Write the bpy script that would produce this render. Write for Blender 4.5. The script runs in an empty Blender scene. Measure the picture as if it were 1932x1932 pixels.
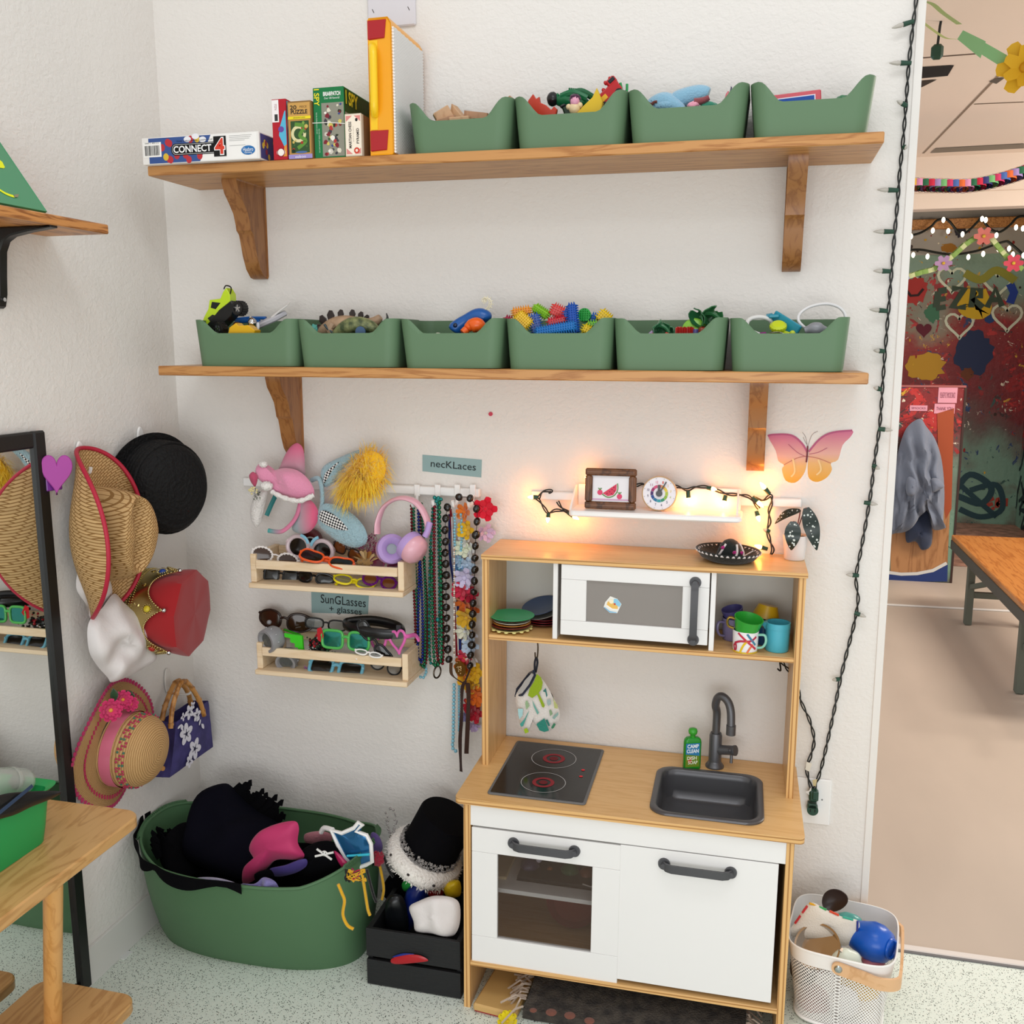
import bpy, math, random
from math import pi, sin, cos, radians
from mathutils import Vector, Matrix, noise
V = Vector
random.seed(7)
sc = bpy.context.scene
COL = sc.collection

# ------------------------------------------------------------------ camera
YAW, PITCH, ROLL, FPX = 14.3061, 9.7561, 0.1639, 1805.53
CAM = V((1.4418, -2.1805, 1.4488))
_y, _p, _r = radians(YAW), radians(PITCH), radians(ROLL)
_f = V((-sin(_y)*cos(_p), cos(_y)*cos(_p), -sin(_p)))
_rt = V((cos(_y), sin(_y), 0)); _dn = _f.cross(_rt)
RT = _rt*cos(_r) + _dn*sin(_r); DN = -_rt*sin(_r) + _dn*cos(_r); FW = _f
cd = bpy.data.cameras.new('camera'); cam = bpy.data.objects.new('camera', cd); COL.objects.link(cam)
cam.matrix_world = Matrix(((RT.x, -DN.x, -FW.x, CAM.x), (RT.y, -DN.y, -FW.y, CAM.y), (RT.z, -DN.z, -FW.z, CAM.z), (0, 0, 0, 1)))
cd.sensor_width = 36; cd.lens = 36*FPX/1932; cd.clip_start = .05; cd.clip_end = 60
sc.camera = cam

# ------------------------------------------------------------------ world, lamps, exposure
sc.view_settings.view_transform = 'Standard'; sc.view_settings.look = 'None'
sc.view_settings.gamma = 1; sc.view_settings.use_curve_mapping = False
sc.view_settings.exposure = -0.10
w = bpy.data.worlds.new('world'); sc.world = w; w.use_nodes = True
w.node_tree.nodes['Background'].inputs[0].default_value = (1, .985, .975, 1)
w.node_tree.nodes['Background'].inputs[1].default_value = .88
def area(name, loc, sx, sy, power, col, rot=(0, 0, 0)):
    l = bpy.data.lights.new(name, 'AREA'); l.shape = 'RECTANGLE'; l.size = sx; l.size_y = sy; l.energy = power; l.color = col
    o = bpy.data.objects.new(name, l); o.location = loc; o.rotation_euler = rot; COL.objects.link(o); return o
area('ceiling_panel_light', (1.6, -1.5, 3.3), 1.3, .6, 14, (.96, .985, 1))
area('ceiling_panel_light', (1.7, -3.0, 3.2), 1.3, .6, 12, (.97, .99, 1))
area('camera_side_fill', (1.6, -4.4, .85), 3.2, 1.5, 52, (.94, .98, 1), (radians(90), 0, radians(8)))  # added unseen fill from behind the camera, evens out the lower walls
area('hall_panel_light', (3.7, 2.2, 2.60), 1.2, .6, 75, (1, .93, .84))
pl_ = bpy.data.lights.new('hall_point_fill', 'POINT'); pl_.energy = 80; pl_.color = (1, .92, .82); pl_.shadow_soft_size = .12  # added point fill out of view, brightens the hall ceiling and mural
po_ = bpy.data.objects.new('hall_point_fill', pl_); po_.location = (4.3, 2.9, 1.9); COL.objects.link(po_)

# ------------------------------------------------------------------ materials
def lin(h):
    h = h.lstrip('#'); o = []
    for i in (0, 2, 4):
        c = int(h[i:i+2], 16)/255; o.append(c/12.92 if c <= .04045 else ((c+.055)/1.055)**2.4)
    return (*o, 1)
M = {}
def mat(name, col, rough=.5, metal=0, spec=.5, bump=0, bscale=80, bdet=2, var=0, vscale=8, sheen=0, coat=0, trans=0, emit=0, alpha=1, col2=None, stretch=None, ior=1.45):
    m = bpy.data.materials.new(name); m.use_nodes = True; M[name] = m
    nt = m.node_tree; b = nt.nodes['Principled BSDF']
    def s(k, v):
        if k in b.inputs: b.inputs[k].default_value = v
    c = lin(col); s('Base Color', c); s('Roughness', rough); s('Metallic', metal); s('Specular IOR Level', spec); s('IOR', ior)
    if sheen: s('Sheen Weight', sheen)
    if coat: s('Coat Weight', coat); s('Coat Roughness', .08)
    if trans: s('Transmission Weight', trans)
    if alpha < 1: s('Alpha', alpha)
    if emit: s('Emission Color', c); s('Emission Strength', emit)
    if bump or var:
        tc = nt.nodes.new('ShaderNodeTexCoord'); co = tc.outputs['Object']
        if stretch:
            mp = nt.nodes.new('ShaderNodeMapping'); mp.inputs['Scale'].default_value = stretch
            nt.links.new(co, mp.inputs[0]); co = mp.outputs[0]
    if bump:
        n = nt.nodes.new('ShaderNodeTexNoise'); n.inputs['Scale'].default_value = bscale; n.inputs['Detail'].default_value = bdet
        nt.links.new(co, n.inputs['Vector'])
        bp = nt.nodes.new('ShaderNodeBump'); bp.inputs['Strength'].default_value = bump; bp.inputs['Distance'].default_value = .004
        nt.links.new(n.outputs[0], bp.inputs['Height']); nt.links.new(bp.outputs[0], b.inputs['Normal'])
    if var:
        n = nt.nodes.new('ShaderNodeTexNoise'); n.inputs['Scale'].default_value = vscale; n.inputs['Detail'].default_value = 4
        nt.links.new(co, n.inputs['Vector'])
        r = nt.nodes.new('ShaderNodeValToRGB')
        d = lin(col2) if col2 else tuple(x*(1-var) for x in c[:3])+(1,)
        r.color_ramp.elements[0].color = d; r.color_ramp.elements[0].position = .35
        r.color_ramp.elements[1].color = c; r.color_ramp.elements[1].position = .65
        nt.links.new(n.outputs[0], r.inputs[0]); nt.links.new(r.outputs[0], b.inputs['Base Color'])
    return m
def wood(name, c1, c2, sc3, rough=.4, wscale=6, dist=6, bump=.05, coat=0):
    m = bpy.data.materials.new(name); m.use_nodes = True; M[name] = m
    nt = m.node_tree; b = nt.nodes['Principled BSDF']; b.inputs['Roughness'].default_value = rough
    if coat: b.inputs['Coat Weight'].default_value = coat; b.inputs['Coat Roughness'].default_value = .15
    tc = nt.nodes.new('ShaderNodeTexCoord'); mp = nt.nodes.new('ShaderNodeMapping'); mp.inputs['Scale'].default_value = sc3
    nt.links.new(tc.outputs['Object'], mp.inputs[0])
    wv = nt.nodes.new('ShaderNodeTexNoise'); wv.inputs['Scale'].default_value = wscale; wv.inputs['Detail'].default_value = 6
    wv.inputs['Distortion'].default_value = dist*.1
    nt.links.new(mp.outputs[0], wv.inputs['Vector'])
    mul = nt.nodes.new('ShaderNodeMath'); mul.operation = 'MULTIPLY'; mul.inputs[1].default_value = 9
    fr = nt.nodes.new('ShaderNodeMath'); fr.operation = 'PINGPONG'; fr.inputs[1].default_value = 1
    nt.links.new(wv.outputs[0], mul.inputs[0]); nt.links.new(mul.outputs[0], fr.inputs[0])
    r = nt.nodes.new('ShaderNodeValToRGB'); r.color_ramp.elements[0].color = lin(c2); r.color_ramp.elements[1].color = lin(c1)
    r.color_ramp.elements[0].position = -.0; r.color_ramp.elements[1].position = .55
    nt.links.new(fr.outputs[0], r.inputs[0]); nt.links.new(r.outputs[0], b.inputs['Base Color'])
    bp = nt.nodes.new('ShaderNodeBump'); bp.inputs['Strength'].default_value = bump; bp.inputs['Distance'].default_value = .001
    nt.links.new(fr.outputs[0], bp.inputs['Height']); nt.links.new(bp.outputs[0], b.inputs['Normal'])
    return m
def plain(name):   # a flat colour made on demand: 'c#rrggbb' matte, 'g#rrggbb' glossy, 'p#rrggbb' paper/ink
    if name in M: return M[name]
    k, h = name[0], name[1:]
    if k == 'c': return mat(name, h, .65, sheen=.15)
    if k == 'g': return mat(name, h, .28)
    if k == 'p': return mat(name, h, .6, spec=.3)
    if k == 'f': return mat(name, h, .9, spec=.2, bump=.4, bscale=300, sheen=.3)   # fabric
    if k == 'm': return mat(name, h, .3, metal=1)
    raise KeyError(name)

# ------------------------------------------------------------------ mesh builder
def perp(d):
    d = d.normalized(); a = V((0, 0, 1)) if abs(d.z) < .9 else V((1, 0, 0))
    u = d.cross(a).normalized(); return u, d.cross(u)
def rotm(ax, ay, az): return Matrix.Rotation(az, 4, 'Z') @ Matrix.Rotation(ay, 4, 'Y') @ Matrix.Rotation(ax, 4, 'X')
def TR(p): return Matrix.Translation(V(p))
def frame(o, right, up):
    x = V(right).normalized(); z = x.cross(V(up)).normalized(); y = z.cross(x); o = V(o)
    return Matrix(((x.x, y.x, z.x, o.x), (x.y, y.y, z.y, o.y), (x.z, y.z, z.z, o.z), (0, 0, 0, 1)))
def spline(pts, n=8, closed=False):
    pts = [V(p) for p in pts]; out = []; N = len(pts)
    for i in range(N if closed else N-1):
        a, b, c, d = (pts[(i+k) % N] if closed else pts[min(max(i+k, 0), N-1)] for k in (-1, 0, 1, 2))
        for j in range(n):
            t = j/n
            out.append(.5*((2*b)+(c-a)*t+(2*a-5*b+4*c-d)*t*t+(3*b-a-3*c+d)*t**3))
    if not closed: out.append(pts[-1])
    return out
_txt = {}
class MB:
    def __init__(s, mtx=None): s.v = []; s.f = []; s.mi = []; s.mats = []; s.m = mtx or Matrix.Identity(4)
    def idx(s, m):
        if m not in s.mats: s.mats.append(m)
        return s.mats.index(m)
    def raw(s, vs, fs, m, mtx=None):
        T = s.m @ mtx if mtx is not None else s.m; o = len(s.v); k = s.idx(m)
        s.v += [T @ V(p) for p in vs]
        for f in fs: s.f.append(tuple(o+i for i in f)); s.mi.append(k)
        return s
    def box(s, c, d, m, b=0, mtx=None):
        h = [x/2 for x in d]; c = V(c); b = min(b, min(h)*.98); vs = []; fs = []
        if b <= 0:
            vs = [c+V((sx*h[0], sy*h[1], sz*h[2])) for sx in (-1, 1) for sy in (-1, 1) for sz in (-1, 1)]
            fs = [(0, 1, 3, 2), (4, 6, 7, 5), (0, 4, 5, 1), (2, 3, 7, 6), (0, 2, 6, 4), (1, 5, 7, 3)]
            return s.raw(vs, fs, m, mtx)
        K = {}
        for sx in (-1, 1):
            for sy in (-1, 1):
                for sz in (-1, 1):
                    sg = (sx, sy, sz)
                    for a in range(3):
                        K[sg, a] = len(vs); vs.append(c+V([sg[i]*(h[i]-(0 if i == a else b)) for i in range(3)]))
                    fs.append(tuple(K[sg, a] for a in ((0, 1, 2) if sx*sy*sz > 0 else (0, 2, 1))))
        for a in range(3):
            p, q = [i for i in range(3) if i != a]
            for sa in (-1, 1):
                def g(u, v_):
                    t = [0, 0, 0]; t[a] = sa; t[p] = u; t[q] = v_; return K[tuple(t), a]
                f = (g(-1, -1), g(1, -1), g(1, 1), g(-1, 1)); fs.append(f if (sa > 0) == (a != 1) else f[::-1])
        for a in range(3):
            p, q = [i for i in range(3) if i != a]
            for sp in (-1, 1):
                for sq in (-1, 1):
                    def g(u, ax):
                        t = [0, 0, 0]; t[a] = u; t[p] = sp; t[q] = sq; return K[tuple(t), ax]
                    f = (g(-1, p), g(1, p), g(1, q), g(-1, q)); fs.append(f if (sp*sq > 0) == (a != 1) else f[::-1])
        return s.raw(vs, fs, m, mtx)
    def bar(s, a, b, w, h, m, bev=0, up=(0, 0, 1)):
        a, b = V(a), V(b); d = b-a; fr = frame((a+b)/2, d, up)
        return s.box((0, 0, 0), (d.length, h, w), m, bev, fr)
    def cyl(s, a, b, r, m, r2=None, n=20, cap=True):
        a, b = V(a), V(b); r2 = r if r2 is None else r2; u, w_ = perp(b-a); vs = []
        for i in range(n):
            t = 2*pi*i/n; d = u*cos(t)+w_*sin(t); vs += [a+d*r, b+d*r2]
        fs = [(2*i, 2*((i+1) % n), 2*((i+1) % n)+1, 2*i+1) for i in range(n)]
        if cap: fs += [tuple(range(0, 2*n, 2))[::-1], tuple(range(1, 2*n, 2))]
        return s.raw(vs, fs, m)
    def tube(s, pts, r, m, n=8, closed=False, cap=True, flat=1.0, upv=None):
        pts = [V(p) for p in pts]; N = len(pts); rr = r if hasattr(r, '__len__') else [r]*N; vs = []; fs = []
        u = None
        for i in range(N):
            d = (pts[(i+1) % N]-pts[i-1]) if closed else (pts[min(i+1, N-1)]-pts[max(i-1, 0)])
            if d.length < 1e-9: d = V((0, 0, 1))
            d.normalize()
            if upv is not None:
                u = V(upv)-d*V(upv).dot(d)
                u = perp(d)[0] if u.length < 1e-6 else u.normalized()
            elif u is None: u = perp(d)[0]
            else:
                u = u-d*u.dot(d); u = perp(d)[0] if u.length < 1e-6 else u.normalized()
            w_ = d.cross(u)
            for k in range(n):
                t = 2*pi*k/n; vs.append(pts[i]+(u*cos(t)*flat+w_*sin(t))*rr[i])
        for i in range(N if closed else N-1):
            a, b = i*n, ((i+1) % N)*n
            fs += [(a+k, a+(k+1) % n, b+(k+1) % n, b+k) for k in range(n)]
        if cap and not closed: fs += [tuple(range(n))[::-1], tuple(range((N-1)*n, N*n))]
        return s.raw(vs, fs, m)
    def lathe(s, prof, m, mtx=None, n=32, a0=0, a1=2*pi, sy=1):
        full = abs(a1-a0-2*pi) < 1e-6; k = n if full else n+1; vs = []; fs = []; L = len(prof)
        for i in range(k):
            t = a0+(a1-a0)*i/n; vs += [V((r*cos(t), r*sin(t)*sy, z)) for r, z in prof]
        for i in range(n):
            a, b = i*L, ((i+1) % k)*L
            fs += [(a+j, b+j, b+j+1, a+j+1) for j in range(L-1)]
        return s.raw(vs, fs, m, mtx)
    def ball(s, c, r, m, n=16, k=10, mtx=None):
        r = r if hasattr(r, '__len__') else (r, r, r); vs = []; fs = []
        T = TR(c) @ (mtx or Matrix.Identity(4))
        for j in range(k+1):
            ph = pi*j/k
            vs += [V((r[0]*sin(ph)*cos(2*pi*i/n), r[1]*sin(ph)*sin(2*pi*i/n), -r[2]*cos(ph))) for i in range(n)]
        for j in range(k):
            fs += [(j*n+i, j*n+(i+1) % n, (j+1)*n+(i+1) % n, (j+1)*n+i) for i in range(n)]
        return s.raw(vs, fs, m, T)
    def blob(s, c, r, m, amp=.15, fr=3, n=24, k=14, seed=0, mtx=None):
        o = len(s.v); s.ball((0, 0, 0), r, m, n, k, TR(c) @ (mtx or Matrix.Identity(4)))
        C0 = s.m @ V(c); R = max(r) if hasattr(r, '__len__') else r
        for i in range(o, len(s.v)):
            d = s.v[i]-C0; q = d/R*fr*.5+V((seed*7.3, seed*3.1, seed))
            s.v[i] = C0+d*(1+amp*noise.noise(q)+amp*.5*noise.noise(q*2.3))
        return s
    def prism(s, pts, th, m, mtx=None, bev=0):     # 2D outline in XY, extruded z 0..th
        n = len(pts); fs = []
        if bev:
            c = V((sum(p[0] for p in pts)/n, sum(p[1] for p in pts)/n))
            ins = inset(pts, bev)
            L = [[(x, y, 0) for x, y in ins], [(x, y, bev) for x, y in pts], [(x, y, th-bev) for x, y in pts], [(x, y, th) for x, y in ins]]
        else: L = [[(x, y, 0) for x, y in pts], [(x, y, th) for x, y in pts]]
        vs = sum(L, [])
        for l in range(len(L)-1):
            fs += [(l*n+i, l*n+(i+1) % n, (l+1)*n+(i+1) % n, (l+1)*n+i) for i in range(n)]
        fs += [tuple(range(n))[::-1], tuple(range((len(L)-1)*n, len(L)*n))]
        return s.raw(vs, fs, m, mtx)
    def grid(s, fn, nu, nv, m, cu=False, cv=False, th=0):
        U = nu if cu else nu+1; W = nv if cv else nv+1
        vs = [V(fn(i/nu, j/nv)) for i in range(U) for j in range(W)]; fs = []
        for i in range(nu):
            for j in range(nv):
                fs.append((i*W+j, ((i+1) % U)*W+j, ((i+1) % U)*W+(j+1) % W, i*W+(j+1) % W))
        if th:
            N = [V((0, 0, 0)) for _ in vs]
            for f in fs:
                nn = (vs[f[2]]-vs[f[0]]).cross(vs[f[3]]-vs[f[1]])
                if nn.length > 0:
                    nn.normalize()
                    for q in f: N[q] += nn
            N = [x.normalized() if x.length > 0 else x for x in N]; o = len(vs)
            vs2 = vs+[a-b*th for a, b in zip(vs, N)]; fs2 = fs+[tuple(q+o for q in f[::-1]) for f in fs]
            if not cv:
                for i in range(nu):
                    a, b = i*W, ((i+1) % U)*W; fs2.append((b, a, a+o, b+o)); a += W-1; b += W-1; fs2.append((a, b, b+o, a+o))
            if not cu:
                for j in range(nv):
                    a, b = j, (j+1) % W; fs2.append((a, b, b+o, a+o)); a += (U-1)*W; b += (U-1)*W; fs2.append((b, a, a+o, b+o))
            return s.raw(vs2, fs2, m)
        return s.raw(vs, fs, m)
    # flat prints lying on a surface frame fr (x right, y up, z out)
    def lift(s, dz): s.k = getattr(s, 'k', 0)+1; return dz+math.copysign(1.6e-6*s.k, dz)
    def poly2(s, fr, pts, m, dz=.0004):
        dz = s.lift(dz); return s.raw([(x, y, dz) for x, y in pts], [tuple(range(len(pts)))], m, fr)
    def rect2(s, fr, x0, y0, x1, y1, m, dz=.0004): return s.poly2(fr, [(x0, y0), (x1, y0), (x1, y1), (x0, y1)], m, dz)
    def disc2(s, fr, x, y, rx, m, ry=None, dz=.0006, n=20, rot=0):
        ry = rx if ry is None else ry; c, q = cos(rot), sin(rot)
        return s.poly2(fr, [(x+rx*cos(2*pi*i/n)*c-ry*sin(2*pi*i/n)*q, y+rx*cos(2*pi*i/n)*q+ry*sin(2*pi*i/n)*c) for i in range(n)], m, dz)
    def ring2(s, fr, x, y, r0, r1, m, dz=.0006, n=40, e=1):
        vs = []
        for i in range(n):
            t = 2*pi*i/n; vs += [(x+r0*cos(t), y+r0*sin(t)*e, dz), (x+r1*cos(t), y+r1*sin(t)*e, dz)]
        return s.raw(vs, [(2*i, 2*i+1, 2*((i+1) % n)+1, 2*((i+1) % n)) for i in range(n)], m, fr)
    def line2(s, fr, pts, w, m, dz=.0006):
        pts = [V((p[0], p[1])) for p in pts]; vs = []; N = len(pts); dz = s.lift(dz)
        for i in range(N):
            d = pts[min(i+1, N-1)]-pts[max(i-1, 0)]; d = d.normalized() if d.length else V((1, 0)); q = V((-d.y, d.x))*w/2
            vs += [(*(pts[i]+q), dz), (*(pts[i]-q), dz)]
        return s.raw(vs, [(2*i, 2*i+1, 2*i+3, 2*i+2) for i in range(N-1)], m, fr)
    def text2(s, fr, t, x, y, w, h, m, dz=.001, bold=.0, rot=0):
        # letters fitted into a w x h rectangle centred on (x, y)
        k = (t, bold)
        if k not in _txt:
            c = bpy.data.curves.new('txt', 'FONT'); c.body = t; c.size = 1; c.offset = bold; c.resolution_u = 3
            o = bpy.data.objects.new('txt', c); COL.objects.link(o); me = bpy.data.meshes.new_from_object(o)
            vs = [v_.co.copy() for v_ in me.vertices]; fs = [tuple(p.vertices) for p in me.polygons]
            bpy.data.objects.remove(o); bpy.data.meshes.remove(me); bpy.data.curves.remove(c)
            xs = [v_.x for v_ in vs]; ys = [v_.y for v_ in vs]
            _txt[k] = ([((v_.x-min(xs))/(max(xs)-min(xs))-.5, (v_.y-min(ys))/(max(ys)-min(ys))-.5) for v_ in vs], fs)
        vs, fs = _txt[k]; c, q = cos(rot), sin(rot)
        return s.raw([(x+a*w*c-b*h*q, y+a*w*q+b*h*c, dz) for a, b in vs], fs, m, fr)
def inset(pts, b):
    n = len(pts); P2 = [V((p[0], p[1])) for p in pts]; A = sum(P2[i].x*P2[(i+1) % n].y-P2[(i+1) % n].x*P2[i].y for i in range(n))
    sg = 1 if A > 0 else -1; out = []
    for i in range(n):
        d1 = (P2[i]-P2[i-1]).normalized(); d2 = (P2[(i+1) % n]-P2[i]).normalized()
        nn = V((-d1.y-d2.y, d1.x+d2.x)); nn = nn.normalized() if nn.length > 1e-6 else V((-d1.y, d1.x))
        k = max(.35, nn.dot(V((-d1.y, d1.x)))); q = P2[i]+nn*sg*b/k; out.append((q.x, q.y))
    return out
def rrect(w, h, r, n=6, cx=0, cy=0):
    o = []
    for (x, y, a) in ((w/2-r, h/2-r, 0), (-w/2+r, h/2-r, pi/2), (-w/2+r, -h/2+r, pi), (w/2-r, -h/2+r, 1.5*pi)):
        o += [(cx+x+r*cos(a+pi/2*i/n), cy+y+r*sin(a+pi/2*i/n)) for i in range(n+1)]
    return o

# ------------------------------------------------------------------ objects
MW = {}
def make(name, mb, parent=None, ang=38, origin=None):
    me = bpy.data.meshes.new(name)
    inv = None
    if parent is not None: inv = MW[parent.name].inverted()
    elif origin is not None: inv = TR(-V(origin))
    vs = [inv @ p for p in mb.v] if inv is not None else mb.v
    me.from_pydata([tuple(p) for p in vs], [], mb.f)
    for k in mb.mats: me.materials.append(plain(k) if k not in M else M[k])
    me.polygons.foreach_set('material_index', mb.mi)
    me.polygons.foreach_set('use_smooth', [True]*len(mb.f))
    me.update(); me.set_sharp_from_angle(angle=radians(ang))
    o = bpy.data.objects.new(name, me); COL.objects.link(o)
    if parent is not None: o.parent = parent; MW[o.name] = MW[parent.name]
    else:
        if origin is not None: o.location = V(origin)
        MW[o.name] = TR(origin) if origin is not None else Matrix.Identity(4)
    return o
def tag(o, label, cat, group=None, kind=None):
    o['label'] = label; o['category'] = cat
    if group: o['group'] = group
    if kind: o['kind'] = kind
    return o
def thing(name, label, cat, loc, group=None, kind=None):
    o = bpy.data.objects.new(name, None); COL.objects.link(o); o.location = V(loc); o.empty_display_size = .02
    MW[o.name] = TR(loc); return tag(o, label, cat, group, kind)
def solo(name, mb, label, cat, group=None, kind=None, ang=38):
    xs = [p.x for p in mb.v]; ys = [p.y for p in mb.v]; zs = [p.z for p in mb.v]
    o = make(name, mb, None, ang, ((min(xs)+max(xs))/2, (min(ys)+max(ys))/2, min(zs))); return tag(o, label, cat, group, kind)
def struct(name, mb, ang=38):
    o = make(name, mb, None, ang); o['kind'] = 'structure'; return o
def lab(o, t): o['label'] = t; return o

# a pixel of the photograph (1932 px frame) met with a real plane of the room
def P(u, v, x=None, y=None, z=None, mtx=None):
    d = RT*((u-966)/FPX)+DN*((v-966)/FPX)+FW; c = CAM
    if mtx is not None: im = mtx.inverted(); c = im @ CAM; d = im.to_3x3() @ d
    if x is not None: t = (x-c.x)/d.x
    elif y is not None: t = (y-c.y)/d.y
    else: t = (z-c.z)/d.z
    return c+d*t
def pxm(p):  # pixels per metre at a point
    return FPX/((V(p)-CAM).dot(FW))
# ------------------------------------------------------------------ palette
def wallmat():
    m = mat('wall', '#e4e0db', .75, spec=.25); nt = m.node_tree; b = nt.nodes['Principled BSDF']
    tc = nt.nodes.new('ShaderNodeTexCoord')
    def nz(scale, det, st):
        mp = nt.nodes.new('ShaderNodeMapping'); mp.inputs['Scale'].default_value = st; nt.links.new(tc.outputs['Object'], mp.inputs[0])
        n = nt.nodes.new('ShaderNodeTexNoise'); n.inputs['Scale'].default_value = scale; n.inputs['Detail'].default_value = det; n.inputs['Distortion'].default_value = .6
        nt.links.new(mp.outputs[0], n.inputs['Vector']); return n
    a = nz(95, 3, (1, 1, 1.25)); c = nz(26, 3, (1, 1, 1.2))
    ad = nt.nodes.new('ShaderNodeMath'); ad.operation = 'ADD'; nt.links.new(a.outputs[0], ad.inputs[0]); nt.links.new(c.outputs[0], ad.inputs[1])
    bp = nt.nodes.new('ShaderNodeBump'); bp.inputs['Strength'].default_value = .42; bp.inputs['Distance'].default_value = .004
    nt.links.new(ad.outputs[0], bp.inputs['Height']); nt.links.new(bp.outputs[0], b.inputs['Normal'])
wallmat()
def specks(name, base, dark, light, sc_, thr, thr2):
    m = mat(name, base, .38, spec=.45); nt = m.node_tree; b = nt.nodes['Principled BSDF']
    tc = nt.nodes.new('ShaderNodeTexCoord'); prev = None
    for col, s_, t in ((light, sc_*.9, thr2), (dark, sc_, thr)):
        v = nt.nodes.new('ShaderNodeTexVoronoi'); v.inputs['Scale'].default_value = s_; v.inputs['Randomness'].default_value = 1
        nt.links.new(tc.outputs['Object'], v.inputs['Vector'])
        ra = nt.nodes.new('ShaderNodeSeparateColor'); nt.links.new(v.outputs['Color'], ra.inputs[0])
        mu = nt.nodes.new('ShaderNodeMath'); mu.operation = 'MULTIPLY'; nt.links.new(ra.outputs[0], mu.inputs[0]); mu.inputs[1].default_value = t
        lt = nt.nodes.new('ShaderNodeMath'); lt.operation = 'LESS_THAN'; nt.links.new(v.outputs['Distance'], lt.inputs[0]); nt.links.new(mu.outputs[0], lt.inputs[1])
        mx = nt.nodes.new('ShaderNodeMix'); mx.data_type = 'RGBA'; nt.links.new(lt.outputs[0], mx.inputs[0])
        if prev: nt.links.new(prev, mx.inputs[6])
        else:
            n = nt.nodes.new('ShaderNodeTexNoise'); n.inputs['Scale'].default_value = 3; r = nt.nodes.new('ShaderNodeValToRGB')
            r.color_ramp.elements[0].color = lin(base); r.color_ramp.elements[1].color = tuple(x*1.12 for x in lin(base)[:3])+(1,)
            nt.links.new(tc.outputs['Object'], n.inputs['Vector']); nt.links.new(n.outputs[0], r.inputs[0]); nt.links.new(r.outputs[0], mx.inputs[6])
        mx.inputs[7].default_value = lin(col); prev = mx.outputs[2]
    nt.links.new(prev, b.inputs['Base Color'])
specks('floor', '#d6ded4', '#3c443f', '#e6e8de', 290, .43, .42)
mat('hallfloor', '#bcac9d', .4, var=.1, vscale=3, stretch=(1, .35, 1), bump=.05, bscale=20)
mat('white_paint', '#e8e5e0', .4); mat('baseboard', '#dcdad6', .42); mat('ceil', '#e6d5c5', .8, bump=.1, bscale=120)
wood('pine', '#c08a50', '#a26a34', (1.2, 14, 14), .38, 3.2, 6)
wood('pine_bracket', '#9a6839', '#82522a', (14, 14, 2.2), .35, 3, 5)
wood('oak_left', '#c98a4c', '#8c5223', (12, 1.5, 22), .4, 3, 6)
wood('birch', '#ddb176', '#d4a568', (1.5, 14, 14), .34, 3, 5, .02)
wood('birch_v', '#d8ac72', '#cb9c60', (14, 14, 1.5), .36, 3, 5, .02)
wood('table_ply', '#cfa268', '#b98a52', (9, 1.6, 9), .32, 3, 8, .03)
wood('beech', '#d8a25f', '#c78f4e', (12, 12, 1.4), .35, 3, 4, .02)
wood('raw_pine', '#e6cfae', '#dcc19a', (1.4, 16, 16), .5, 3, 4, .03)
def plymat(name, axis):
    m = mat(name, '#d9a866', .5); nt = m.node_tree; b = nt.nodes['Principled BSDF']
    tc = nt.nodes.new('ShaderNodeTexCoord'); sp = nt.nodes.new('ShaderNodeSeparateXYZ'); nt.links.new(tc.outputs['Object'], sp.inputs[0])
    mu = nt.nodes.new('ShaderNodeMath'); mu.operation = 'MULTIPLY'; mu.inputs[1].default_value = 235; nt.links.new(sp.outputs[axis], mu.inputs[0])
    pg = nt.nodes.new('ShaderNodeMath'); pg.operation = 'PINGPONG'; pg.inputs[1].default_value = 1; nt.links.new(mu.outputs[0], pg.inputs[0])
    r = nt.nodes.new('ShaderNodeValToRGB'); r.color_ramp.elements[0].color = lin('#a06f38'); r.color_ramp.elements[1].color = lin('#dcae70')
    r.color_ramp.elements[0].position = .1; r.color_ramp.elements[1].position = .5
    nt.links.new(pg.outputs[0], r.inputs[0]); nt.links.new(r.outputs[0], b.inputs['Base Color'])
plymat('ply_z', 2); plymat('ply_x', 0)
mat('bin_green', '#5f7c5e', .5, spec=.35); mat('black_plastic', '#141414', .35); mat('white_plastic', '#efeeec', .35)
mat('lacquer', '#e6e4e2', .35); mat('charcoal', '#47474a', .42); mat('sink_grey', '#5b5b5e', .33, metal=.45)
mat('hob_glass', '#161718', .12, spec=.6); mat('smoke_glass', '#97908a', .25, alpha=.72); mat('clear_glass', '#5a4c42', .15, spec=.3, alpha=.28)
mat('chrome', '#c9c9c9', .15, metal=1); mat('mirror', '#eef0ee', .01, metal=1)
mat('dark', '#0a0a0a', .7)
XW = 1.7306
# ------------------------------------------------------------------ structure
mb = MB(); mb.box((XW/2, .055, 1.3), (XW, .11, 2.75), 'wall'); struct('wall_back', mb)
mb = MB(); mb.box((-.05, -1.45, 1.3), (.1, 3.1, 2.75), 'wall'); struct('wall_left', mb)
mb = MB(); mb.box((2.0, -1.5, -.05), (4.2, 3.2, .1), 'floor'); struct('floor', mb)
mb = MB(); mb.box((3.0, 3.3, -.052), (4.5, 6.36, .1), 'hallfloor'); struct('floor_hall', mb)
mb = MB(); mb.box((.004, -1.5, .0465), (.008, 3.0, .093), 'baseboard', .001); struct('baseboard_left', mb)
mb = MB(); mb.box((XW-.002, -.0015, 1.3), (.016, .003, 2.75), 'p#e4e0db', .001); struct('trim_1', mb)
mb = MB(); mb.box((2.6, .112, .002), (1.72, .022, .006), 'p#d8cfc8', .002); mb.box((2.6, .097, .001), (1.72, .008, .004), 'p#6d6b6b'); struct('trim_2', mb)
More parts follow.
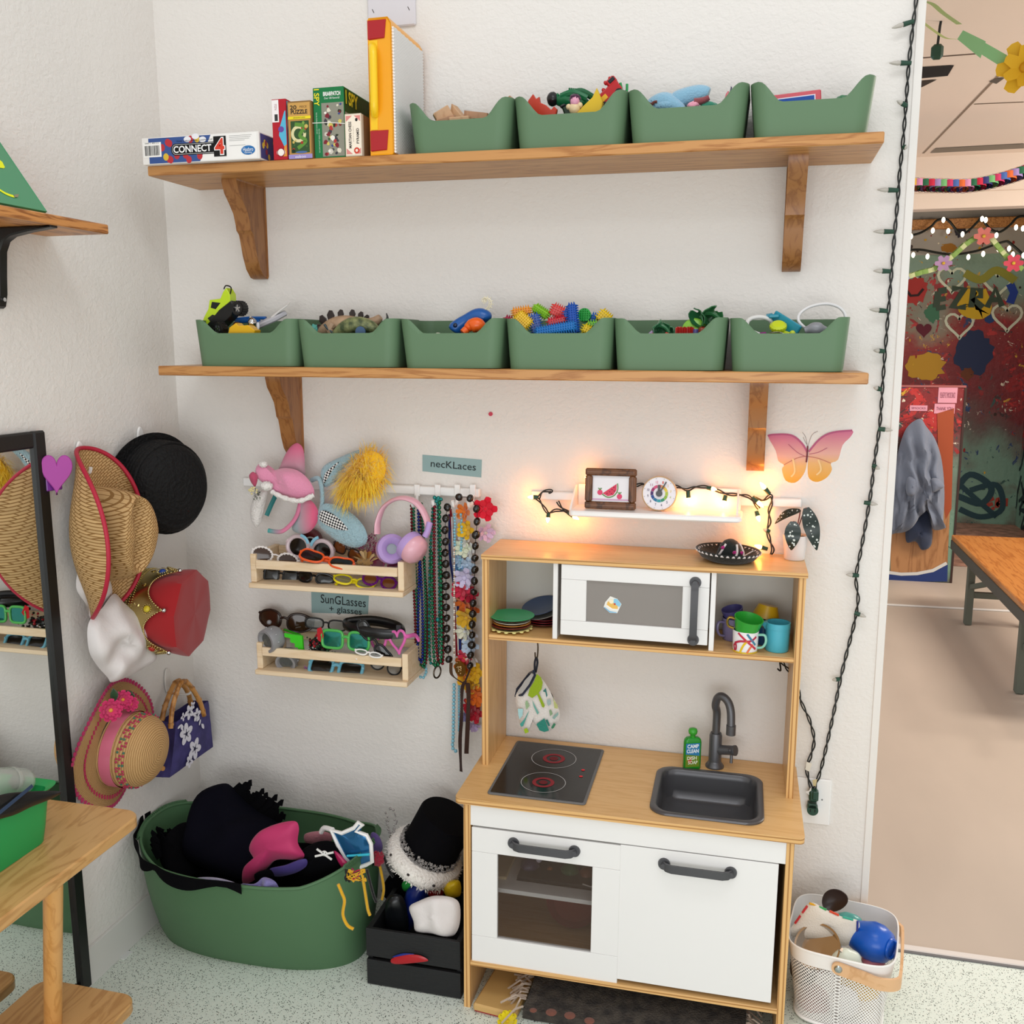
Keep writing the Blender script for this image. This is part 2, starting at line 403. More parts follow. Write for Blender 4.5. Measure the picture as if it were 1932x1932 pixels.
# hall beyond the opening
HC = 2.62
yb = P(1830, 292, z=HC).y
mb = MB(); mb.box((3.2, (yb+.1)/2+.05, HC+.03), (3.6, yb-.1, .06), 'ceil')
fc = frame((0, 0, HC), (1, 0, 0), (0, -1, 0))   # tile seams and a vent slot read on the underside
def cpt(u, v): p = P(u, v, z=HC); return (p.x, -p.y)
def cl(a, b, w_, m): mb.line2(fc, [cpt(*a), cpt(*b)], w_, m, .002)
cl((1742, 289), (1932, 92), .012, 'p#8a7866'); cl((1738, 109), (1842, 101), .012, 'p#6a5a4c'); cl((1838, 196), (1932, 192), .012, 'p#7a6857')
mb.poly2(fc, [cpt(1735, 126), cpt(1800, 122), cpt(1788, 142), cpt(1735, 147)], 'dark', .003)
mb.poly2(fc, [cpt(1735, 152), cpt(1768, 149), cpt(1740, 163), cpt(1735, 164)], 'p#3a332c', .003)
mb.poly2(fc, [cpt(1866, 153), cpt(1878, 147), cpt(1897, 145), cpt(1880, 157)], 'p#5d564e', .003)
mb.poly2(fc, [cpt(1755, 288), cpt(1765, 279), cpt(1932, 270), cpt(1932, 279)], 'p#7c7468', .003)
struct('ceiling_hall', mb)
zb_ = P(1830, 392, y=yb).z
mb = MB(); mb.box((3.2, yb+.06, (HC+zb_)/2), (3.6, .12, HC-zb_), 'ceil')
fb = frame((0, yb, 0), (1, 0, 0), (0, 0, 1)); z1_ = P(1830, 362, y=yb).z
mb.box((3.2, yb-.006, (z1_+zb_)/2), (3.6, .012, z1_-zb_), 'ceil', .002)
struct('wall_hall_bulkhead', mb)
YM = 6.3
mb = MB()
mb.box((3.2, (yb+.12+YM)/2, 2.58), (3.6, YM-yb-.12, .05), 'p#6f6963'); struct('ceiling_hall_far', mb)
def mural(name, zoff=0):
    m = mat(name, '#7d917d', .55); nt = m.node_tree; b = nt.nodes['Principled BSDF']; L = nt.links.new
    tc = nt.nodes.new('ShaderNodeTexCoord'); sp = nt.nodes.new('ShaderNodeSeparateXYZ'); L(tc.outputs['Object'], sp.inputs[0])
    rz = nt.nodes.new('ShaderNodeMapRange'); rz.inputs[1].default_value = 0; rz.inputs[2].default_value = 2.5; L(sp.outputs[2], rz.inputs[0])
    n0 = nt.nodes.new('ShaderNodeTexNoise'); n0.inputs['Scale'].default_value = 2.2; n0.inputs['Detail'].default_value = 5; L(tc.outputs['Object'], n0.inputs['Vector'])
    ad = nt.nodes.new('ShaderNodeMath'); ad.operation = 'MULTIPLY_ADD'; L(n0.outputs[0], ad.inputs[0]); ad.inputs[1].default_value = .55; L(rz.outputs[0], ad.inputs[2])
    sb = nt.nodes.new('ShaderNodeMath'); sb.operation = 'SUBTRACT'; L(ad.outputs[0], sb.inputs[0]); sb.inputs[1].default_value = .27
    r = nt.nodes.new('ShaderNodeValToRGB'); cr = r.color_ramp; L(sb.outputs[0], r.inputs[0])
    st = [(0, '#5c3a34'), (.06, '#6f8f7c'), (.2, '#6b8a78'), (.32, '#5c4a44'), (.42, '#6b1f22'), (.55, '#7c1d20'), (.63, '#8a2a26'), (.7, '#84705c'), (.8, '#7b9180'), (1, '#88a08c')]
    cr.elements[0].color = lin(st[0][1]); cr.elements[0].position = 0; cr.elements[1].color = lin(st[-1][1])
    for p_, c_ in st[1:-1]: e = cr.elements.new(p_); e.color = lin(c_)
    prev = r.outputs[0]
    for s_, t_, c_, lo, hi in ((4.5, .60, '#8e1f20', .3, .8), (5.5, .63, '#b02a28', .42, .75), (6, .66, '#253a62', .1, .62), (7, .66, '#c79a2c', .45, .9), (9, .66, '#2d4c46', 0, .45), (12, .68, '#d6cdb8', .3, .8), (8, .66, '#3b2524', .35, .75)):
        n = nt.nodes.new('ShaderNodeTexNoise'); n.inputs['Scale'].default_value = s_; n.inputs['Detail'].default_value = 6; n.inputs['Roughness'].default_value = .68; n.inputs['Distortion'].default_value = 1
        mp = nt.nodes.new('ShaderNodeMapping'); mp.inputs['Location'].default_value = (s_*3.1, s_*1.7, s_+zoff); L(tc.outputs['Object'], mp.inputs[0]); L(mp.outputs[0], n.inputs['Vector'])
        g = nt.nodes.new('ShaderNodeMath'); g.operation = 'GREATER_THAN'; L(n.outputs[0], g.inputs[0]); g.inputs[1].default_value = t_-.04
        a = nt.nodes.new('ShaderNodeMath'); a.operation = 'GREATER_THAN'; L(sb.outputs[0], a.inputs[0]); a.inputs[1].default_value = lo
        c = nt.nodes.new('ShaderNodeMath'); c.operation = 'LESS_THAN'; L(sb.outputs[0], c.inputs[0]); c.inputs[1].default_value = hi
        m1 = nt.nodes.new('ShaderNodeMath'); m1.operation = 'MULTIPLY'; L(g.outputs[0], m1.inputs[0]); L(a.outputs[0], m1.inputs[1])
        m2 = nt.nodes.new('ShaderNodeMath'); m2.operation = 'MULTIPLY'; L(m1.outputs[0], m2.inputs[0]); L(c.outputs[0], m2.inputs[1])
        mx = nt.nodes.new('ShaderNodeMix'); mx.data_type = 'RGBA'; L(m2.outputs[0], mx.inputs[0]); L(prev, mx.inputs[6]); mx.inputs[7].default_value = lin(c_); prev = mx.outputs[2]
    L(prev, b.inputs['Base Color'])
    n = nt.nodes.new('ShaderNodeTexNoise'); n.inputs['Scale'].default_value = 30; bp = nt.nodes.new('ShaderNodeBump'); bp.inputs['Strength'].default_value = .4; bp.inputs['Distance'].default_value = .01
    L(tc.outputs['Object'], n.inputs['Vector']); L(n.outputs[0], bp.inputs['Height']); L(bp.outputs[0], b.inputs['Normal'])
mural('mural'); mural('mural_side', 5)
XR = P(1905, 985, z=0).x
ztop = P(1800, 480, y=YM).z; zmid = P(1800, 433, y=YM).z
mb = MB(); mb.box((XR/2+.6, YM+.05, ztop/2), (XR-1.2+.2, .1, ztop), 'mural'); mb.box((XR/2+.6, YM+.05, (ztop+2.6)/2), (XR-1.2+.2, .1, 2.6-ztop), 'p#a59c92')
fm = frame((0, YM, 0), (1, 0, 0), (0, 0, 1))
def mp_(u, v): p = P(u, v, y=YM); return (p.x, p.z)
def heart(u, v, s_):
    o = []
    for i in range(25):
        t = 2*pi*i/24; x = 16*sin(t)**3; y = 13*cos(t)-5*cos(2*t)-2*cos(3*t)-cos(4*t); o.append((u+x*s_/16, v-y*s_/16))
    return o
for h in ((1796, 526, 26), (1882, 532, 27), (1810, 612, 26), (1900, 597, 28)): mb.line2(fm, [mp_(*q) for q in heart(*h)], .02, 'p#cfd2b8', .004)
for pts, c_, w_ in ((((1770, 550), (1786, 547)), '#3c4a3a', .05), (((1770, 550), (1766, 580)), '#3c4a3a', .05), (((1768, 566), (1784, 563)), '#3c4a3a', .04), (((1766, 582), (1784, 579)), '#3c4a3a', .04),
        (((1796, 545), (1820, 544), (1796, 580), (1822, 579)), '#3c4a3a', .05), (((1832, 580), (1836, 545), (1850, 548), (1850, 560), (1836, 564), (1854, 580)), '#3c4a3a', .045),
        (((1862, 580), (1878, 545), (1890, 578)), '#3c4a3a', .045), (((1868, 566), (1886, 565)), '#3c4a3a', .04), (((1905, 535), (1913, 552), (1905, 572)), '#243d8c', .06),
        (((1830, 545), (1822, 580), (1855, 586), (1845, 550)), '#d0a824', .12), (((1820, 515), (1850, 528), (1880, 510), (1915, 530)), '#8f8a34', .06),
        (((1862, 945), (1875, 940)), '#9a3a2c', .03), (((1862, 945), (1864, 962), (1876, 958)), '#9a3a2c', .03), (((1863, 953), (1873, 950)), '#9a3a2c', .03), (((1880, 958), (1882, 942), (1890, 946), (1882, 951), (1892, 956)), '#9a3a2c', .03), (((1897, 955), (1898, 940)), '#9a3a2c', .03),
        (((1800, 930), (1830, 895), (1870, 920), (1850, 950), (1800, 935), (1790, 960)), '#253f46', .05), (((1810, 960), (1850, 975), (1890, 960), (1880, 915), (1830, 925)), '#253f46', .045), (((1800, 905), (1840, 940), (1880, 975)), '#253f46', .04)):
    mb.line2(fm, [(q.x, q.y) for q in spline([(*mp_(*q), 0) for q in pts], 6)] if len(pts) > 3 and c_ not in ('#3c4a3a',) else [mp_(*q) for q in pts], w_, 'p'+c_, .008 if c_ == '#3c4a3a' else .005)
def mdisc(u, v, ru, c_, e=1): p = mp_(u, v); r = ru/pxm((p[0], YM, p[1])); mb.poly2(fm, [(p[0]+r*cos(t)*k, p[1]+r*e*sin(t)*k) for t, k in [(2*pi*i/26, random.uniform(.78, 1.14)) for i in range(26)]], 'p'+c_, .003)
mdisc(1727, 547, 24, '#a8322c', 1.1); mdisc(1745, 690, 36, '#b88a28', .75); mdisc(1838, 665, 34, '#26314f', 1.2); mdisc(1826, 705, 12, '#6b3a22'); mdisc(1868, 602, 9, '#243d6c'); mdisc(1760, 590, 14, '#3f6f52', 1.4)
mb.line2(fm, [mp_(*q) for q in ((1708, 545), (1718, 558), (1732, 557), (1742, 545))], .02, 'p#2c1514', .006)
mb.poly2(fm, [mp_(*q) for q in heart(1743, 622, 15)], 'p#5c1626', .004)
for i in range(60):
    u, v = random.uniform(1705, 1925), random.choice((random.uniform(432, 478), random.uniform(500, 900))); mdisc(u, v, random.uniform(.8, 2.6), random.choice(('#2a2220', '#3b2a24', '#d9cdb4', '#8a2420', '#c4962c')), random.uniform(.6, 2))
mdisc(1812, 433, 10, '#2c2a38', 1.6); mdisc(1790, 468, 16, '#a06a20', .5)
struct('wall_hall_mural', mb)
mb = MB(); mb.box((XR+.05, YM-.75, ztop/2), (.1, 1.5, ztop), 'mural_side'); mb.box((XR+.05, YM-.75, (ztop+2.6)/2), (.1, 1.5, 2.6-ztop), 'p#a59c92')
fs = frame((XR, 0, 0), (0, -1, 0), (0, 0, 1))
for k in range(14):
    a = random.uniform(-YM+.1, -YM+.9); z = random.uniform(.1, .9)
    mb.line2(fs, [(q.x, q.y) for q in spline([(a+random.uniform(-.2, .2), z+random.uniform(-.2, .25), 0) for _ in range(4)], 6)], .025, 'p#1c2c30', .004)
struct('wall_hall_right', mb)
mb = MB(); z0_, z1_ = P(1800, 431, y=YM-.05).z, P(1800, 412, y=YM-.05).z
mb.box((XR/2+.6, YM-.03, (z0_+z1_)/2), (XR-1.2, .06, z1_-z0_), 'oak_left', .004); struct('trim_3', mb)
mb = MB(); mb.box((2.9, 5.45, .003), (1.9, 1.69, .006), 'p#6f4b42'); M['p#6f4b42'] = None
mat('splat_floor', '#b48672', .5, var=.5, vscale=14); mb.mats = ['splat_floor']; del M['p#6f4b42']
struct('floor_painted', mb)
p0, p1 = P(1660, 1141, z=0), P(1862, 1151, z=0)
mb = MB(); mb.bar((p0.x-.4, p0.y, .001), (p1.x+.6, p1.y+.02, .001), .03, .003, 'p#d9d6d2'); struct('floor_line', mb)
# ------------------------------------------------------------------ wall shelves
def bracket(mb, x, y0, zt, d, h, t=.032):
    # scroll bracket seen from the side: y depth from the wall, z down from the board
    k = [(0, 0), (d, 0), (d, -.03*h), (d*.93, -.14*h), (d*.78, -.24*h), (d*.66, -.33*h), (d*.60, -.44*h), (d*.58, -.5*h), (d*.5, -.54*h), (d*.46, -.62*h), (d*.40, -.76*h), (d*.30, -.9*h), (d*.16, -.985*h), (.05*d, -h), (0, -.97*h)]
    fr = frame((x-t/2, y0, zt), (0, -1, 0), (0, 0, 1)); mb.prism(k, -t, 'pine_bracket', fr, .003)
def shelf(label, xl, xr, d, zl, zr, th, brk, bh, bd):
    zc = (zl+zr)/2; al = math.atan2(zr-zl, xr-xl); T = TR(((xl+xr)/2, 0, zc)) @ Matrix.Rotation(-al, 4, 'Y')
    r = thing('wall_shelf', label, 'shelf', ((xl+xr)/2, 0, zc), 'wooden shelves on the back wall')
    mb = MB(T); mb.box((0, -d/2, -th/2), (xr-xl, d, th), 'pine', .002); make('board', mb, r)
    for bx in brk:
        mb = MB(T); bracket(mb, bx-(xl+xr)/2, 0, -th, bd, bh); make('bracket', mb, r)
    return T
S1 = shelf('upper pine wall shelf holding game boxes and four green bins', .097, 1.6513, .2067, 1.8514, 1.8406, .021, (P(447, 345, y=-.1).x, P(1506, 300, y=-.1).x), .215, .135)
S2 = shelf('lower pine wall shelf holding the row of six green bins', .0831, 1.6501, .1952, 1.4089, 1.3981, .022, (P(535, 720, y=-.06).x, P(1432, 740, y=-.06).x), .2, .115)
def z1(x): return (S1 @ V((x-.87415, 0, 0))).z
def z2(x): return (S2 @ V((x-.8666, 0, 0))).z
# ------------------------------------------------------------------ bins
def binmesh(mb, w, dp, h, low, bw=.88, bd=.9, r=.03, dip=(.26, .44), hole=False, m='bin_green', wall=.0022, back=None):
    N = rrect(w, dp, r, 8); n0 = []
    for i in range(len(N)):                                     # denser on the long faces
        a, b = V(N[i]), V(N[(i+1) % len(N)]); k = max(1, int((b-a).length/.009)); n0 += [a.lerp(b, j/k) for j in range(k)]
    def H(p):
        if p.y < -dp/2+r*1.01:
            t = (abs(p.x)/w-dip[0])/(dip[1]-dip[0]); t = min(max(t, 0), 1); return low+(h-low)*t*t*(3-2*t)
        return h if back is None else back
    rows = [0, .03, .3, .6, .85, 1]; n = len(n0); vs = []; fs = []
    for off in (0, wall):
        for t in rows:
            for p in n0:
                z = H(p)*t; k = z/h; sx = (bw+(1-bw)*k); sy = bd+(1-bd)*k
                q = V((p.x*sx, p.y*sy)); e = q.normalized()*off
                vs.append((q.x-e.x, q.y-e.y, z+(off if t == 0 else 0)))
    R_ = len(rows)
    for l in range(R_-1):
        for i in range(n):
            j = (i+1) % n; fs.append((l*n+i, l*n+j, (l+1)*n+j, (l+1)*n+i)); o = R_*n; fs.append((o+l*n+j, o+l*n+i, o+(l+1)*n+i, o+(l+1)*n+j))
    for i in range(n):
        j = (i+1) % n; a = (R_-1)*n; o = R_*n+a; fs.append((a+i, a+j, o+j, o+i))
    fs += [tuple(range(n))[::-1], tuple(range(R_*n, R_*n+n))]
    mb.raw(vs, fs, m)
    return mb
LB = 'green plastic bin '
def bin_at(T, label, w, dp, h, low, group, rz=0, **k):
    mb = MB(T); binmesh(mb, w, dp, h, low, **k)
    mb.box((0, 0, .0015), (w*.8, dp*.8, .003), 'p#3a4a38', .001)
    # moulded foot line
    return solo('storage_bin', mb, LB+label, 'bin', group, ang=60)
G1 = 'green bins on the upper shelf'; G2 = 'green bins on the lower shelf'
BIN1 = []; BIN2 = []
for (ua, ub, uba, ubb, vb, lb) in ((763, 963, 776, 955, 292, 'of plain wooden blocks, beside the yellow case'), (963, 1180, 974, 1172, 281, 'with red and green toys and a fire truck showing above it'),
        (1182, 1414, 1190, 1400, 272, 'with a pale blue soft toy lying over its rim'), (1416, 1656, 1424, 1638, 258, 'with a red and blue flat box standing inside it')):
    yf = -.195
    a, b = P(uba, vb, y=yf), P(ubb, vb-2, y=yf); A, B = P(ua, vb-75, y=yf), P(ub, vb-85, y=yf); w_ = (B.x-A.x)*1.0
    cx = (a.x+b.x)/2; T = TR((cx, -.102, z1(cx)+.0006)); BIN1.append((T, w_))
    bin_at(T, lb, w_, .185, .104, .065, G1, bw=(b.x-a.x)/w_, bd=.93, r=.032, dip=(.25, .44))
for (ua, ub, uba, ubb, lb) in ((356, 562, 370, 556, 'with a lime toy buggy climbing out, leftmost'), (556, 750, 565, 742, 'with a spiked tan toy dinosaur, second on the lower shelf'), (750, 948, 761, 938, 'with a blue toy and cream coiled tail poking out'),
        (949, 1155, 958, 1148, 'heaped with bright bristle blocks'), (1155, 1372, 1162, 1362, 'with leafy green toy pieces and a red frill inside'), (1376, 1606, 1382, 1592, 'with white tubes looping above its rim')):
    yf = -.18
    a, b = P(uba, 695, y=yf), P(ubb, 695, y=yf); A, B = P(ua, 606, y=yf), P(ub, 606, y=yf); w_ = B.x-A.x; cx = (a.x+b.x)/2
    if ua == 356: w_ *= .96
    T = TR((cx, -.0945, z2(cx)+.0006)); BIN2.append((T, w_)); bin_at(T, lb, w_, .17, .106, .075, G2, bw=min(.94, (b.x-a.x)/w_+.01), bd=.93, r=.028, dip=(.25, .42))
# ------------------------------------------------------------------ play kitchen
KM = TR((.8376, 0, 0)) @ Matrix.Rotation(.0146, 4, 'Z') @ Matrix.Rotation(.0097, 4, 'Y'); KM.translation = V((.8376, -.72*sin(.0146), 0))
KD = .3468; ZC = .5005; ZT = .9971; HD = .1738
def K(u, v, y=None, z=None, x=None): return P(u, v, x=x, y=y, z=z, mtx=KM)
kit = thing('play_kitchen', 'white and birch toy kitchen with microwave, hob and sink against the wall', 'play kitchen', KM @ V((.36, -.17, 0)))
def kp(name, fn, par=None, ang=38):
    mb = MB(KM); fn(mb); return make(name, mb, par or kit, ang)
W_ = .72; th = .0127
lx0, lx1 = .0187, .7015; fy = -KD+.004+.006     # side panels
lt = .0150
def side(x0, drop):
    def f(mb):
        mb.box((x0+lt/2, fy/2-.004, (ZC-th)/2+drop/2), (lt, -fy-.008, ZC-th-drop), 'birch_v', .001); mb.box((x0+lt/2, fy-.0015, (ZC-th)/2+drop/2), (lt, .003, ZC-th-drop), 'ply_x')
    return f
kp('side_panel', side(lx0, 0)); kp('side_panel', side(lx1-lt, .0068))
def counter(mb):
    pts = rrect(W_, KD, .012, 5, W_/2, -KD/2)
    # plate with an opening for the basin: four strips round it and the ply edge
    sx0, sx1, sy0, sy1 = SK
    mb.prism(pts, th-.0012, 'ply_z', TR((0, 0, ZC-th)))
    mb.prism(pts, .0012, 'birch', TR((0, 0, ZC-.0012)))
# sink outline
s_ = [K(1229, 1510, z=ZC), K(1443, 1530, z=ZC), K(1250, 1452, z=ZC), K(1436, 1470, z=ZC)]
SK = (K(1232, 1490, z=ZC).x, K(1440, 1500, z=ZC).x, K(1335, 1549, z=ZC).y, K(1330, 1456, z=ZC).y)
def counter2(mb):
    x0, x1, y0, y1 = SK; g = .0125; x0 += g; x1 -= g; y0 += g; y1 -= g
    for z0, h_, m in ((ZC-th, th-.0012, 'ply_z'), (ZC-.0012, .0012, 'birch')):
        a = rrect(W_, KD, .012, 5, W_/2, -KD/2)
        L = [p for p in a if p[0] < W_/2]; R_ = [p for p in a if p[0] > W_/2]
        ys = -KD/2
        mb.prism([(x0, 0), (x0-.0001, -KD)][::-1]+[] if False else [p for p in L if True and p[0] < x0][:7]+[p for p in L if p[0] < x0][7:]+[(x0, -KD), (x0, 0)], h_, m, TR((0, 0, z0)))
        RR = [p for p in R_ if p[0] > x1]; RR = sorted(RR, key=lambda p: math.atan2(p[1]+KD/2, p[0]-W_/2))
        mb.prism([(x1, 0), (x1, -KD)]+RR, h_, m, TR((0, 0, z0)))
        mb.box(((x0+x1)/2, (y1+0)/2, z0+h_/2), (x1-x0, -y1, h_), m); mb.box(((x0+x1)/2, (y0-KD)/2, z0+h_/2), (x1-x0, KD+y0, h_), m)
kp('countertop', counter2)
def sink(mb):
    x0, x1, y0, y1 = SK; cx, cy = (x0+x1)/2, (y0+y1)/2; w_, d_ = x1-x0, y1-y0
    st = [(1.0, .0005, .038), (1.0, .004, .038), (.985, .0055, .037), (.905, .0055, .034), (.88, .003, .034), (.868, -.01, .034), (.85, -.04, .034), (.82, -.056, .032), (.72, -.063, .03), (.0, -.064, .0)]
    n = 36; vs = []; fs = []; L = []
    for k, z, r in st:
        off = (1-k)*w_/2*1.0
        pts = rrect(max(w_-2*off, .002), max(d_-2*off, .002), min(max(r, .0005), max(d_-2*off, .002)/2.1), 8); L.append(len(vs)); vs += [(cx+p[0], cy+p[1], ZC+z) for p in pts]
    m_ = len(pts)
    for a in range(len(st)-1):
        for i in range(m_): fs.append((L[a]+i, L[a]+(i+1) % m_, L[a+1]+(i+1) % m_, L[a+1]+i))
    mb.raw(vs, fs, 'sink_grey')
kp('sink_basin', sink, ang=50)
# hob
h00, h10, h11, h01 = K(922, 1500, z=ZC), K(1105, 1520, z=ZC), K(1140, 1417, z=ZC), K(972, 1399, z=ZC)
HBx0, HBx1, HBy0, HBy1 = (h00.x+h01.x)/2, (h10.x+h11.x)/2, (h00.y+h10.y)/2, (h11.y+h01.y)/2
def hob(mb):
    cx, cy = (HBx0+HBx1)/2, (HBy0+HBy1)/2; w_, d_ = HBx1-HBx0, HBy1-HBy0
    mb.prism(rrect(w_, d_, .008, 4, cx, cy), .004, 'p#6c6c6c', TR((0, 0, ZC)), .0012)
    mb.prism(rrect(w_-.012, d_-.012, .004, 3, cx, cy), .001, 'hob_glass', TR((0, 0, ZC+.0036)))
kp('hob_plate', hob)
def rings(u, v):
    def f(mb):
        p = K(u, v, z=ZC+.005); fr = TR((p.x, p.y, ZC+.0046))
        r = (K(u+43, v, z=ZC).x-K(u-43, v, z=ZC).x)/2
        mb.ring2(fr, 0, 0, r-.0008, r+.0006, 'p#b5b5b5', .0006); mb.ring2(fr, 0, 0, r*.33, r*.5, 'p#8a2830', .0005); mb.disc2(fr, 0, 0, r*.2, 'p#6a1c24', dz=.0005)
    return f
kp('burner_ring', rings(1045, 1431)); kp('burner_ring', rings(1025, 1476))
for q in ((1100, 1453), (1096, 1465)):
    p = K(*q, z=ZC+.005); kp('indicator_dot', lambda mb: mb.disc2(TR((p.x, p.y, ZC+.0046)), 0, 0, .0042, 'p#d8323a', dz=.0008))
# faucet
fb_ = K(1348, 1446, z=ZC)
FY = fb_.y
def fx(u, v): return K(u, v, y=FY)
def faucet_body(mb):
    a = fx(1348, 1382); b0 = (fb_.x, FY, ZC); r = .0145
    mb.lathe([(0, 0), (r*1.45, 0), (r*1.45, .004), (r*1.05, .012), (r, .016), (r, a.z-ZC-.006), (r*.85, a.z-ZC), (0, a.z-ZC)], 'sink_grey', TR(b0), 24)
kp('faucet_body', faucet_body)
def spout(mb):
    z0 = fx(1348, 1382).z; pts = [fx(1348, 1384), fx(1349, 1350)]
    c = [(1350, 1331), (1354, 1317), (1363, 1314), (1374, 1325), (1379, 1345), (1379, 1378)]
    # the spout turns towards the room as well as to the right
    P_ = [V((fb_.x, FY, z0-.004)), V((fb_.x, FY, fx(1349, 1345).z))]
    for i, (u, v) in enumerate(c): P_.append(K(u, v, y=FY-.006*(i+1)))
    mb.tube(spline(P_, 6), .0092, 'sink_grey', 14)
    e = P_[-1]; mb.cyl(e+V((0, 0, .012)), e-V((0, 0, .010)), .0108, 'sink_grey', n=18)
kp('faucet_spout', spout)
def tap(mb):
    a = K(1350, 1414, y=FY); e = K(1385, 1416, y=FY-.02); mb.cyl(a, e, .011, 'sink_grey', n=20)
    d = (e-a).normalized(); mb.cyl(e, e+d*.004, .012, 'charcoal', n=20)
    q = e-d*.006; mb.cyl(q, q+V((0, -.006, -.028)), .0035, 'sink_grey', n=10); mb.ball(q+V((-.004, -.0115, .004)), .004, 'charcoal', 10, 8)
kp('faucet_tap', tap)
# hutch
hx0, hx1 = .0143, .7051; hz0 = ZC; ht = .015
hs = .8129-.0075*0
HS0 = K(915.5, 1195, y=-HD).z; HS1 = K(1492, 1243.5, y=-HD).z; HS = (HS0+HS1)/2
topt = .0095
def hside(x0):
    def f(mb):
        z = ZT-topt; mb.box((x0+ht/2, -HD/2+.0015, (ZC+z)/2), (ht, HD-.003, z-ZC), 'birch_v', .0006); mb.box((x0+ht/2, -HD+.0012, (ZC+z)/2), (ht, .0024, z-ZC), 'ply_x')
    return f
kp('hutch_side_panel', hside(hx0)); kp('hutch_side_panel', hside(hx1-ht))
def plate(x0, x1, y0, y1, zt, t, bev=.0008):
    def f(mb):
        mb.box(((x0+x1)/2, (y0+y1)/2, zt-.0006), (x1-x0, y1-y0, .0012), 'birch', .0004)
        mb.box(((x0+x1)/2, (y0+y1)/2, zt-t/2-.0006), (x1-x0, y1-y0, t-.0012), 'ply_z', .0006)
    return f
kp('hutch_top', plate(hx0-.002, hx1+.003, -HD-.004, 0, ZT, topt+.0012))
kp('hutch_shelf', plate(hx0+ht, hx1-ht, -HD+.001, 0, HS, .0115))
mx0, mx1 = K(1043, 1130, y=-HD+.004).x, K(1349, 1160, y=-HD+.004).x
kp('back_panel', lambda mb: mb.box(((hx0+hx1)/2, -.004, (HS+ZT)/2), (hx1-hx0-2*ht, .004, ZT-HS-.012), 'p#c9c8c2'))
for x in (mx0, mx1-.0105): kp('microwave_divider', lambda mb: mb.box((x+.005, -HD/2+.003, (HS+ZT-topt)/2), (.0105, HD-.006, ZT-topt-HS), 'lacquer', .0006))
DY = -HD-.001   # microwave door front
d0, d1 = K(1057, 1063, y=DY), K(1337, 1222, y=DY)
MX0, MX1 = K(1058, 1135, y=DY).x, K(1337, 1150, y=DY).x; MZ1 = K(1190, 1072, y=DY).z; MZ0 = K(1190, 1207, y=DY).z
gx0, gx1, gz0, gz1 = K(1106, 1130, y=DY).x, K(1287, 1140, y=DY).x, K(1200, 1180, y=DY).z, K(1200, 1101, y=DY).z
def door_frame(x0, x1, z0, z1, a0, a1, c0, c1, y, t=.012):
    def f(mb):
        for q in (((x0+x1)/2, (c1+z1)/2, x1-x0, z1-c1), ((x0+x1)/2, (z0+c0)/2, x1-x0, c0-z0), ((x0+a0)/2, (c0+c1)/2, a0-x0, c1-c0-.0006), ((a1+x1)/2, (c0+c1)/2, x1-a1, c1-c0-.0006)):
            mb.box((q[0], y+t/2, q[1]), (q[2], t, q[3]), 'lacquer', .0008)
    return f
md = kp('microwave_door', door_frame(MX0, MX1, MZ0, MZ1, gx0, gx1, gz0, gz1, DY))
kp('window_pane', lambda mb: mb.box(((gx0+gx1)/2, DY+.006, (gz0+gz1)/2), (gx1-gx0+.004, .002, gz1-gz0+.004), 'smoke_glass'), md)
def sticker(mb):
    p = K(1156, 1142, y=DY+.004); fr = frame((p.x, DY+.0048, p.z), (1, .0, -.12), (0, 0, 1))
    mb.poly2(fr, [(-.017, .004), (-.008, .019), (.008, .016), (.0185, .006), (.012, -.016), (-.004, -.018), (-.019, -.008)], 'p#e8e6e0'); mb.poly2(fr, [(.001, .015), (.008, .0155), (.0175, .006), (.015, -.001), (.0, .004)], 'p#8cc4e0', .0008)
    mb.poly2(fr, [(-.012, .006), (-.005, .009), (.011, .0), (.012, -.007), (.0, -.008), (-.013, -.002)], 'p#e6b860', .0009); mb.disc2(fr, -.004, .008, .005, 'p#f2e6c8', dz=.001); mb.disc2(fr, .004, .0035, .0022, 'p#c8483c', dz=.0011)
    mb.line2(fr, [(-.013, -.003), (.0, -.009), (.012, -.008)], .003, 'p#f3f0ea', .001); mb.poly2(fr, [(-.017, -.007), (-.004, -.014), (.011, -.014), (.011, -.0155), (-.004, -.0172), (-.018, -.0085)], 'p#7fb7d8', .001)
lab(kp('door_sticker', sticker, md), 'small sticker of a cream pie slice')
def handle(a, b, proj, w_=.017, ax=(0, 0, 1)):
    # two round feet and a flat flared grip between them
    def f(mb):
        A, B = V(a), V(b); d = (B-A).normalized(); o = V((0, -1, 0))
        for q in (A, B):
            mb.cyl(q, q+o*.005, .0125, 'charcoal', .0118, n=24); 
            mb.cyl(q+o*.005, q+o*proj*.7, .006, 'charcoal', n=12)
        n_ = 14; pts = []
        L = (B-A).length; 
        sec = [(-.002, .25), (.004, .75), (.016, 1), (L/2, 1), (L-.016, 1), (L-.004, .75), (L+.002, .25)]
        side_ = d.cross(o)
        vs = []; fs = []
        for t, k in sec:
            c = A+d*t+o*(proj*k); hw = w_/2*(1 if .2 < t/L < .8 else 1.02)
            vs += [c+side_*hw+o*.0025, c-side_*hw+o*.0025, c-side_*hw-o*.0025, c+side_*hw-o*.0025]
        for i in range(len(sec)-1):
            for j in range(4): fs.append((i*4+j, i*4+(j+1) % 4, i*4+4+(j+1) % 4, i*4+4+j))
        fs += [(0, 1, 2, 3), tuple(len(vs)-4+j for j in (3, 2, 1, 0))]
        mb.raw(vs, fs, 'charcoal')
    return f
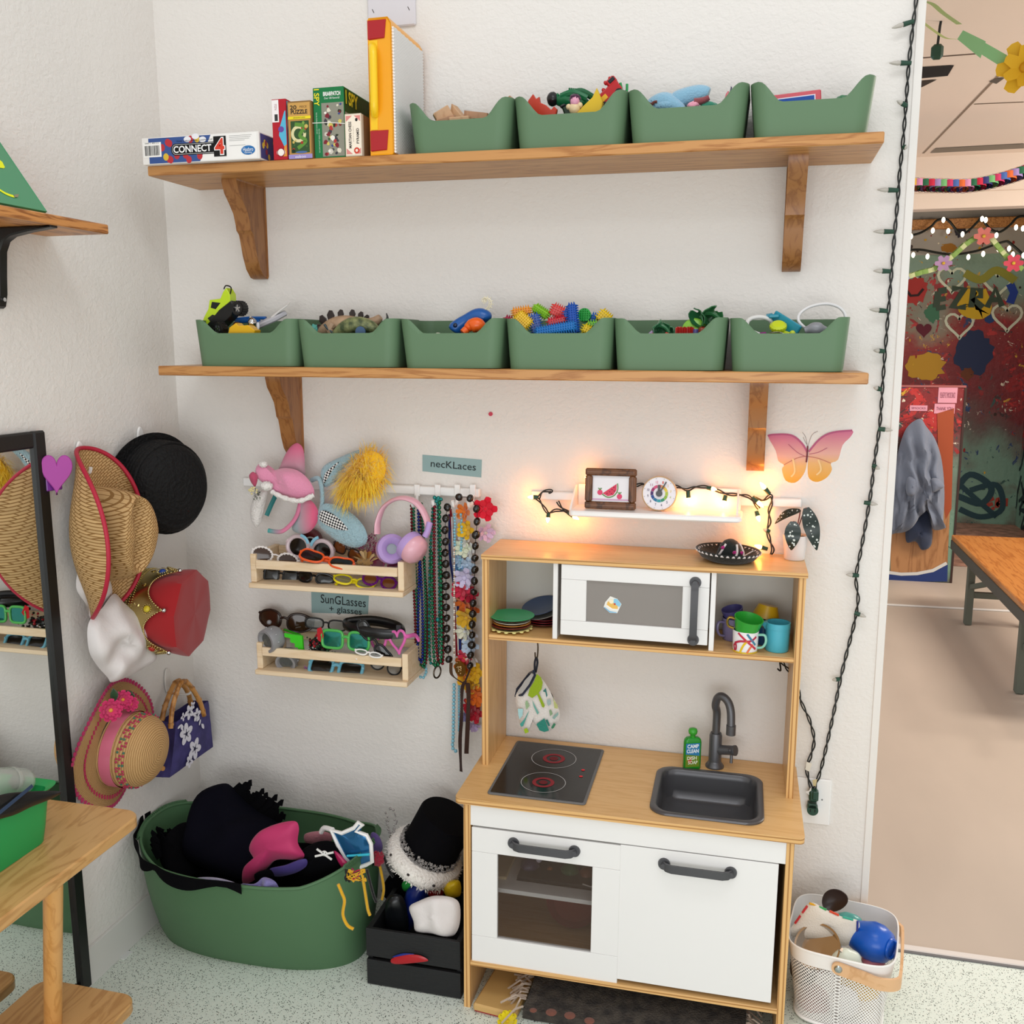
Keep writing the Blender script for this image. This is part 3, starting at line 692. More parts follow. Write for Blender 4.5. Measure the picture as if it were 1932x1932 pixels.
a, b = K(1312, 1099, y=DY), K(1309, 1207, y=DY); kp('microwave_handle', handle((a.x, DY, a.z), (a.x, DY, b.z), .017, .0155), md)
# cabinet doors
YF = -KD+.008
cz1 = K(1180, 1560, y=YF).z
ap0, ap1 = K(887, 1540, y=YF), K(1475, 1600, y=YF)
kp('front_rail', lambda mb: mb.box(((lx0+lx1)/2, YF+.006, (ZC-th+K(1180, 1593, y=YF).z)/2), (lx1-lx0-2*lt, .012, ZC-th-K(1180, 1593, y=YF).z), 'lacquer', .0006))
ox0, ox1 = K(890, 1680, y=YF).x, K(1168, 1700, y=YF).x; oz1 = K(1030, 1578, y=YF).z; oz0 = K(1030, 1835, y=YF).z
wx0, wx1 = K(938, 1690, y=YF).x, K(1116, 1710, y=YF).x; wz1 = K(1030, 1624, y=YF).z; wz0 = K(1030, 1785, y=YF).z
od = kp('oven_door', door_frame(ox0, ox1, oz0, oz1, wx0, wx1, wz0, wz1, YF))
kp('window_pane', lambda mb: mb.box(((wx0+wx1)/2, YF+.006, (wz0+wz1)/2), (wx1-wx0+.004, .002, wz1-wz0+.004), 'clear_glass'), od)
a, b = K(969, 1590, y=YF), K(1084, 1606, y=YF); kp('oven_handle', handle((a.x, YF, a.z), (b.x, YF, a.z-.0005), .020, .0165), od)
cx0, cx1 = K(1167, 1720, y=YF).x, K(1462, 1760, y=YF).x; c1_ = K(1315, 1612, y=YF).z; c0_ = K(1315, 1871, y=YF).z
cdr = kp('cupboard_door', lambda mb: mb.box(((cx0+cx1)/2, YF+.006, (c0_+c1_)/2), (cx1-cx0, .012, c1_-c0_), 'lacquer', .001))
a, b = K(1253, 1629, y=YF), K(1379, 1641, y=YF); kp('cupboard_handle', handle((a.x, YF, a.z), (b.x, YF, a.z-.0005), .020, .0165), cdr)
bz1 = K(1180, 1856, y=YF).z
BT = bz1-.002
kp('bottom_shelf', plate(lx0+lt, lx1-lt, YF-.003, -.01, BT, .011))
isz = K(1030, 1694, y=YF+.03).z
kp('inner_shelf', lambda mb: mb.box(((ox0+ox1)/2, -.16, isz), (ox1-ox0, .29, .010), 'lacquer', .0006))
kp('inner_partition', lambda mb: mb.box((ox1-.003, -.17, (BT+ZC-th)/2), (.008, .31, ZC-th-BT-.001), 'lacquer'))
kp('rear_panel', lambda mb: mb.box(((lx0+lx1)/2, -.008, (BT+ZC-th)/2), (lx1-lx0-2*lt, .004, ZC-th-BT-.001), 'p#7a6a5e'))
# ------------------------------------------------------------------ games and case on the upper shelf
FS = -.2
def fxz(u, v, y): p = P(u, v, y=y); return p.x, p.z
def upbox(name, label, cat, u0, u1, vt, vb, y, dep, m, deco=None, side=None, group=None, mside=None):
    x0 = P(u0, (vt+vb)/2, y=y).x; x1 = P(u1, (vt+vb)/2, y=y).x; zt = P((u0+u1)/2, vt, y=y).z; zb = z1((x0+x1)/2)+.0006
    mb = MB(); mb.box(((x0+x1)/2, y+dep/2, (zt+zb)/2), (x1-x0, dep, zt-zb), m, .001)
    w_, h_ = x1-x0, zt-zb
    if deco: deco(mb, frame((x0, y, zb), (1, 0, 0), (0, 0, 1)), w_, h_)
    if side: side(mb, frame((x1, y, zb), (0, 1, 0), (0, 0, 1)), dep, h_)
    return solo(name, mb, label, cat, group)
GB = 'game boxes on the upper shelf'
def connect(mb, f, w_, h_):
    mb.rect2(f, w_*.06, h_*.03, w_*.60, h_*.97, 'p#3a5590'); mb.poly2(f, [(w_*.50, h_*.03), (w_*.60, h_*.97), (w_*.985, h_*.97), (w_*.985, h_*.03)], 'p#f0eeeb', .0005)
    for i in range(16):
        x, y = random.uniform(.17, .5)*w_, random.choice((random.uniform(.1, .3), random.uniform(.35, .9)))*h_
        mb.disc2(f, x, y, .0068, random.choice(('p#d8b43c', 'p#b8343c')), .0078, .0006, 14)
    for x, y in ((.40, .86), (.53, .82), (.47, .95)): mb.disc2(f, x*w_, y*h_, .009, 'p#e8e8ee', .006, .0007, 14)
    mb.rect2(f, w_*.015, h_*.27, w_*.17, h_*.82, 'p#f4f2ee', .0007); x = w_*.027
    while x < w_*.155: d = random.choice((.0007, .0012, .0018)); mb.rect2(f, x, h_*.33, x+d, h_*.70, 'dark', .001); x += d+random.choice((.0008, .0013))
    mb.text2(f, '5000 3  40012 6', w_*.09, h_*.79, w_*.12, h_*.05, 'p#333333', .001)
    mb.poly2(f, [(p[0], p[1]) for p in rrect(w_*.43, h_*.44, h_*.2, 5, w_*.47, h_*.50)], 'p#111111', .0008); mb.poly2(f, [(p[0], p[1]) for p in rrect(w_*.41, h_*.37, h_*.17, 5, w_*.47, h_*.50)], 'p#f4f4f4', .0010)
    mb.poly2(f, [(p[0], p[1]) for p in rrect(w_*.405, h_*.345, h_*.16, 5, w_*.47, h_*.50)], 'p#111111', .0012)
    mb.text2(f, 'CONNECT', w_*.44, h_*.50, w_*.325, h_*.26, 'p#f6f6f6', .0015, .02)
    mb.box((w_*.675, h_*.53, .0012), (w_*.105, h_*.74, .0006), 'p#111111', 0, f); mb.text2(f, '4', w_*.675, h_*.53, w_*.095, h_*.66, 'p#f6f6f6', .0020, .06); mb.text2(f, '4', w_*.675, h_*.53, w_*.08, h_*.58, 'p#d6402e', .0024, .03)
    mb.text2(f, 'THE ORIGINAL GAME OF', w_*.46, h_*.80, w_*.31, h_*.055, 'p#111111', .0012)
    for k, q in enumerate((.19, .18, .17, .13)): mb.rect2(f, w_*.755, h_*(.88-k*.06), w_*(.755+q), h_*(.89-k*.06), 'p#777777', .0009)
    mb.rect2(f, w_*.755, h_*.52, w_*.89, h_*.53, 'p#777777', .0009)
    mb.disc2(f, w_*.91, h_*.33, w_*.058, 'p#2d6fae', h_*.17, .0009); mb.text2(f, 'Hasbro', w_*.91, h_*.36, w_*.085, h_*.14, 'p#f2f2f2', .0012); mb.text2(f, 'Gaming', w_*.91, h_*.24, w_*.06, h_*.08, 'p#f2f2f2', .0012)
def connside(mb, f, d, h_):
    mb.rect2(f, 0.006, h_*.05, d, h_*.95, 'p#46447c')
    for i in range(30): mb.disc2(f, random.uniform(.01, d), random.uniform(.12, .85)*h_, .005, random.choice(('p#d8b43c', 'p#8c3048', 'p#d8b43c')), .0065, .0006, 12)
upbox('board_game_box', 'long white and blue CONNECT 4 game box lying flat', 'game box', 268, 489, 254, 308, -.222, .2, 'p#e9e6e2', connect, connside, GB)
def redbox(mb, f, w_, h_):
    mb.rect2(f, w_*.03, h_*.62, w_*.5, h_*.985, 'p#efe9ea', .0006); mb.rect2(f, w_*.2, h_*.64, w_*.42, h_*.75, 'p#333333', .0008); mb.text2(f, 'PUZZLE', w_*.3, h_*.87, h_*.1, w_*.14, 'p#a05060', .0008, 0, pi/2)
    mb.poly2(f, [(w_*.9, h_*.8), (w_*.97, h_*.8), (w_*.97, h_*.12), (w_*.45, h_*.4), (w_*.55, h_*.55)], 'p#58b0d0', .0006); mb.disc2(f, w_*.62, h_*.5, w_*.2, 'p#6a4a9a', h_*.05, .0008); mb.disc2(f, w_*.55, h_*.12, w_*.3, 'p#f0e8e0', h_*.06, .0008); mb.ring2(f, w_*.55, h_*.12, w_*.22, w_*.27, 'p#8a2030', .001, 20)
    mb.poly2(f, [(w_*.8, h_*.22), (w_*.97, h_*.25), (w_*.97, h_*.05), (w_*.7, h_*.05)], 'p#d8903a', .0007)
def redside(mb, f, d, h_): mb.rect2(f, .003, h_*.03, d, h_*.97, 'p#5aaecc'); mb.disc2(f, d*.3, h_*.6, d*.25, 'p#efe6d8', h_*.15); mb.disc2(f, d*.5, h_*.25, d*.3, 'p#e0a040', h_*.12)
upbox('puzzle_box', 'narrow red puzzle box with a white label strip, standing upright', 'game box', 514, 541, 186.5, 304, -.205, .05, 'p#b01e2c', redbox, redside, GB)
def puz(mb, f, w_, h_):
    mb.rect2(f, w_*.04, h_*.72, w_*.96, h_*.97, 'p#c89a54'); mb.text2(f, '20', w_*.26, h_*.89, w_*.28, h_*.075, 'p#2c2622', .0007, .02); mb.text2(f, 'PIECE', w_*.68, h_*.895, w_*.3, h_*.035, 'p#6a5030', .0007); mb.text2(f, 'PUZZLE', w_*.5, h_*.81, w_*.7, h_*.075, 'p#2c2622', .0007, .03)
    mb.rect2(f, w_*.02, h_*.685, w_*.98, h_*.735, 'p#e8d428', .0006); mb.text2(f, 'DRAGON LAND', w_*.5, h_*.71, w_*.5, h_*.02, 'p#40382a', .0009)
    mb.rect2(f, w_*.04, h_*.07, w_*.96, h_*.68, 'p#b98a4a', .0005); mb.rect2(f, w_*.12, h_*.10, w_*.9, h_*.655, 'p#33502e', .0007)
    mb.ring2(f, w_*.45, h_*.43, w_*.2, w_*.32, 'p#d8d0a0', .0008, 24); mb.line2(f, [(q.x, q.y) for q in spline([(w_*.3, h_*.6, 0), (w_*.7, h_*.55, 0), (w_*.5, h_*.4, 0), (w_*.75, h_*.3, 0), (w_*.4, h_*.18, 0)], 6)], w_*.14, 'p#5c8c3a', .001)
    for i in range(14): mb.disc2(f, random.uniform(.17, .85)*w_, random.uniform(.13, .62)*h_, w_*random.uniform(.03, .08), random.choice(('p#7aa048', 'p#1e3020', 'p#a03028', 'p#46683a', 'p#c8b060')), None, .0012, 8)
    mb.disc2(f, w_*.55, h_*.11, w_*.25, 'p#4a6a9c', h_*.02, .0012); mb.rect2(f, 0, 0, w_, h_*.075, 'p#9a8cc4', .0006); mb.text2(f, 'eeboo', w_*.5, h_*.035, w_*.45, h_*.045, 'p#efeaf4', .0009)
upbox('puzzle_box', 'tan upright box reading 20 PIECE PUZZLE', 'game box', 543.5, 588, 190, 304, -.207, .05, 'p#8c6a3c', puz, None, GB)
def collage(mb, f, x0, y0, x1, y1, n=46):
    mb.rect2(f, x0, y0, x1, y1, 'p#8b8a7c', .0005)
    for i in range(n):
        r = random.uniform(.06, .16)*(x1-x0); x, y = random.uniform(x0+r, x1-r), random.uniform(y0+r, y1-r); c_ = random.choice(('#e8e4da', '#c9c4b8', '#2c3326', '#7a2430', '#3c5a34', '#403c44', '#d8d2c0', '#b03a38', '#3c4c86', '#cfc060'))
        a = random.uniform(0, 6); mb.poly2(f, [(x+r*cos(a+t)*random.uniform(.5, 1), y+r*sin(a+t)*random.uniform(.5, 1)) for t in (0, 1, 2, 3, 4, 5)], 'p'+c_, .0006+i*.00001)
def ispy(mb, f, w_, h_):
    collage(mb, f, w_*.27, h_*.02, w_*.99, h_*.78); mb.text2(f, 'I SPY', w_*.13, h_*.86, h_*.24, w_*.17, 'p#e6d832', .0012, .02, -pi/2)
    mb.text2(f, 'BRIARPATCH', w_*.62, h_*.905, w_*.56, h_*.06, 'p#f0f0ec', .0008, .03); mb.text2(f, 'Over 100 Rewards!', w_*.62, h_*.845, w_*.5, h_*.03, 'p#dfe8df', .0008)
    for k, (x, l) in enumerate(((.10, .3), (.17, .34))): mb.text2(f, 'find the hidden pictures and win', w_*x, h_*(.5-k*.25), h_*l, w_*.06, 'p#c8dcc8', .0008, 0, -pi/2)
    mb.line2(f, [(-w_*.05, h_*.505), (w_*.5, h_*.5), (w_*1.02, h_*.47)], .0015, 'p#e6e2da', .002)
def ispyside(mb, f, d, h_):
    mb.rect2(f, .002, h_*.02, d, h_*.98, 'p#2e4a20'); collage(mb, f, .004, h_*.03, d-.004, h_*.65, 40); mb.text2(f, 'I SPY', d*.2, h_*.86, d*.34, h_*.2, 'p#d8d030', .002, .03)
    mb.disc2(f, d*.82, h_*.78, d*.12, 'p#a89a4a', None, .001, 12)
upbox('board_game_box', 'tall green I SPY game box with a photo collage', 'game box', 592, 650, 164, 302, -.2, .19, 'p#1c7442', ispy, ispyside, GB)
def mart(mb, f, w_, h_):
    mb.rect2(f, w_*.06, h_*.03, w_*.97, h_*.97, 'p#f0e4d2'); 
    for a, b in ((.08, .95), (.95, .95), (.08, .05), (.95, .05)):
        mb.poly2(f, [(w_*a, h_*b), (w_*a, h_*(b+(-.14 if b > .5 else .14))), (w_*(a+(.38 if a < .5 else -.38)), h_*b)], 'p#d88a84', .0006)
    mb.text2(f, 'MARTIAN CHESS', w_*.32, h_*.50, h_*.62, w_*.17, 'p#33302e', .0008, .02, pi/2); mb.text2(f, 'PYRAMID', w_*.78, h_*.47, h_*.36, w_*.16, 'p#33302e', .0008, .02, pi/2); mb.text2(f, 'game for two players', w_*.52, h_*.52, h_*.36, w_*.05, 'p#6a6460', .0008, 0, pi/2)
    mb.disc2(f, w_*.70, h_*.13, w_*.17, 'p#c8402e'); mb.disc2(f, w_*.70, h_*.13, w_*.08, 'p#f0d8c8', None, .0009); mb.disc2(f, w_*.72, h_*.85, w_*.08, 'p#2a2a2a', h_*.04)
def martside(mb, f, d, h_): mb.rect2(f, .012, .001, d, h_*.99, 'p#8c6a48')
upbox('board_game_box', 'small cream box reading MARTIAN CHESS in front of the green game box', 'game box', 649, 680, 214, 300, -.2045-.02+.0195, .0045, 'p#d9ccb8', None, None, GB) if False else None
x1_ = P(681, 260, y=-.203).x
upbox('board_game_box', 'small cream box reading MARTIAN CHESS beside the tall green box', 'game box', 651, 682, 214, 300, -.206, .05, 'p#d9ccb8', mart, martside, GB)
# yellow case
yx0, yx1 = P(697, 160, y=-.2).x, P(741, 160, y=-.2).x; yzt = P(720, 33, y=-.2).z; yzb = z1(yx0)+.0006; yw, yh = yx1-yx0, yzt-yzb
yc = thing('carrying_case', 'tall yellow and red plastic case standing on edge with a ribbed white side', 'case', ((yx0+yx1)/2, -.1, yzb))
mb = MB(frame((yx0, -.2, yzb), (1, 0, 0), (0, 0, 1)))   # local x right, y up, z towards the room
Dp = .185
mb.prism([(0, .0), (yw*.95, 0), (yw*1.0, .004), (yw, yh-.012), (yw*.86, yh), (.003, yh), (0, yh-.004)], -Dp, 'g#eba21c', None, .003); make('shell', mb, yc)
fy_ = frame((yx0, -.2, yzb), (1, 0, 0), (0, 0, 1))
for y0_, y1_ in ((.845, .985), (.03, .185)):
    mb = MB(fy_); mb.prism([(-.001, yh*y0_), (yw*.70, yh*y0_+.002), (yw*.78, yh*y1_), (-.001, yh*y1_)], .004, 'g#a81a22', TR((0, 0, -.001)), .0015); make('corner_block', mb, yc)
mb = MB(fy_); mb.tube(spline([(yw*.2, yh*.30, 0), (yw*.28, yh*.36, .012), (yw*.3, yh*.56, .014), (yw*.28, yh*.74, .012), (yw*.18, yh*.8, 0)], 6), .0085, 'g#f2c81e', 10); mb.prism([(yw*.0, yh*.19), (yw*.32, yh*.19), (yw*.4, yh*.84), (0, yh*.84)], .0015, 'g#f0c21e', TR((0, 0, -.0002))); make('handle', mb, yc)
mb = MB(frame((yx1, -.2, yzb), (0, 1, 0), (0, 0, 1))); N_ = 44
mb.grid(lambda a, b: (.002+a*(Dp-.004), .004+b*(yh-.022), .0035+.0013*sin(2*pi*N_*.9*(b+a*.20))), 24, N_*8, 'white_plastic', th=.004); make('ribbed_lid', mb, yc, 60)
# blank cover plate
a, b = P(694, -30, y=0), P(786, 49, y=0); mb = MB(); mb.box(((a.x+b.x)/2, -.004, (a.z+b.z)/2), (b.x-a.x, .008, a.z-b.z), 'g#d6d3d8', .003)
pf = frame((0, -.0082, 0), (1, 0, 0), (0, 0, 1))
for u, v in ((704, 21), (771, 16)): p = P(u, v, y=-.008); mb.line2(pf, [(p.x-.002, p.z+.004), (p.x+.002, p.z-.004)], .0016, 'p#55504c', .0003)
solo('cover_plate', mb, 'blank pale grey wall cover plate above the yellow case', 'wall plate')
p = P(926, 781, y=0); mb = MB(); mb.cyl((p.x, -.003, p.z), (p.x, 0, p.z), .005, 'g#c42a48', n=14); solo('wall_dot', mb, 'tiny red dot stuck on the wall under the lower shelf', 'sticker')
# ------------------------------------------------------------------ toys in the upper bins
def R_(ax=0, ay=0, az=0): return rotm(radians(ax), radians(ay), radians(az))
def at(u, v, y, rot=None): return TR(P(u, v, y=y)) @ (rot or Matrix.Identity(4))
def block(u, v, y, d, rot, m, label, g, shape='box'):
    mb = MB(at(u, v, y, rot))
    if shape == 'box': mb.box((0, 0, 0), d, m, .0015)
    elif shape == 'wedge': mb.prism([(-d[0]/2, -d[2]/2), (d[0]/2, -d[2]/2), (-d[0]/2, d[2]/2)], d[1], m, frame((0, d[1]/2, 0), (1, 0, 0), (0, 0, 1)), .001)
    elif shape == 'arch':
        o = [(-d[0]/2, -d[2]/2)]+[(-d[0]*.3*cos(pi*i/8), -d[2]/2+d[0]*.3*sin(pi*i/8)) for i in range(9)]+[(d[0]/2, -d[2]/2), (d[0]/2, d[2]/2), (-d[0]/2, d[2]/2)]
        mb.prism(o, d[1], m, frame((0, d[1]/2, 0), (1, 0, 0), (0, 0, 1)))
    return solo('wooden_block', mb, label, 'toy block', g)
GW = 'wooden blocks in the upper bin'
wood('block_a', '#c9a27c', '#b58c64', (8, 8, 1.5), .55, 4, 3); wood('block_b', '#b58a68', '#9c7252', (8, 8, 1.5), .55, 4, 3)
block(836, 218, -.10, (.037, .035, .026), R_(10, -30, 15), 'block_a', 'wooden block tilted up at the left of the block bin', GW)
block(872, 216, -.07, (.045, .03, .034), R_(0, 12, -10), 'block_a', 'pale wooden wedge peaking in the middle of the block bin', GW, 'wedge')
block(868, 229, -.125, (.043, .03, .018), R_(10, -4, 8), 'block_a', 'flat pale wooden block at the front of the block bin', GW)
block(899, 225, -.09, (.05, .03, .028), R_(8, 8, 5), 'block_b', 'curved brown wooden arch right of the pale blocks', GW, 'arch')
block(843, 231, -.12, (.04, .03, .02), R_(10, -15, 5), 'block_b', 'brown wooden block under the tilted one', GW)
block(940, 212, -.06, (.085, .05, .012), R_(10, -38, 0), 'block_b', 'brown wooden plank leaning on the bin corner', GW)
for u, v, y in ((812, 262, -.1), (865, 262, -.1), (915, 262, -.1)): pass
GA = 'toys in the second upper bin'
def cut(name, u, v, y, s_, pts, th, m, rot, label, cat, g):
    mb = MB(at(u, v, y, rot)); mb.prism([(x*s_, z*s_) for x, z in pts], th, m, frame((0, 0, 0), (1, 0, 0), (0, 0, 1)), .0015); return solo(name, mb, label, cat, g)
dog = [(-.9, -.6), (.95, -.6), (1.0, -.2), (.8, -.05), (.65, -.25), (.3, .0), (-.05, .12), (-.12, .42), (-.3, .3), (-.5, .55), (-.75, .2)]
cut('toy_animal', 1022, 199, -.11, .036, dog, .012, 'g#c23a22', R_(5, 6, 0), 'flat red toy animal cut-out with pointed ears', 'toy', GA)
cut('toy_animal', 1001, 202, -.09, .024, dog, .010, 'g#a82a1c', R_(0, -20, 10), 'dark red cut-out toy half hidden behind the bright red one', 'toy', GA)
fig = thing('toy_figure', 'dark green toy figure with a black head lying on its back', 'toy figure', P(1075, 200, y=-.08), GA)
mb = MB(at(1078, 192, -.08, R_(0, 8, 0))); mb.blob((0, 0, 0), (.04, .02, .016), 'g#12653c', .12, 4, seed=2); mb.tube(spline([(-.02, -.01, .006), (.005, -.016, .014), (.035, -.012, .006)], 5), .008, 'g#12653c'); mb.tube(spline([(.0, -.012, .012), (.02, -.01, .02), (.045, 0, .012)], 5), .007, 'g#0f5a34')
for k in range(4): mb.tube([(-.004+k*.004, -.012, .012), (-.005+k*.0045, -.012, .024)], .0022, 'g#12653c', 6)
make('body', mb, fig); mb = MB(at(1043, 187, -.085)); mb.blob((0, 0, 0), (.013, .013, .014), 'g#17181a', .1, seed=4); mb.box((.011, 0, .002), (.008, .016, .016), 'g#12653c', .003); make('head', mb, fig)
doll = thing('toy_doll', 'tiny pink doll with purple hair', 'doll', P(1085, 207, y=-.13), GA)
mb = MB(at(1084, 205, -.13)); mb.ball((0, 0, 0), (.012, .01, .012), 'g#e0c89c'); mb.ball((-.012, 0, .004), (.006, .006, .006), 'g#e0c89c'); mb.ball((.011, 0, .006), (.006, .006, .006), 'g#e0c89c'); make('body', mb, doll)
mb = MB(at(1085, 192, -.13)); mb.ball((0, 0, 0), (.010, .010, .011), 'g#dc9cb4'); make('head', mb, doll); mb = MB(at(1085, 187, -.127)); mb.blob((0, 0, 0), (.011, .011, .010), 'f#4a2440', .3, 6, seed=5); make('hair', mb, doll)
cut('toy_ramp', 1112, 206, -.12, .03, [(-1, -.6), (.9, -.5), (1, .3), (.6, 1.2), (.3, .6), (-.3, .1)], .02, 'g#d8b422', R_(0, 0, 0), 'yellow toy ramp piece next to the fire truck', 'toy', GA)
mb = MB(at(1085, 203, -.105, R_(0, -20, 0))); mb.box((-.008, 0, 0), (.035, .012, .024), 'g#15301e', .003); mb.box((-.022, -.001, .012), (.012, .014, .006), 'g#191a1c', .002); solo('toy_bench', mb, 'small dark green toy bench behind the pink doll', 'toy', GA)
tr = thing('toy_truck', 'red toy fire truck tipped up on the bin edge', 'toy truck', P(1148, 185, y=-.1), GA); TT = at(1148, 182, -.09, R_(0, -40, 0))
mb = MB(TT); mb.box((0, 0, 0), (.062, .034, .024), 'g#b51a20', .003); mb.box((.022, 0, .015), (.022, .032, .016), 'g#b51a20', .003); mb.box((-.012, -.017, -.001), (.02, .002, .01), 'g#e8b428', .0005); make('body', mb, tr)
mb = MB(TT); mb.box((-.008, -.0005, -.013), (.046, .037, .006), 'g#e0a81e', .001); make('bumper', mb, tr)
mb = MB(TT); mb.box((.024, -.0005, .016), (.014, .0335, .008), 'g#1c1c22', .001); make('window', mb, tr)
for q in (-.018, .02): mb = MB(TT); mb.cyl((q, -.02, -.014), (q, .02, -.014), .008, 'black_plastic', n=16); make('wheel', mb, tr)
for q in (.0, .012, .024): mb = MB(TT); mb.ball((q, -.008, .022 if q > .01 else .014), (.004, .004, .005), 'g#b51a20', 10, 8); make('light', mb, tr)
mb = MB(at(1172, 168, -.09)); mb.tube([(0, 0, -.012), (.001, 0, .0), (-.002, 0, .012)], .0028, 'g#2a9a54', 8); mb.tube([(.011, 0, -.014), (.012, 0, .0), (.012, 0, .009)], .0028, 'g#2a9a54', 8); solo('toy_plant', mb, 'pair of little green stalks beyond the fire truck', 'toy', GA)
GC = 'soft toys in the third upper bin'
mat('plush_blue', '#86b3cc', .95, spec=.1, bump=.6, bscale=260, sheen=.6)
mb = MB(); a, b, c, d, e = (P(*q, y=-.1) for q in ((1232, 205), (1252, 195), (1280, 188), (1310, 180), (1328, 178)))
mb.tube(spline([P(1225, 212, y=-.11), a, b, P(1270, 200, y=-.11), P(1290, 212, y=-.12)], 6), [.006+.016*sin(pi*(.15+.8*i/24)) for i in range(25)], 'plush_blue', 14)
mb.tube(spline([P(1278, 192, y=-.1), c, d, e, P(1336, 180, y=-.1)], 6), [.012+.007*sin(pi*(.1+.85*i/24)) for i in range(25)], 'plush_blue', 14); mb.blob(P(1262, 203, y=-.1), (.034, .028, .016), 'plush_blue', .1, seed=3)
solo('plush_toy', mb, 'pale blue plush toy with its limb flopped over the bin', 'soft toy', GC)
mb = MB(); mb.blob(P(1222, 199, y=-.12), (.01, .01, .007), 'f#6e3c36', .3, 5, seed=1); mb.tube(spline([P(1228, 199, y=-.12), P(1234, 193, y=-.12), P(1240, 192, y=-.12)], 5), .003, 'f#6e3c36'); solo('plush_toy', mb, 'small brown soft toy showing left of the blue plush', 'soft toy', GC)
mb = MB(); mb.tube(spline([P(1310, 193, y=-.13), P(1325, 190, y=-.13), P(1338, 184, y=-.13)], 5), [.008-.0003*i for i in range(11)], 'f#8c4a50', 10); solo('plush_toy', mb, 'rusty red fringe of a soft toy under the blue limb', 'soft toy', GC)
mb = MB(); mb.blob(P(1308, 200, y=-.13), (.012, .012, .009), 'f#e8a0b4', .2, 4, seed=6); solo('plush_toy', mb, 'pink soft toy bit below the blue plush limb', 'soft toy', GC)
mb = MB(); mb.blob(P(1337, 201, y=-.12), (.018, .014, .009), 'f#3c8a70', .2, 4, seed=8); solo('plush_toy', mb, 'teal rounded toy back near the rim', 'soft toy', GC)
mb = MB(); mb.tube([P(1371, 190, y=-.15), P(1373, 178, y=-.15), P(1374, 172, y=-.15)], [.005, .004, .001], 'g#d06a74', 10); mb.tube([P(1378, 175, y=-.15), P(1380, 165, y=-.15), P(1379, 163, y=-.15)], [.002, .0015, .0005], 'g#4a4a60', 8); solo('toy_spike', mb, 'pink pointed toy tip at the right of the third bin', 'toy', GC)
p = P(1497, 182, y=-.1); mb = MB(TR(p) @ R_(-12, -3.5, 0)); w2 = .055
mb.box((-.002, 0, -.022), (.108, .012, .055), 'g#c43a4a', .002); fr = frame((-.002, -.0062, -.022), (1, 0, 0), (0, 0, 1)); mb.rect2(fr, -.046, -.028, .043, .0185, 'p#e8e6ee', .0004); mb.rect2(fr, -.044, -.028, .041, .0165, 'p#1f4fa0', .0008)
solo('drawing_board', mb, 'red framed board with a blue screen standing in the last upper bin', 'toy board')
mb = MB(); mb.blob(P(1590, 187, y=-.11), (.012, .012, .007), 'g#3e7a54', .2, 4, seed=9); solo('toy_lump', mb, 'small green toy just above the rim of the last upper bin', 'toy')
# ------------------------------------------------------------------ toys in the lower bins
bg = thing('toy_buggy', 'lime green and black toy buggy with chunky wheels', 'toy car', P(410, 600, y=-.1)); ay = -.105
A_ = P(389, 612, y=ay); B_ = P(438, 562, y=ay); dx = (B_-A_).normalized(); up_ = V((-dx.z, 0, dx.x)); BT_ = frame((A_+B_)/2, dx, V((0, 1, 0)).cross(dx)*-1 if False else up_)
L_ = (B_-A_).length/2
def bgp(pts, th, m, name, zoff=0, lb_=None):
    mb = MB(BT_ @ TR((0, 0, zoff))); mb.prism([(x*L_, y*L_) for x, y in pts], th, m, None, .0015); return make(name, mb, bg)
bgp([(-1.1, -.5), (-.9, -.75), (.5, -.75), (.95, -.5), (1.0, -.2), (.2, -.1), (-.9, -.2)], .036, 'g#161718', 'chassis', -.018)
bgp([(-1.15, -.2), (-.6, -.35), (.2, -.35), (.9, -.2), (1.15, .1), (1.2, .45), (.95, .42), (.6, .28), (.1, .62), (-.25, .35), (-.7, .22), (-1.05, .05)], .030, 'g#bcd82a', 'body', -.015)
bgp([(.05, .05), (.5, .1), (.15, .48), (-.12, .3)], .032, 'g#15171a', 'window', -.016); bgp([(-.6, -.18), (-.1, -.22), (-.25, .0), (-.6, .05)], .032, 'g#1c1e1c', 'vent', -.016)
mb = MB(BT_); mb.tube(spline([(1.15*L_, .1*L_, .012), (1.4*L_, .3*L_, .012), (1.25*L_, .55*L_, .012), (1.05*L_, .5*L_, .012)], 5), .0016, 'black_plastic', 6); make('roll_bar', mb, bg)
def wheel(u, v, y, r, par):
    c = P(u, v, y=y); mb = MB(TR(c) @ R_(0, 0, -12)); fr = Matrix.Rotation(pi/2, 4, 'X')
    mb.lathe([(r*.62, -.011), (r*.92, -.011), (r, -.007), (r, .007), (r*.92, .011), (r*.62, .011), (r*.6, .004), (r*.6, -.004), (r*.62, -.011)], 'black_plastic', fr, 26)
    for i in range(18): t = 2*pi*i/18; mb.box((r*cos(t), 0, r*sin(t)), (.0022, .018, .003), 'black_plastic', 0, None)
    w2_ = make('wheel', mb, par)
    mb = MB(TR(c) @ R_(0, 0, -12)); mb.cyl((0, -.006, 0), (0, .006, 0), r*.6, 'p#55565a', n=20); mb.cyl((0, -.0095, 0), (0, -.005, 0), r*.14, 'chrome', n=12)
    for i in range(5): t = 2*pi*i/5+.3; mb.bar((0, -.008, 0), (r*.58*cos(t), -.007, r*.58*sin(t)), r*.2, .003, 'chrome')
    mb.lathe([(r*.56, .0062), (r*.64, .010)], 'chrome', fr, 20); make('hub', mb, w2_)
wheel(453, 582, -.115, .0165, bg); wheel(415, 621, -.148, .0165, bg); wheel(392, 632, -.10, .0165, bg)
GT = 'toys in the leftmost lower bin'
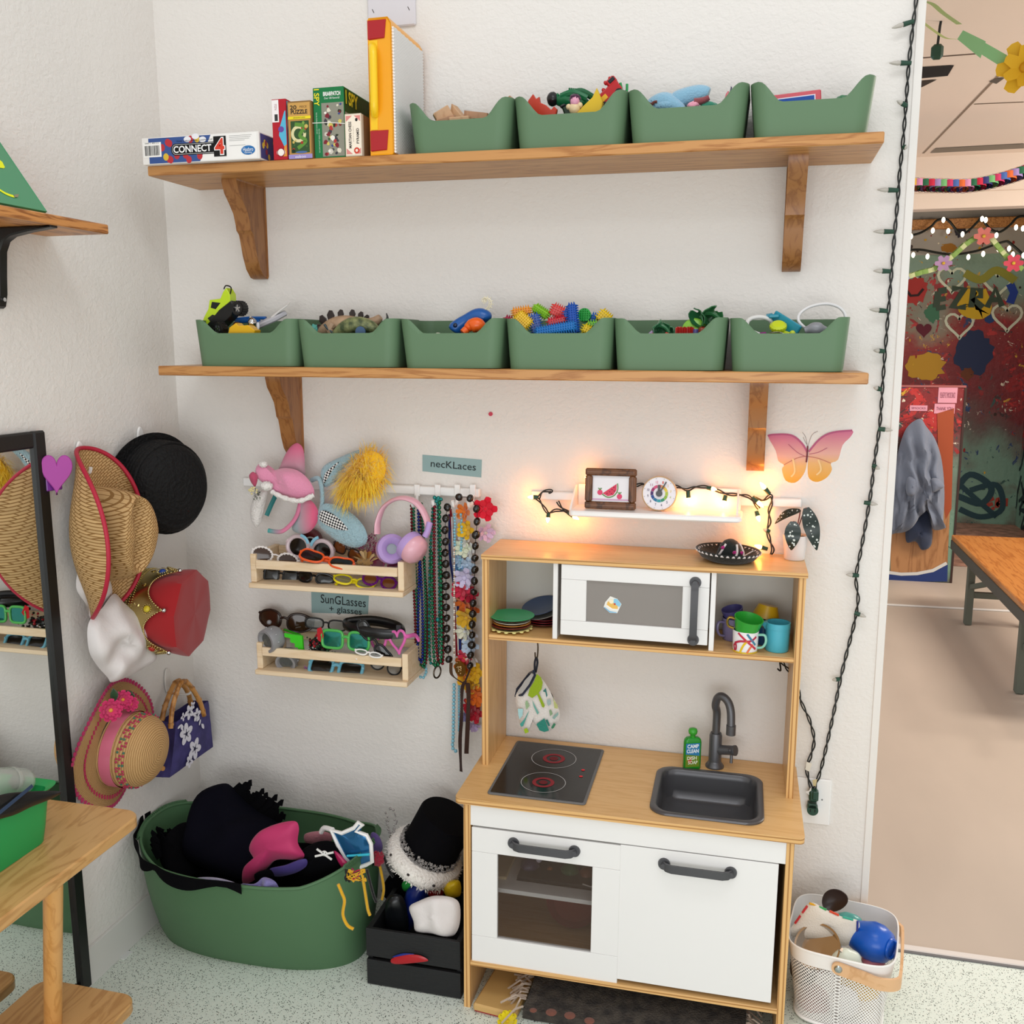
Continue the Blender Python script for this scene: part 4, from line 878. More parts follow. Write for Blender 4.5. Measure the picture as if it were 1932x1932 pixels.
cut('toy_truck_bed', 465, 621, -.13, .034, [(-1, -.6), (1, -.6), (1.1, -.1), (.6, .25), (-.1, .2), (-.3, .4), (-.8, .1)], .03, 'g#e0ae16', R_(0, 0, 0), 'yellow toy truck bed lying in front of the grey boat', 'toy', GT)
mb = MB(); mb.tube([P(440, 603, y=-.07), P(470, 600, y=-.07), P(502, 600, y=-.07)], .004, 'g#1d5ca8', 8); mb.tube([P(445, 607, y=-.075), P(470, 605, y=-.075), P(490, 607, y=-.075)], .005, 'g#1d5ca8', 8); solo('toy_crane_arm', mb, 'blue plastic toy arm across the back of the leftmost bin', 'toy', GT)
mb = MB(); mb.blob(P(476, 609, y=-.12), (.010, .010, .012), 'chrome', .15, 5, seed=2); mb.cyl(P(473, 600, y=-.12), P(471, 594, y=-.12), .0035, 'chrome', .001); solo('toy_dome', mb, 'little silver dome with a pointed tip', 'toy', GT)
mb = MB(at(505, 612, -.09, R_(20, -22, 5))); mb.prism([(-.05, 0), (-.03, -.012), (.03, -.014), (.055, 0), (.05, .016), (-.045, .014)], .012, 'g#b9b8be', None, .003); mb.prism([(.0, -.012), (.05, -.010), (.052, .010), (.0, .012)], .004, 'g#dcdad6', TR((.02, .004, .010)) @ R_(0, -12, 0), .001); solo('toy_boat', mb, 'grey and white toy boat wedged in the leftmost bin', 'toy', GT)
mb = MB(); mb.ball(P(487, 615, y=-.135), (.004, .003, .009), 'g#c8ccd4'); mb.ball(P(447, 612, y=-.09), (.010, .008, .006), 'g#7a3a22'); solo('toy_rocket', mb, 'tiny white rocket nose beside the silver dome', 'toy', GT)
mb = MB(); p = P(548, 626, y=-.07); mb.ball(p, (.007, .01, .011), 'g#d8a822'); solo('toy_ball', mb, 'yellow toy glimpsed between the first two lower bins', 'toy', GT)
GD = 'toy dinosaurs in the second lower bin'
mat('dino_tan', '#b99a7c', .55, var=.25, vscale=40, bump=.3, bscale=150); mat('dino_green', '#3f4c30', .5, var=.55, vscale=70, col2='#8a9060', bump=.3, bscale=150)
dn = thing('toy_dinosaur', 'tan toy dinosaur with a row of dark back plates', 'toy dinosaur', P(650, 625, y=-.09), GD)
sp_ = [P(u, v, y=-.1) for u, v in ((598, 634), (612, 626), (630, 617), (650, 613), (672, 614), (692, 614), (706, 608), (718, 598))]
mb = MB(); mb.tube(spline(sp_, 5), [.004+.015*sin(pi*min(1, (i/35)**.8))+.003 for i in range(36)], 'dino_tan', 14); mb.tube(spline([P(626, 612, y=-.125), P(622, 622, y=-.13), P(628, 634, y=-.13)], 4), [.011, .01, .009, .009, .008, .008, .007, .007, .006], 'dino_tan'); make('body', mb, dn)
for (u, v, s_, a) in ((609, 603, .011, -25), (624, 594, .011, 0), (643, 591, .009, 12), (665, 591, .009, 8), (681, 594, .008, 20), (692, 600, .008, 25)):
    mb = MB(at(u, v, -.1, R_(0, a, 0))); mb.prism([(-.6*s_, -s_), (.6*s_, -s_), (.85*s_, -.1*s_), (.35*s_, .9*s_), (-.3*s_, .95*s_), (-.85*s_, .0)], .005, 'g#2c2220', frame((0, .0025, 0), (1, 0, 0), (0, 0, 1)), .001); make('back_plate', mb, dn)
dg = thing('toy_dinosaur', 'speckled dark green toy dinosaur with a blue disc on its flank', 'toy dinosaur', P(670, 630, y=-.12), GD)
mb = MB(); mb.tube(spline([P(632, 632, y=-.13), P(652, 618, y=-.13), P(675, 612, y=-.13), P(700, 617, y=-.13), P(712, 624, y=-.13)], 6), [.005+.013*sin(pi*min(1, .1+.9*i/25)) for i in range(25)], 'dino_green', 14); mb.tube(spline([P(628, 628, y=-.135), P(620, 622, y=-.135), P(612, 612, y=-.135)], 4), .003, 'g#39474a'); make('body', mb, dg)
mb = MB(); p = P(681, 626, y=-.148); mb.cyl(p, p+V((0, -.004, 0)), .012, 'g#3c5a7c', n=20); make('side_button', mb, dg)
mb = MB(); mb.tube(spline([P(727, 608, y=-.12), P(731, 600, y=-.12), P(729, 591, y=-.12)], 5), [.005-.0004*i for i in range(11)], 'g#20201f', 8); solo('toy_horn', mb, 'curved black horn poking up behind the dinosaurs', 'toy', GD)
mb = MB(); mb.blob(P(593, 622, y=-.11), (.009, .008, .012), 'g#5fb4a8', .3, 6, seed=3); mb.blob(P(602, 620, y=-.1), (.012, .01, .01), 'g#33261f', .2, 5, seed=4); solo('toy_turtle', mb, 'brown toy creature with a turquoise face', 'toy', GD)
mb = MB(); mb.ball(P(579, 622, y=-.12), (.005, .004, .005), 'g#8ab0a0', 12, 8); solo('toy_bead', mb, 'pale green knob at the left edge of the second bin', 'toy', GD)
GE = 'toys in the third lower bin'
vac = thing('toy_whistle', 'smooth blue peanut-shaped toy with round holes and a cream spring tail', 'toy', P(885, 620, y=-.1), GE)
mb = MB(); mb.tube(spline([P(856, 626, y=-.1), P(862, 618, y=-.1), P(878, 606, y=-.1), P(900, 597, y=-.1), P(915, 600, y=-.1), P(920, 606, y=-.1)], 5), [.004, .012, .015, .0165, .0168, .0165, .016, .0155, .015, .0145, .014, .0142, .015, .0158, .0168, .0175, .018, .0185, .0185, .018, .0175, .017, .015, .012, .009, .005], 'g#1f5aa4', 18); mb.ball(P(909, 615, y=-.1), (.014, .014, .006), 'g#1f5aa4'); make('body', mb, vac)
for u, v, r in ((859, 614, .0055), (905, 606, .0045)): mb = MB(); p = P(u, v, y=-.1145); mb.ball(p, (r, .004, r), 'g#10203c' if u < 880 else 'g#3a2a3c', 12, 8); make('finger_hole', mb, vac)
mb = MB(); cpts = spline([P(908, 591, y=-.1), P(918, 585, y=-.1), P(926, 577, y=-.1), P(926, 567, y=-.1), P(918, 562, y=-.1), P(913, 566, y=-.1), P(916, 571, y=-.1)], 6); mb.tube(cpts, .0015, 'g#e2dabf', 6)
for i in range(2, len(cpts)-1, 3):
    d = (cpts[i+1]-cpts[i-1]).normalized(); q = V((-d.z, 0, d.x)); mb.tube([cpts[i]-q*.005, cpts[i]+q*.005], .0011, 'g#e2dabf', 5)
mb.tube([p+V((-.004, -.003, 0)) for p in cpts], .0011, 'g#e2dabf', 5); mb.cyl(P(905, 592, y=-.1), P(911, 588, y=-.1), .007, 'g#ddd6c4'); make('spring_tail', mb, vac)
mb = MB(); mb.tube(spline([P(912, 622, y=-.135), P(902, 614, y=-.135), P(888, 615, y=-.135), P(880, 622, y=-.14)], 5), [.006, .009, .012, .014, .0155, .0165, .017, .0165, .016, .015, .014, .012, .011, .010, .008, .006], 'g#e8621e', 16); mb.cyl(P(880, 622, y=-.145), P(873, 628, y=-.15), .009, 'g#e8621e', .008); mb.cyl(P(874, 627, y=-.15), P(872, 629, y=-.152), .003, 'g#7a2c10'); solo('toy_bulb', mb, 'orange bulb-shaped toy with a nozzle in front of the blue one', 'toy', GE)
mb = MB(); mb.tube(spline([P(821, 634, y=-.12), P(824, 629, y=-.12), P(831, 630, y=-.12), P(836, 636, y=-.12)], 5), .0015, 'g#e8e2d2', 6); mb.tube(spline([P(772, 624, y=-.1), P(775, 619, y=-.1), P(776, 626, y=-.1)], 5), .002, 'g#cfd8d0', 6); solo('toy_ring', mb, 'thin white plastic ring just over the rim of the third bin', 'toy', GE)
GBB = 'bristle blocks in the fourth lower bin'
def bristle(u, v, y, d, rot, col, label, round_=False):
    mb = MB(at(u, v, y, rot)); m = 'g'+col; sp = .0052; s = .0066
    if round_: mb.cyl((0, -.006, 0), (0, .006, 0), d[0]/2, m, n=24)
    else: mb.box((0, 0, 0), (d[0], d[1], d[2]), m, .001)
    def spikes(nx, nz, put, dirv):
        for i in range(nx):
            for j in range(nz):
                c = put((i+.5)/nx-.5, (j+.5)/nz-.5)
                if round_ and math.hypot(c.x, c.z) > d[0]/2*.85: continue
                u_, w_ = perp(dirv); q = .0017; vs = [c+u_*q, c+w_*q, c-u_*q, c-w_*q, c+dirv*s]; mb.raw(vs, [(0, 1, 4), (1, 2, 4), (2, 3, 4), (3, 0, 4)], m)
    nx, ny, nz = (max(1, round(q/sp)) for q in d)
    spikes(nx, nz, lambda a, b: V((a*d[0], -d[1]/2, b*d[2])), V((0, -1, 0)))
    if not round_:
        spikes(nx, ny, lambda a, b: V((a*d[0], b*d[1], d[2]/2)), V((0, 0, 1))); spikes(nx, ny, lambda a, b: V((a*d[0], b*d[1], -d[2]/2)), V((0, 0, -1)))
        spikes(ny, nz, lambda a, b: V((d[0]/2, a*d[1], b*d[2])), V((1, 0, 0))); spikes(ny, nz, lambda a, b: V((-d[0]/2, a*d[1], b*d[2])), V((-1, 0, 0)))
    return solo('bristle_block', mb, label, 'toy block', GBB)
bristle(984, 607, -.145, (.034, .006, .034), R_(-20, 42, 0), '#e2bc14', 'square yellow bristle block standing on its corner at the left front')
bristle(984, 588, -.10, (.038, .016, .014), R_(0, -8, 10), '#e8961e', 'orange bristle block at the top left of the heap')
bristle(1021, 588, -.09, (.034, .016, .014), R_(10, 32, 0), '#86c02a', 'lime bristle block on top of the heap beside the orange one')
bristle(1054, 588, -.085, (.030, .018, .022), R_(10, 25, 12), '#d83a36', 'upper red bristle block at the top of the heap')
bristle(1051, 606, -.12, (.038, .014, .012), R_(5, -12, 0), '#c42434', 'darker red long bristle block below the upper red one')
bristle(1081, 602, -.14, (.016, .014, .06), R_(-8, -7, 0), '#1c52ac', 'tall blue bristle plank standing upright in the heap')
bristle(1103, 595, -.10, (.029, .012, .029), R_(-12, 0, 0), '#1f9a3c', 'round green bristle disc', True)
bristle(1050, 625, -.145, (.085, .03, .018), R_(-25, -9, 0), '#2272b8', 'wide light blue bristle plate along the front rim')
bristle(1010, 611, -.11, (.022, .016, .038), R_(0, -14, 10), '#2a56a8', 'blue bristle arch in the shade behind the yellow square')
bristle(1140, 599, -.10, (.026, .014, .022), R_(0, 40, 0), '#e4c41a', 'yellow bristle block over the right corner')
bristle(1107, 622, -.145, (.016, .010, .016), R_(-10, 28, 0), '#dcc01c', 'little yellow bristle block at the right front')
bristle(1118, 612, -.125, (.022, .012, .009), R_(0, -6, 0), '#74bc3c', 'small lime bristle block between two yellow ones')
bristle(1122, 601, -.09, (.014, .012, .016), R_(0, 10, 20), '#2a62b4', 'little blue bristle block next to the green disc')
bristle(960, 604, -.09, (.016, .012, .012), R_(0, 10, 0), '#b02a50', 'magenta bristle block peeping at the left edge')
bristle(1068, 596, -.115, (.010, .01, .022), R_(0, 8, 0), '#2a56b0', 'narrow blue bristle piece wedged behind the upright plank')
bristle(1130, 617, -.13, (.018, .012, .010), R_(0, -20, 0), '#3a96b8', 'teal bristle block low at the right rim')
GF = 'leafy toys in the fifth lower bin'
def leafsheet(mb, u, v, y, w_, h_, m, rot, cup=.3, wav=.1, seed=0):
    T = at(u, v, y, rot); old = mb.m; mb.m = old @ T
    mb.grid(lambda a, b: ((a-.5)*w_*(sin(pi*(b*.9+.05))**.6), -cup*h_*4*((a-.5)**2)+wav*h_*noise.noise((a*3+seed, b*3, seed)), (b-.5)*h_+wav*h_*noise.noise((a*4, b*4, seed+3))), 12, 12, m, th=.002); mb.m = old
mb = MB(); leafsheet(mb, 1337, 602, -.09, .045, .045, 'g#2c6a3c', R_(0, 35, 20), .6, .2, 1); leafsheet(mb, 1325, 600, -.1, .03, .04, 'g#235a34', R_(0, -40, -30), .5, .2, 2); mb.tube(spline([P(1322, 600, y=-.1), P(1330, 592, y=-.1), P(1345, 592, y=-.1), P(1358, 602, y=-.1)], 5), .005, 'g#2c6a3c', 8); solo('toy_lettuce', mb, 'big dark green toy leaf curling over the bin rim', 'toy food', GF)
mb = MB(); leafsheet(mb, 1243, 621, -.11, .035, .03, 'g#2f6c44', R_(10, 15, 30), .6, .3, 5); leafsheet(mb, 1262, 625, -.1, .03, .02, 'g#2f6c44', R_(10, -25, -20), .6, .3, 7); mb.tube(spline([P(1232, 620, y=-.12), P(1243, 614, y=-.12), P(1255, 618, y=-.12), P(1262, 628, y=-.12)], 5), .004, 'g#2f6c44', 8); solo('toy_lettuce', mb, 'crumpled green toy leaf in the middle of the fifth bin', 'toy food', GF)
mb = MB(); mb.grid(lambda a, b: P(1276+32*a, 633-14*b-3*abs(sin(a*16)), y=-.12+.006*sin(a*22)), 32, 4, 'g#c0342c', th=.002); solo('toy_frill', mb, 'red zigzag toy frill along the rim', 'toy food', GF)
mb = MB(); p = P(1310, 624, y=-.105); mb.lathe([(.024, 0), (.026, .004), (.022, .006), (.0, .006)], 'g#7eb83a', TR(p) @ R_(75, 0, 0), 24); solo('toy_lime_slice', mb, 'lime green round toy slice behind the frill', 'toy food', GF)
mb = MB(); mb.cyl(P(1312, 632, y=-.13), P(1313, 621, y=-.13), .0055, 'g#54508c', n=14); solo('toy_peg', mb, 'short purple peg in front of the lime slice', 'toy', GF)
mb = MB(); mb.bar(P(1222, 634, y=-.12), P(1232, 625, y=-.12), .006, .006, 'g#b8a0cc', .001); solo('toy_peg', mb, 'lavender peg at the left of the fifth bin', 'toy', GF)
mb = MB(); mb.blob(P(1232, 634, y=-.125), (.007, .006, .006), 'g#e08a5a', .2, 4); solo('toy_carrot', mb, 'small orange toy next to the lavender peg', 'toy food', GF)
mb = MB(); mb.bar(P(1255, 629, y=-.13), P(1266, 634, y=-.13), .007, .007, 'g#c83a3a', .001); solo('toy_pepper', mb, 'small red toy piece under the crumpled leaf', 'toy food', GF)
mb = MB(); mb.blob(P(1325, 626, y=-.115), (.010, .008, .012), 'g#8c3a22', .2, 5, seed=3); solo('toy_meat', mb, 'rust coloured toy food beside the lime slice', 'toy food', GF)
GH = 'doctor toys in the rightmost lower bin'
st = thing('toy_stethoscope', 'white tube stethoscope toy with a lime bell in the rightmost bin', 'toy stethoscope', P(1450, 625, y=-.1), GH)
mb = MB(); mb.tube(spline([P(1458, 612, y=-.09), P(1450, 602, y=-.1), P(1432, 598, y=-.11), P(1415, 602, y=-.12), P(1409, 612, y=-.13), P(1416, 624, y=-.14), P(1434, 632, y=-.13)], 6), .0045, 'g#dcdcda', 10); make('tube', mb, st)
mb = MB(); p = P(1468, 619, y=-.12); mb.lathe([(0, .012), (.012, .011), (.016, .007), (.016, .001), (.013, -.002), (.012, -.016), (0, -.017)], 'g#c4d42a', TR(p) @ R_(35, 0, 0), 22)
for i in range(18): t = 2*pi*i/18; mb.box((.0158*cos(t), .0158*sin(t), .004), (.0025, .0025, .006), 'g#c4d42a', 0, TR(p) @ R_(35, 0, 0))
mb.tube([P(1472, 626, y=-.12), P(1490, 633, y=-.13)], .006, 'g#b8cc2a', 8); make('bell', mb, st)
mb = MB(); mb.bar(P(1432, 632, y=-.13), P(1446, 630, y=-.13), .011, .009, 'g#8a2a7c', .002); make('clip', mb, st)
mb = MB(); mb.tube(spline([P(1446, 633, y=-.14), P(1455, 628, y=-.145), P(1470, 627, y=-.145), P(1484, 632, y=-.14)], 5), .001, 'chrome', 6); make('ear_wire', mb, st)
mb = MB(); a, b = P(1458, 598, y=-.09), P(1506, 628, y=-.12); d = (b-a); mb.bar(a, b, .008, .03, 'g#2a8aa0', .002); mb.bar(P(1450, 597, y=-.1), P(1470, 596, y=-.1), .014, .008, 'g#2a8aa0', .002); mb.tube([P(1446, 597, y=-.1), P(1458, 595, y=-.1)], .005, 'g#237a90', 8); solo('toy_clipboard', mb, 'teal folded toy case slanting across the rightmost bin', 'toy', GH)
cf = thing('toy_pressure_cuff', 'grey toy pump with a tall white tube arching over the bin', 'toy pump', P(1540, 625, y=-.1), GH)
mb = MB(); mb.tube(spline([P(1519, 619, y=-.1), P(1507, 606, y=-.1), P(1509, 592, y=-.09), P(1527, 579, y=-.08), P(1556, 573, y=-.07), P(1580, 578, y=-.06), P(1593, 590, y=-.06), P(1596, 606, y=-.06)], 7), .0032, 'g#dedede', 10); make('tube', mb, cf)
mb = MB(); mb.tube(spline([P(1518, 624, y=-.12), P(1532, 621, y=-.12), P(1550, 622, y=-.12), P(1566, 622, y=-.12)], 5), [.008, .008, .008, .009, .011, .013, .014, .0145, .0145, .014, .012, .009, .007, .005, .003, .002], 'g#8b8e94', 14); make('bulb', mb, cf)
mb = MB(); mb.ball(P(1495, 629, y=-.14), .006, 'g#c0d030', 12, 8); solo('toy_ball', mb, 'small lime knob in front of the teal case', 'toy', GH)
# ------------------------------------------------------------------ soft shapes
def puff(mb, pts, nrm, d0, d1, m, amp=.25, fr=14, seed=0, K=9, dens=5, wr=0, wdir=(0, 0, 1)):
    # cushion-like body over an outline; d0 thickness towards nrm, d1 behind
    pts = spline(pts, dens, True); n = len(pts); nrm = V(nrm).normalized(); C = sum(pts, V((0, 0, 0)))/n; vs = []; fs = []; wd = V(wdir).normalized()
    for sgn, d in ((1, d0), (-1, d1)):
        o = len(vs)
        for k in range(K):
            t = 1-k/K
            for i, p in enumerate(pts):
                q = C+(p-C)*t; h = d*math.sqrt(max(0, 1-t*t)); nz = noise.noise(q*fr+V((seed, seed*2, 0))); fold = wr*d*sin((q-C).dot(wd)*90+4*noise.noise(q*9+V((seed, 0, 3))))*(1-t*.6)
                vs.append(q+nrm*sgn*(h*(1+amp*nz)+(d*amp*.5*nz+fold)*(1 if t < 1 else 0)))
        vs.append(C+nrm*sgn*d)
        for k in range(K-1):
            for i in range(n):
                j = (i+1) % n; f = (o+k*n+i, o+k*n+j, o+(k+1)*n+j, o+(k+1)*n+i); fs.append(f if sgn > 0 else f[::-1])
        a = o+(K-1)*n
        for i in range(n): f = (a+i, a+(i+1) % n, len(vs)-1); fs.append(f if sgn > 0 else f[::-1])
    return mb.raw(vs, fs, m)
def pts_on(px, x=None, y=None, z=None): return [P(u, v, x=x, y=y, z=z) for u, v in px]
def axisframe(o, ax, up=(0, 0, 1)):   # local z along ax, local y near up
    z = V(ax).normalized(); x = V(up).cross(z).normalized(); y = z.cross(x); o = V(o)
    return Matrix(((x.x, y.x, z.x, o.x), (x.y, y.y, z.y, o.y), (x.z, y.z, z.z, o.z), (0, 0, 0, 1)))
def weave(name, c1, c2, sc_, rough=.7, bump=.6):
    m = mat(name, c1, rough, spec=.25); nt = m.node_tree; b = nt.nodes['Principled BSDF']; L = nt.links.new
    tc = nt.nodes.new('ShaderNodeTexCoord'); ck = nt.nodes.new('ShaderNodeTexBrick'); ck.inputs['Scale'].default_value = sc_; ck.offset = .5; ck.inputs['Mortar Size'].default_value = .035
    ck.inputs['Color1'].default_value = lin(c1); ck.inputs['Color2'].default_value = tuple(x*.82 for x in lin(c1)[:3])+(1,); ck.inputs['Mortar'].default_value = lin(c2); ck.inputs['Brick Width'].default_value = .55; ck.inputs['Row Height'].default_value = .22
    mp = nt.nodes.new('ShaderNodeMapping'); mp.inputs['Rotation'].default_value = (radians(90), radians(90), radians(35)); L(tc.outputs['Object'], mp.inputs[0])
    L(mp.outputs[0], ck.inputs['Vector']); L(ck.outputs[0], b.inputs['Base Color'])
    bp = nt.nodes.new('ShaderNodeBump'); bp.inputs['Strength'].default_value = bump; bp.inputs['Distance'].default_value = .003; L(ck.outputs[1], bp.inputs['Height']); bp.invert = True; L(bp.outputs[0], b.inputs['Normal'])
weave('straw', '#cda875', '#8a6538', 42); mat('knit', '#0e0e0f', .75, spec=.35, bump=1, bscale=140, bdet=1); mat('red_trim', '#b01c38', .5)
# ------------------------------------------------------------------ left wall shelf
ls = thing('wall_shelf', 'oiled wood shelf on a black bracket, at the left edge of the photo', 'shelf', (.075, -.6, 1.68))
a = P(206, 442, x=.15); zt_ = P(204, 424, x=.15).z
mb = MB(); mb.box((.075, a.y-.35, (a.z+zt_)/2), (.15, .70, zt_-a.z), 'oak_left', .002); make('board', mb, ls)
mb = MB(); by = P(8, 480, x=.0).y-.028; zz = a.z
fr = frame((0, by+.012, zz), (1, 0, 0), (0, 0, 1)); mb.prism([(0, 0), (.142, 0), (.142, -.004), (.09, -.010), (.05, -.017), (.034, -.026), (.024, -.045), (.019, -.09), (.016, -.125), (.010, -.148), (.004, -.152), (0, -.15)], .024, 'black_plastic', fr, .003)
mb.cyl((.013, by, zz-.135), (.017, by, zz-.135), .004, 'chrome', n=12); make('bracket', mb, ls)
b0 = P(84, 398, x=.135); b0.z = zt_+.001; b1 = P(0, 257, x=.03); u_ = (b1-b0)
mb = MB(); fr = frame(b0, (0, -1, 0), u_); nz_ = fr.to_3x3() @ V((0, 0, 1)); mb.m = fr; L0 = u_.length
mb.prism([(0, 0), (.24, 0), (.24, L0*1.15), (0, L0*1.15)], -.006, 'g#3f8b60', None, .001)
def gp(u, v):
    o = fr.inverted() @ CAM; d = fr.inverted().to_3x3() @ (RT*((u-966)/FPX)+DN*((v-966)/FPX)+FW); t = -o.z/d.z; q = o+d*t; return (q.x, q.y)
sg = 1 if (fr.inverted() @ CAM).z > 0 else -1; dz_ = .0008 if sg > 0 else -.0068
ID = Matrix.Identity(4)
mb.line2(ID, [(p.x, p.y) for p in spline([(*gp(-20, 352), 0), (*gp(0, 366), 0), (*gp(12, 372), 0), (*gp(22, 375), 0)], 5)], .006, 'p#e6ec1c', dz_); mb.poly2(ID, [gp(22, 372), gp(31, 371), gp(29, 377), gp(22, 377)], 'p#8a8468', dz_*1.1)
mb.poly2(ID, [gp(-12, 300), gp(0, 310), gp(5, 320), gp(3, 322), gp(-12, 320)], 'p#e6ec1c', dz_); 
solo('drawing_board', mb, 'green board with yellow strokes leaning on the left shelf', 'board')
# ------------------------------------------------------------------ mirror
mir = thing('standing_mirror', 'tall mirror in a slim black frame against the left wall', 'mirror', (.01, -.68, 0))
my1, my0 = -.502, -.88; mzt = 1.283; fw_ = .034
def mbar(c, d): mb = MB(); mb.box(c, d, 'black_plastic', .004); make('frame_rail', mb, mir)
mbar((.0115, my1-fw_/2, mzt/2+.006), (.017, fw_, mzt-.012)); mbar((.0115, my0+fw_/2, mzt/2+.006), (.017, fw_, mzt-.012)); mbar((.0115, (my1+my0)/2, mzt-fw_/2), (.017, my1-my0-2*fw_, fw_)); mbar((.0115, (my1+my0)/2, fw_/2+.006), (.017, my1-my0-2*fw_, fw_))
mb = MB(); mb.box((.0085, (my1+my0)/2, mzt/2), (.005, my1-my0-fw_, mzt-fw_), 'mirror'); make('mirror_glass', mb, mir)
hp = thing('heart_hook', 'purple foam heart stuck on the mirror frame', 'heart decoration', P(104, 902, x=.03)); c = P(106, 896, x=.032)
def heart2(w_, h_):
    o = []
    for i in range(48):
        t = 2*pi*i/48; o.append((w_/2*sin(t)**3, h_/2*(13*cos(t)-5*cos(2*t)-2*cos(3*t)-cos(4*t)+2.5)/14.5))
    return o[::-1]
mb = MB(frame(c, (.62, .78, 0), (0, 0, 1)) @ R_(0, 0, -4)); mb.prism(heart2(.062, .084), .006, 'g#a8479c', None, .0015); make('heart', mb, hp)
mb = MB(frame(c+V((-.008, 0, -.018)), (.3, .95, 0), (0, 0, 1))); mb.box((0, 0, 0), (.036, .03, .006), 'g#74308c', .002); make('clip', mb, hp)
GHk = 'white adhesive wall hooks'
for u, v, lb_ in ((149, 862, 'white oval adhesive hook above the straw hat'), (263, 832, 'white adhesive hook behind the black knitted hat')):
    c = P(u, v, x=.002); mb = MB(frame(c, (0, 1, 0), (0, 0, 1))); mb.prism([(.013*cos(t*pi/12), .035*sin(t*pi/12)) for t in range(24)], .006, 'white_plastic', None, .002)
    mb.tube(spline([(0, -.02, .004), (0, -.035, .012), (0, -.034, .024), (0, -.022, .028)], 5), .004, 'white_plastic', 8); solo('wall_hook', mb, lb_, 'hook', GHk)
# ------------------------------------------------------------------ straw hat with red trim (brim edges rolled up)
hat = thing('straw_hat', 'woven straw cowboy hat with bright red edging, hanging on the wall', 'hat', (.02, -.40, 1.045))
HF = axisframe((.022, -.395, 1.045), (1, -.02, .02), (0, 0, 1))   # local y = up the wall, local x = +-along wall, z = out
sx_ = 1 if (HF.to_3x3() @ V((1, 0, 0))).y < 0 else -1             # +x local towards the camera
def brim(r, t):   # r 0..1 from crown to rim, angle t
    cx_, cy_ = .070, .105; X = (cx_+(.150-cx_)*r)*cos(t); Y = (cy_+(.190-cy_)*r)*sin(t)
    h = .012+(.126 if cos(t)*sx_ > 0 else .05)*(abs(cos(t))**1.5)*r**1.6-.015*(abs(sin(t))**4)*r
    X *= 1-(.22 if cos(t)*sx_ > 0 else .30)*r*r*abs(cos(t))
    return V((X, Y, h))
mb = MB(HF); mb.grid(lambda a, b: brim(b, 2*pi*a), 72, 12, 'straw', cu=True, th=-.003); make('brim', mb, hat, 70)
mb = MB(HF)
def crownf(a, b):
    t = 2*pi*a; k = b; hgt = .125; z = .012+hgt*min(1, k/.55)**.85 if k < .55 else .012+hgt
    rr = 1-.22*min(1, k/.55)**2 if k < .55 else .78*(1-(k-.55)/.45)
    X, Y = .072*rr*cos(t), .106*rr*sin(t)
    if k >= .55: z += -.030*math.exp(-(X/.018)**2)*(1 if True else 0)*min(1, (k-.55)/.12)+.006*(1-rr/.78)
    z -= .018*max(0, -Y/.1)*min(1, k/.55)
    return V((X, Y, z))
mb.grid(crownf, 64, 26, 'straw', cu=True); make('crown', mb, hat, 70)
mb = MB(HF); mb.tube([brim(1.0, 2*pi*i/96) for i in range(96)], .0048, 'red_trim', 8, closed=True, flat=1.0); make('edging', mb, hat, 70)
mb = MB(HF); mb.tube(spline([(.03*sx_, -.112, .02), (-.02*sx_, -.108, .02), (-.055*sx_, -.085, .02)], 6), .0018, 'red_trim', 6); make('hat_cord', mb, hat)
# ------------------------------------------------------------------ black knitted hat
bh = thing('knitted_hat', 'black crocheted hat with a turned brim, high near the corner', 'hat', P(300, 920, x=.02))
BF = axisframe(P(287, 912, x=.035), (1, -.38, -.05))
mb = MB(BF); mb.lathe([(.070, .0), (.10, -.006), (.122, .004), (.124, .010), (.10, .002), (.078, .012)], 'knit', None, 48); make('brim', mb, bh, 80)
BF2 = axisframe(P(296, 915, x=.045), (1, -.45, -.06)); mb = MB(BF2)
mb.lathe([(.086, -.01), (.094, .01), (.097, .03), (.098, .05), (.094, .066), (.087, .078), (.074, .087), (.05, .094), (.02, .097), (0, .097)], 'knit', None, 48, sy=1.12)
for r_ in (.02, .034, .048, .062, .076): mb.lathe([(r_+.006*cos(t), .0955-1.9*r_*r_*(1+18*r_**2)+.0035*sin(t)) for t in (0, .8, 1.6, 2.4, 3.14)], 'knit', None, 40, sy=1.12)
for z_ in (.0, .014, .028, .042, .056): mb.lathe([(.096+.004*sin(t), z_+.006*cos(t)) for t in (0, .8, 1.6, 2.4, 3.14)], 'knit', None, 40, sy=1.12)
make('crown', mb, bh, 80)
# ------------------------------------------------------------------ white cloth cap
mat('white_cloth', '#dcd6d4', .9, bump=.15, bscale=200)
cc = thing('white_bag_hat', 'crumpled white cloth cap hanging below the straw hat', 'cap', P(225, 1280, x=.04))
mb = MB(); puff(mb, pts_on([(192, 1148), (215, 1120), (235, 1138), (262, 1160), (276, 1198), (290, 1226), (287, 1246), (262, 1266), (214, 1287), (203, 1278), (182, 1254), (168, 1228), (165, 1185), (176, 1160)], x=.05), (1, -.5, 0), .045, .02, 'white_cloth', .5, 16, 3, 10, 5, .10, (0, 1, .5)); make('bag', mb, cc, 80)
mb = MB(); puff(mb, pts_on([(150, 1070), (172, 1062), (200, 1080), (212, 1115), (205, 1135), (190, 1150), (172, 1168), (162, 1140), (144, 1110)], x=.03), (1, -.6, 0), .022, .012, 'white_cloth', .6, 22, 5, 9, 5, .25, (0, 1, -.6)); make('band', mb, cc, 80)
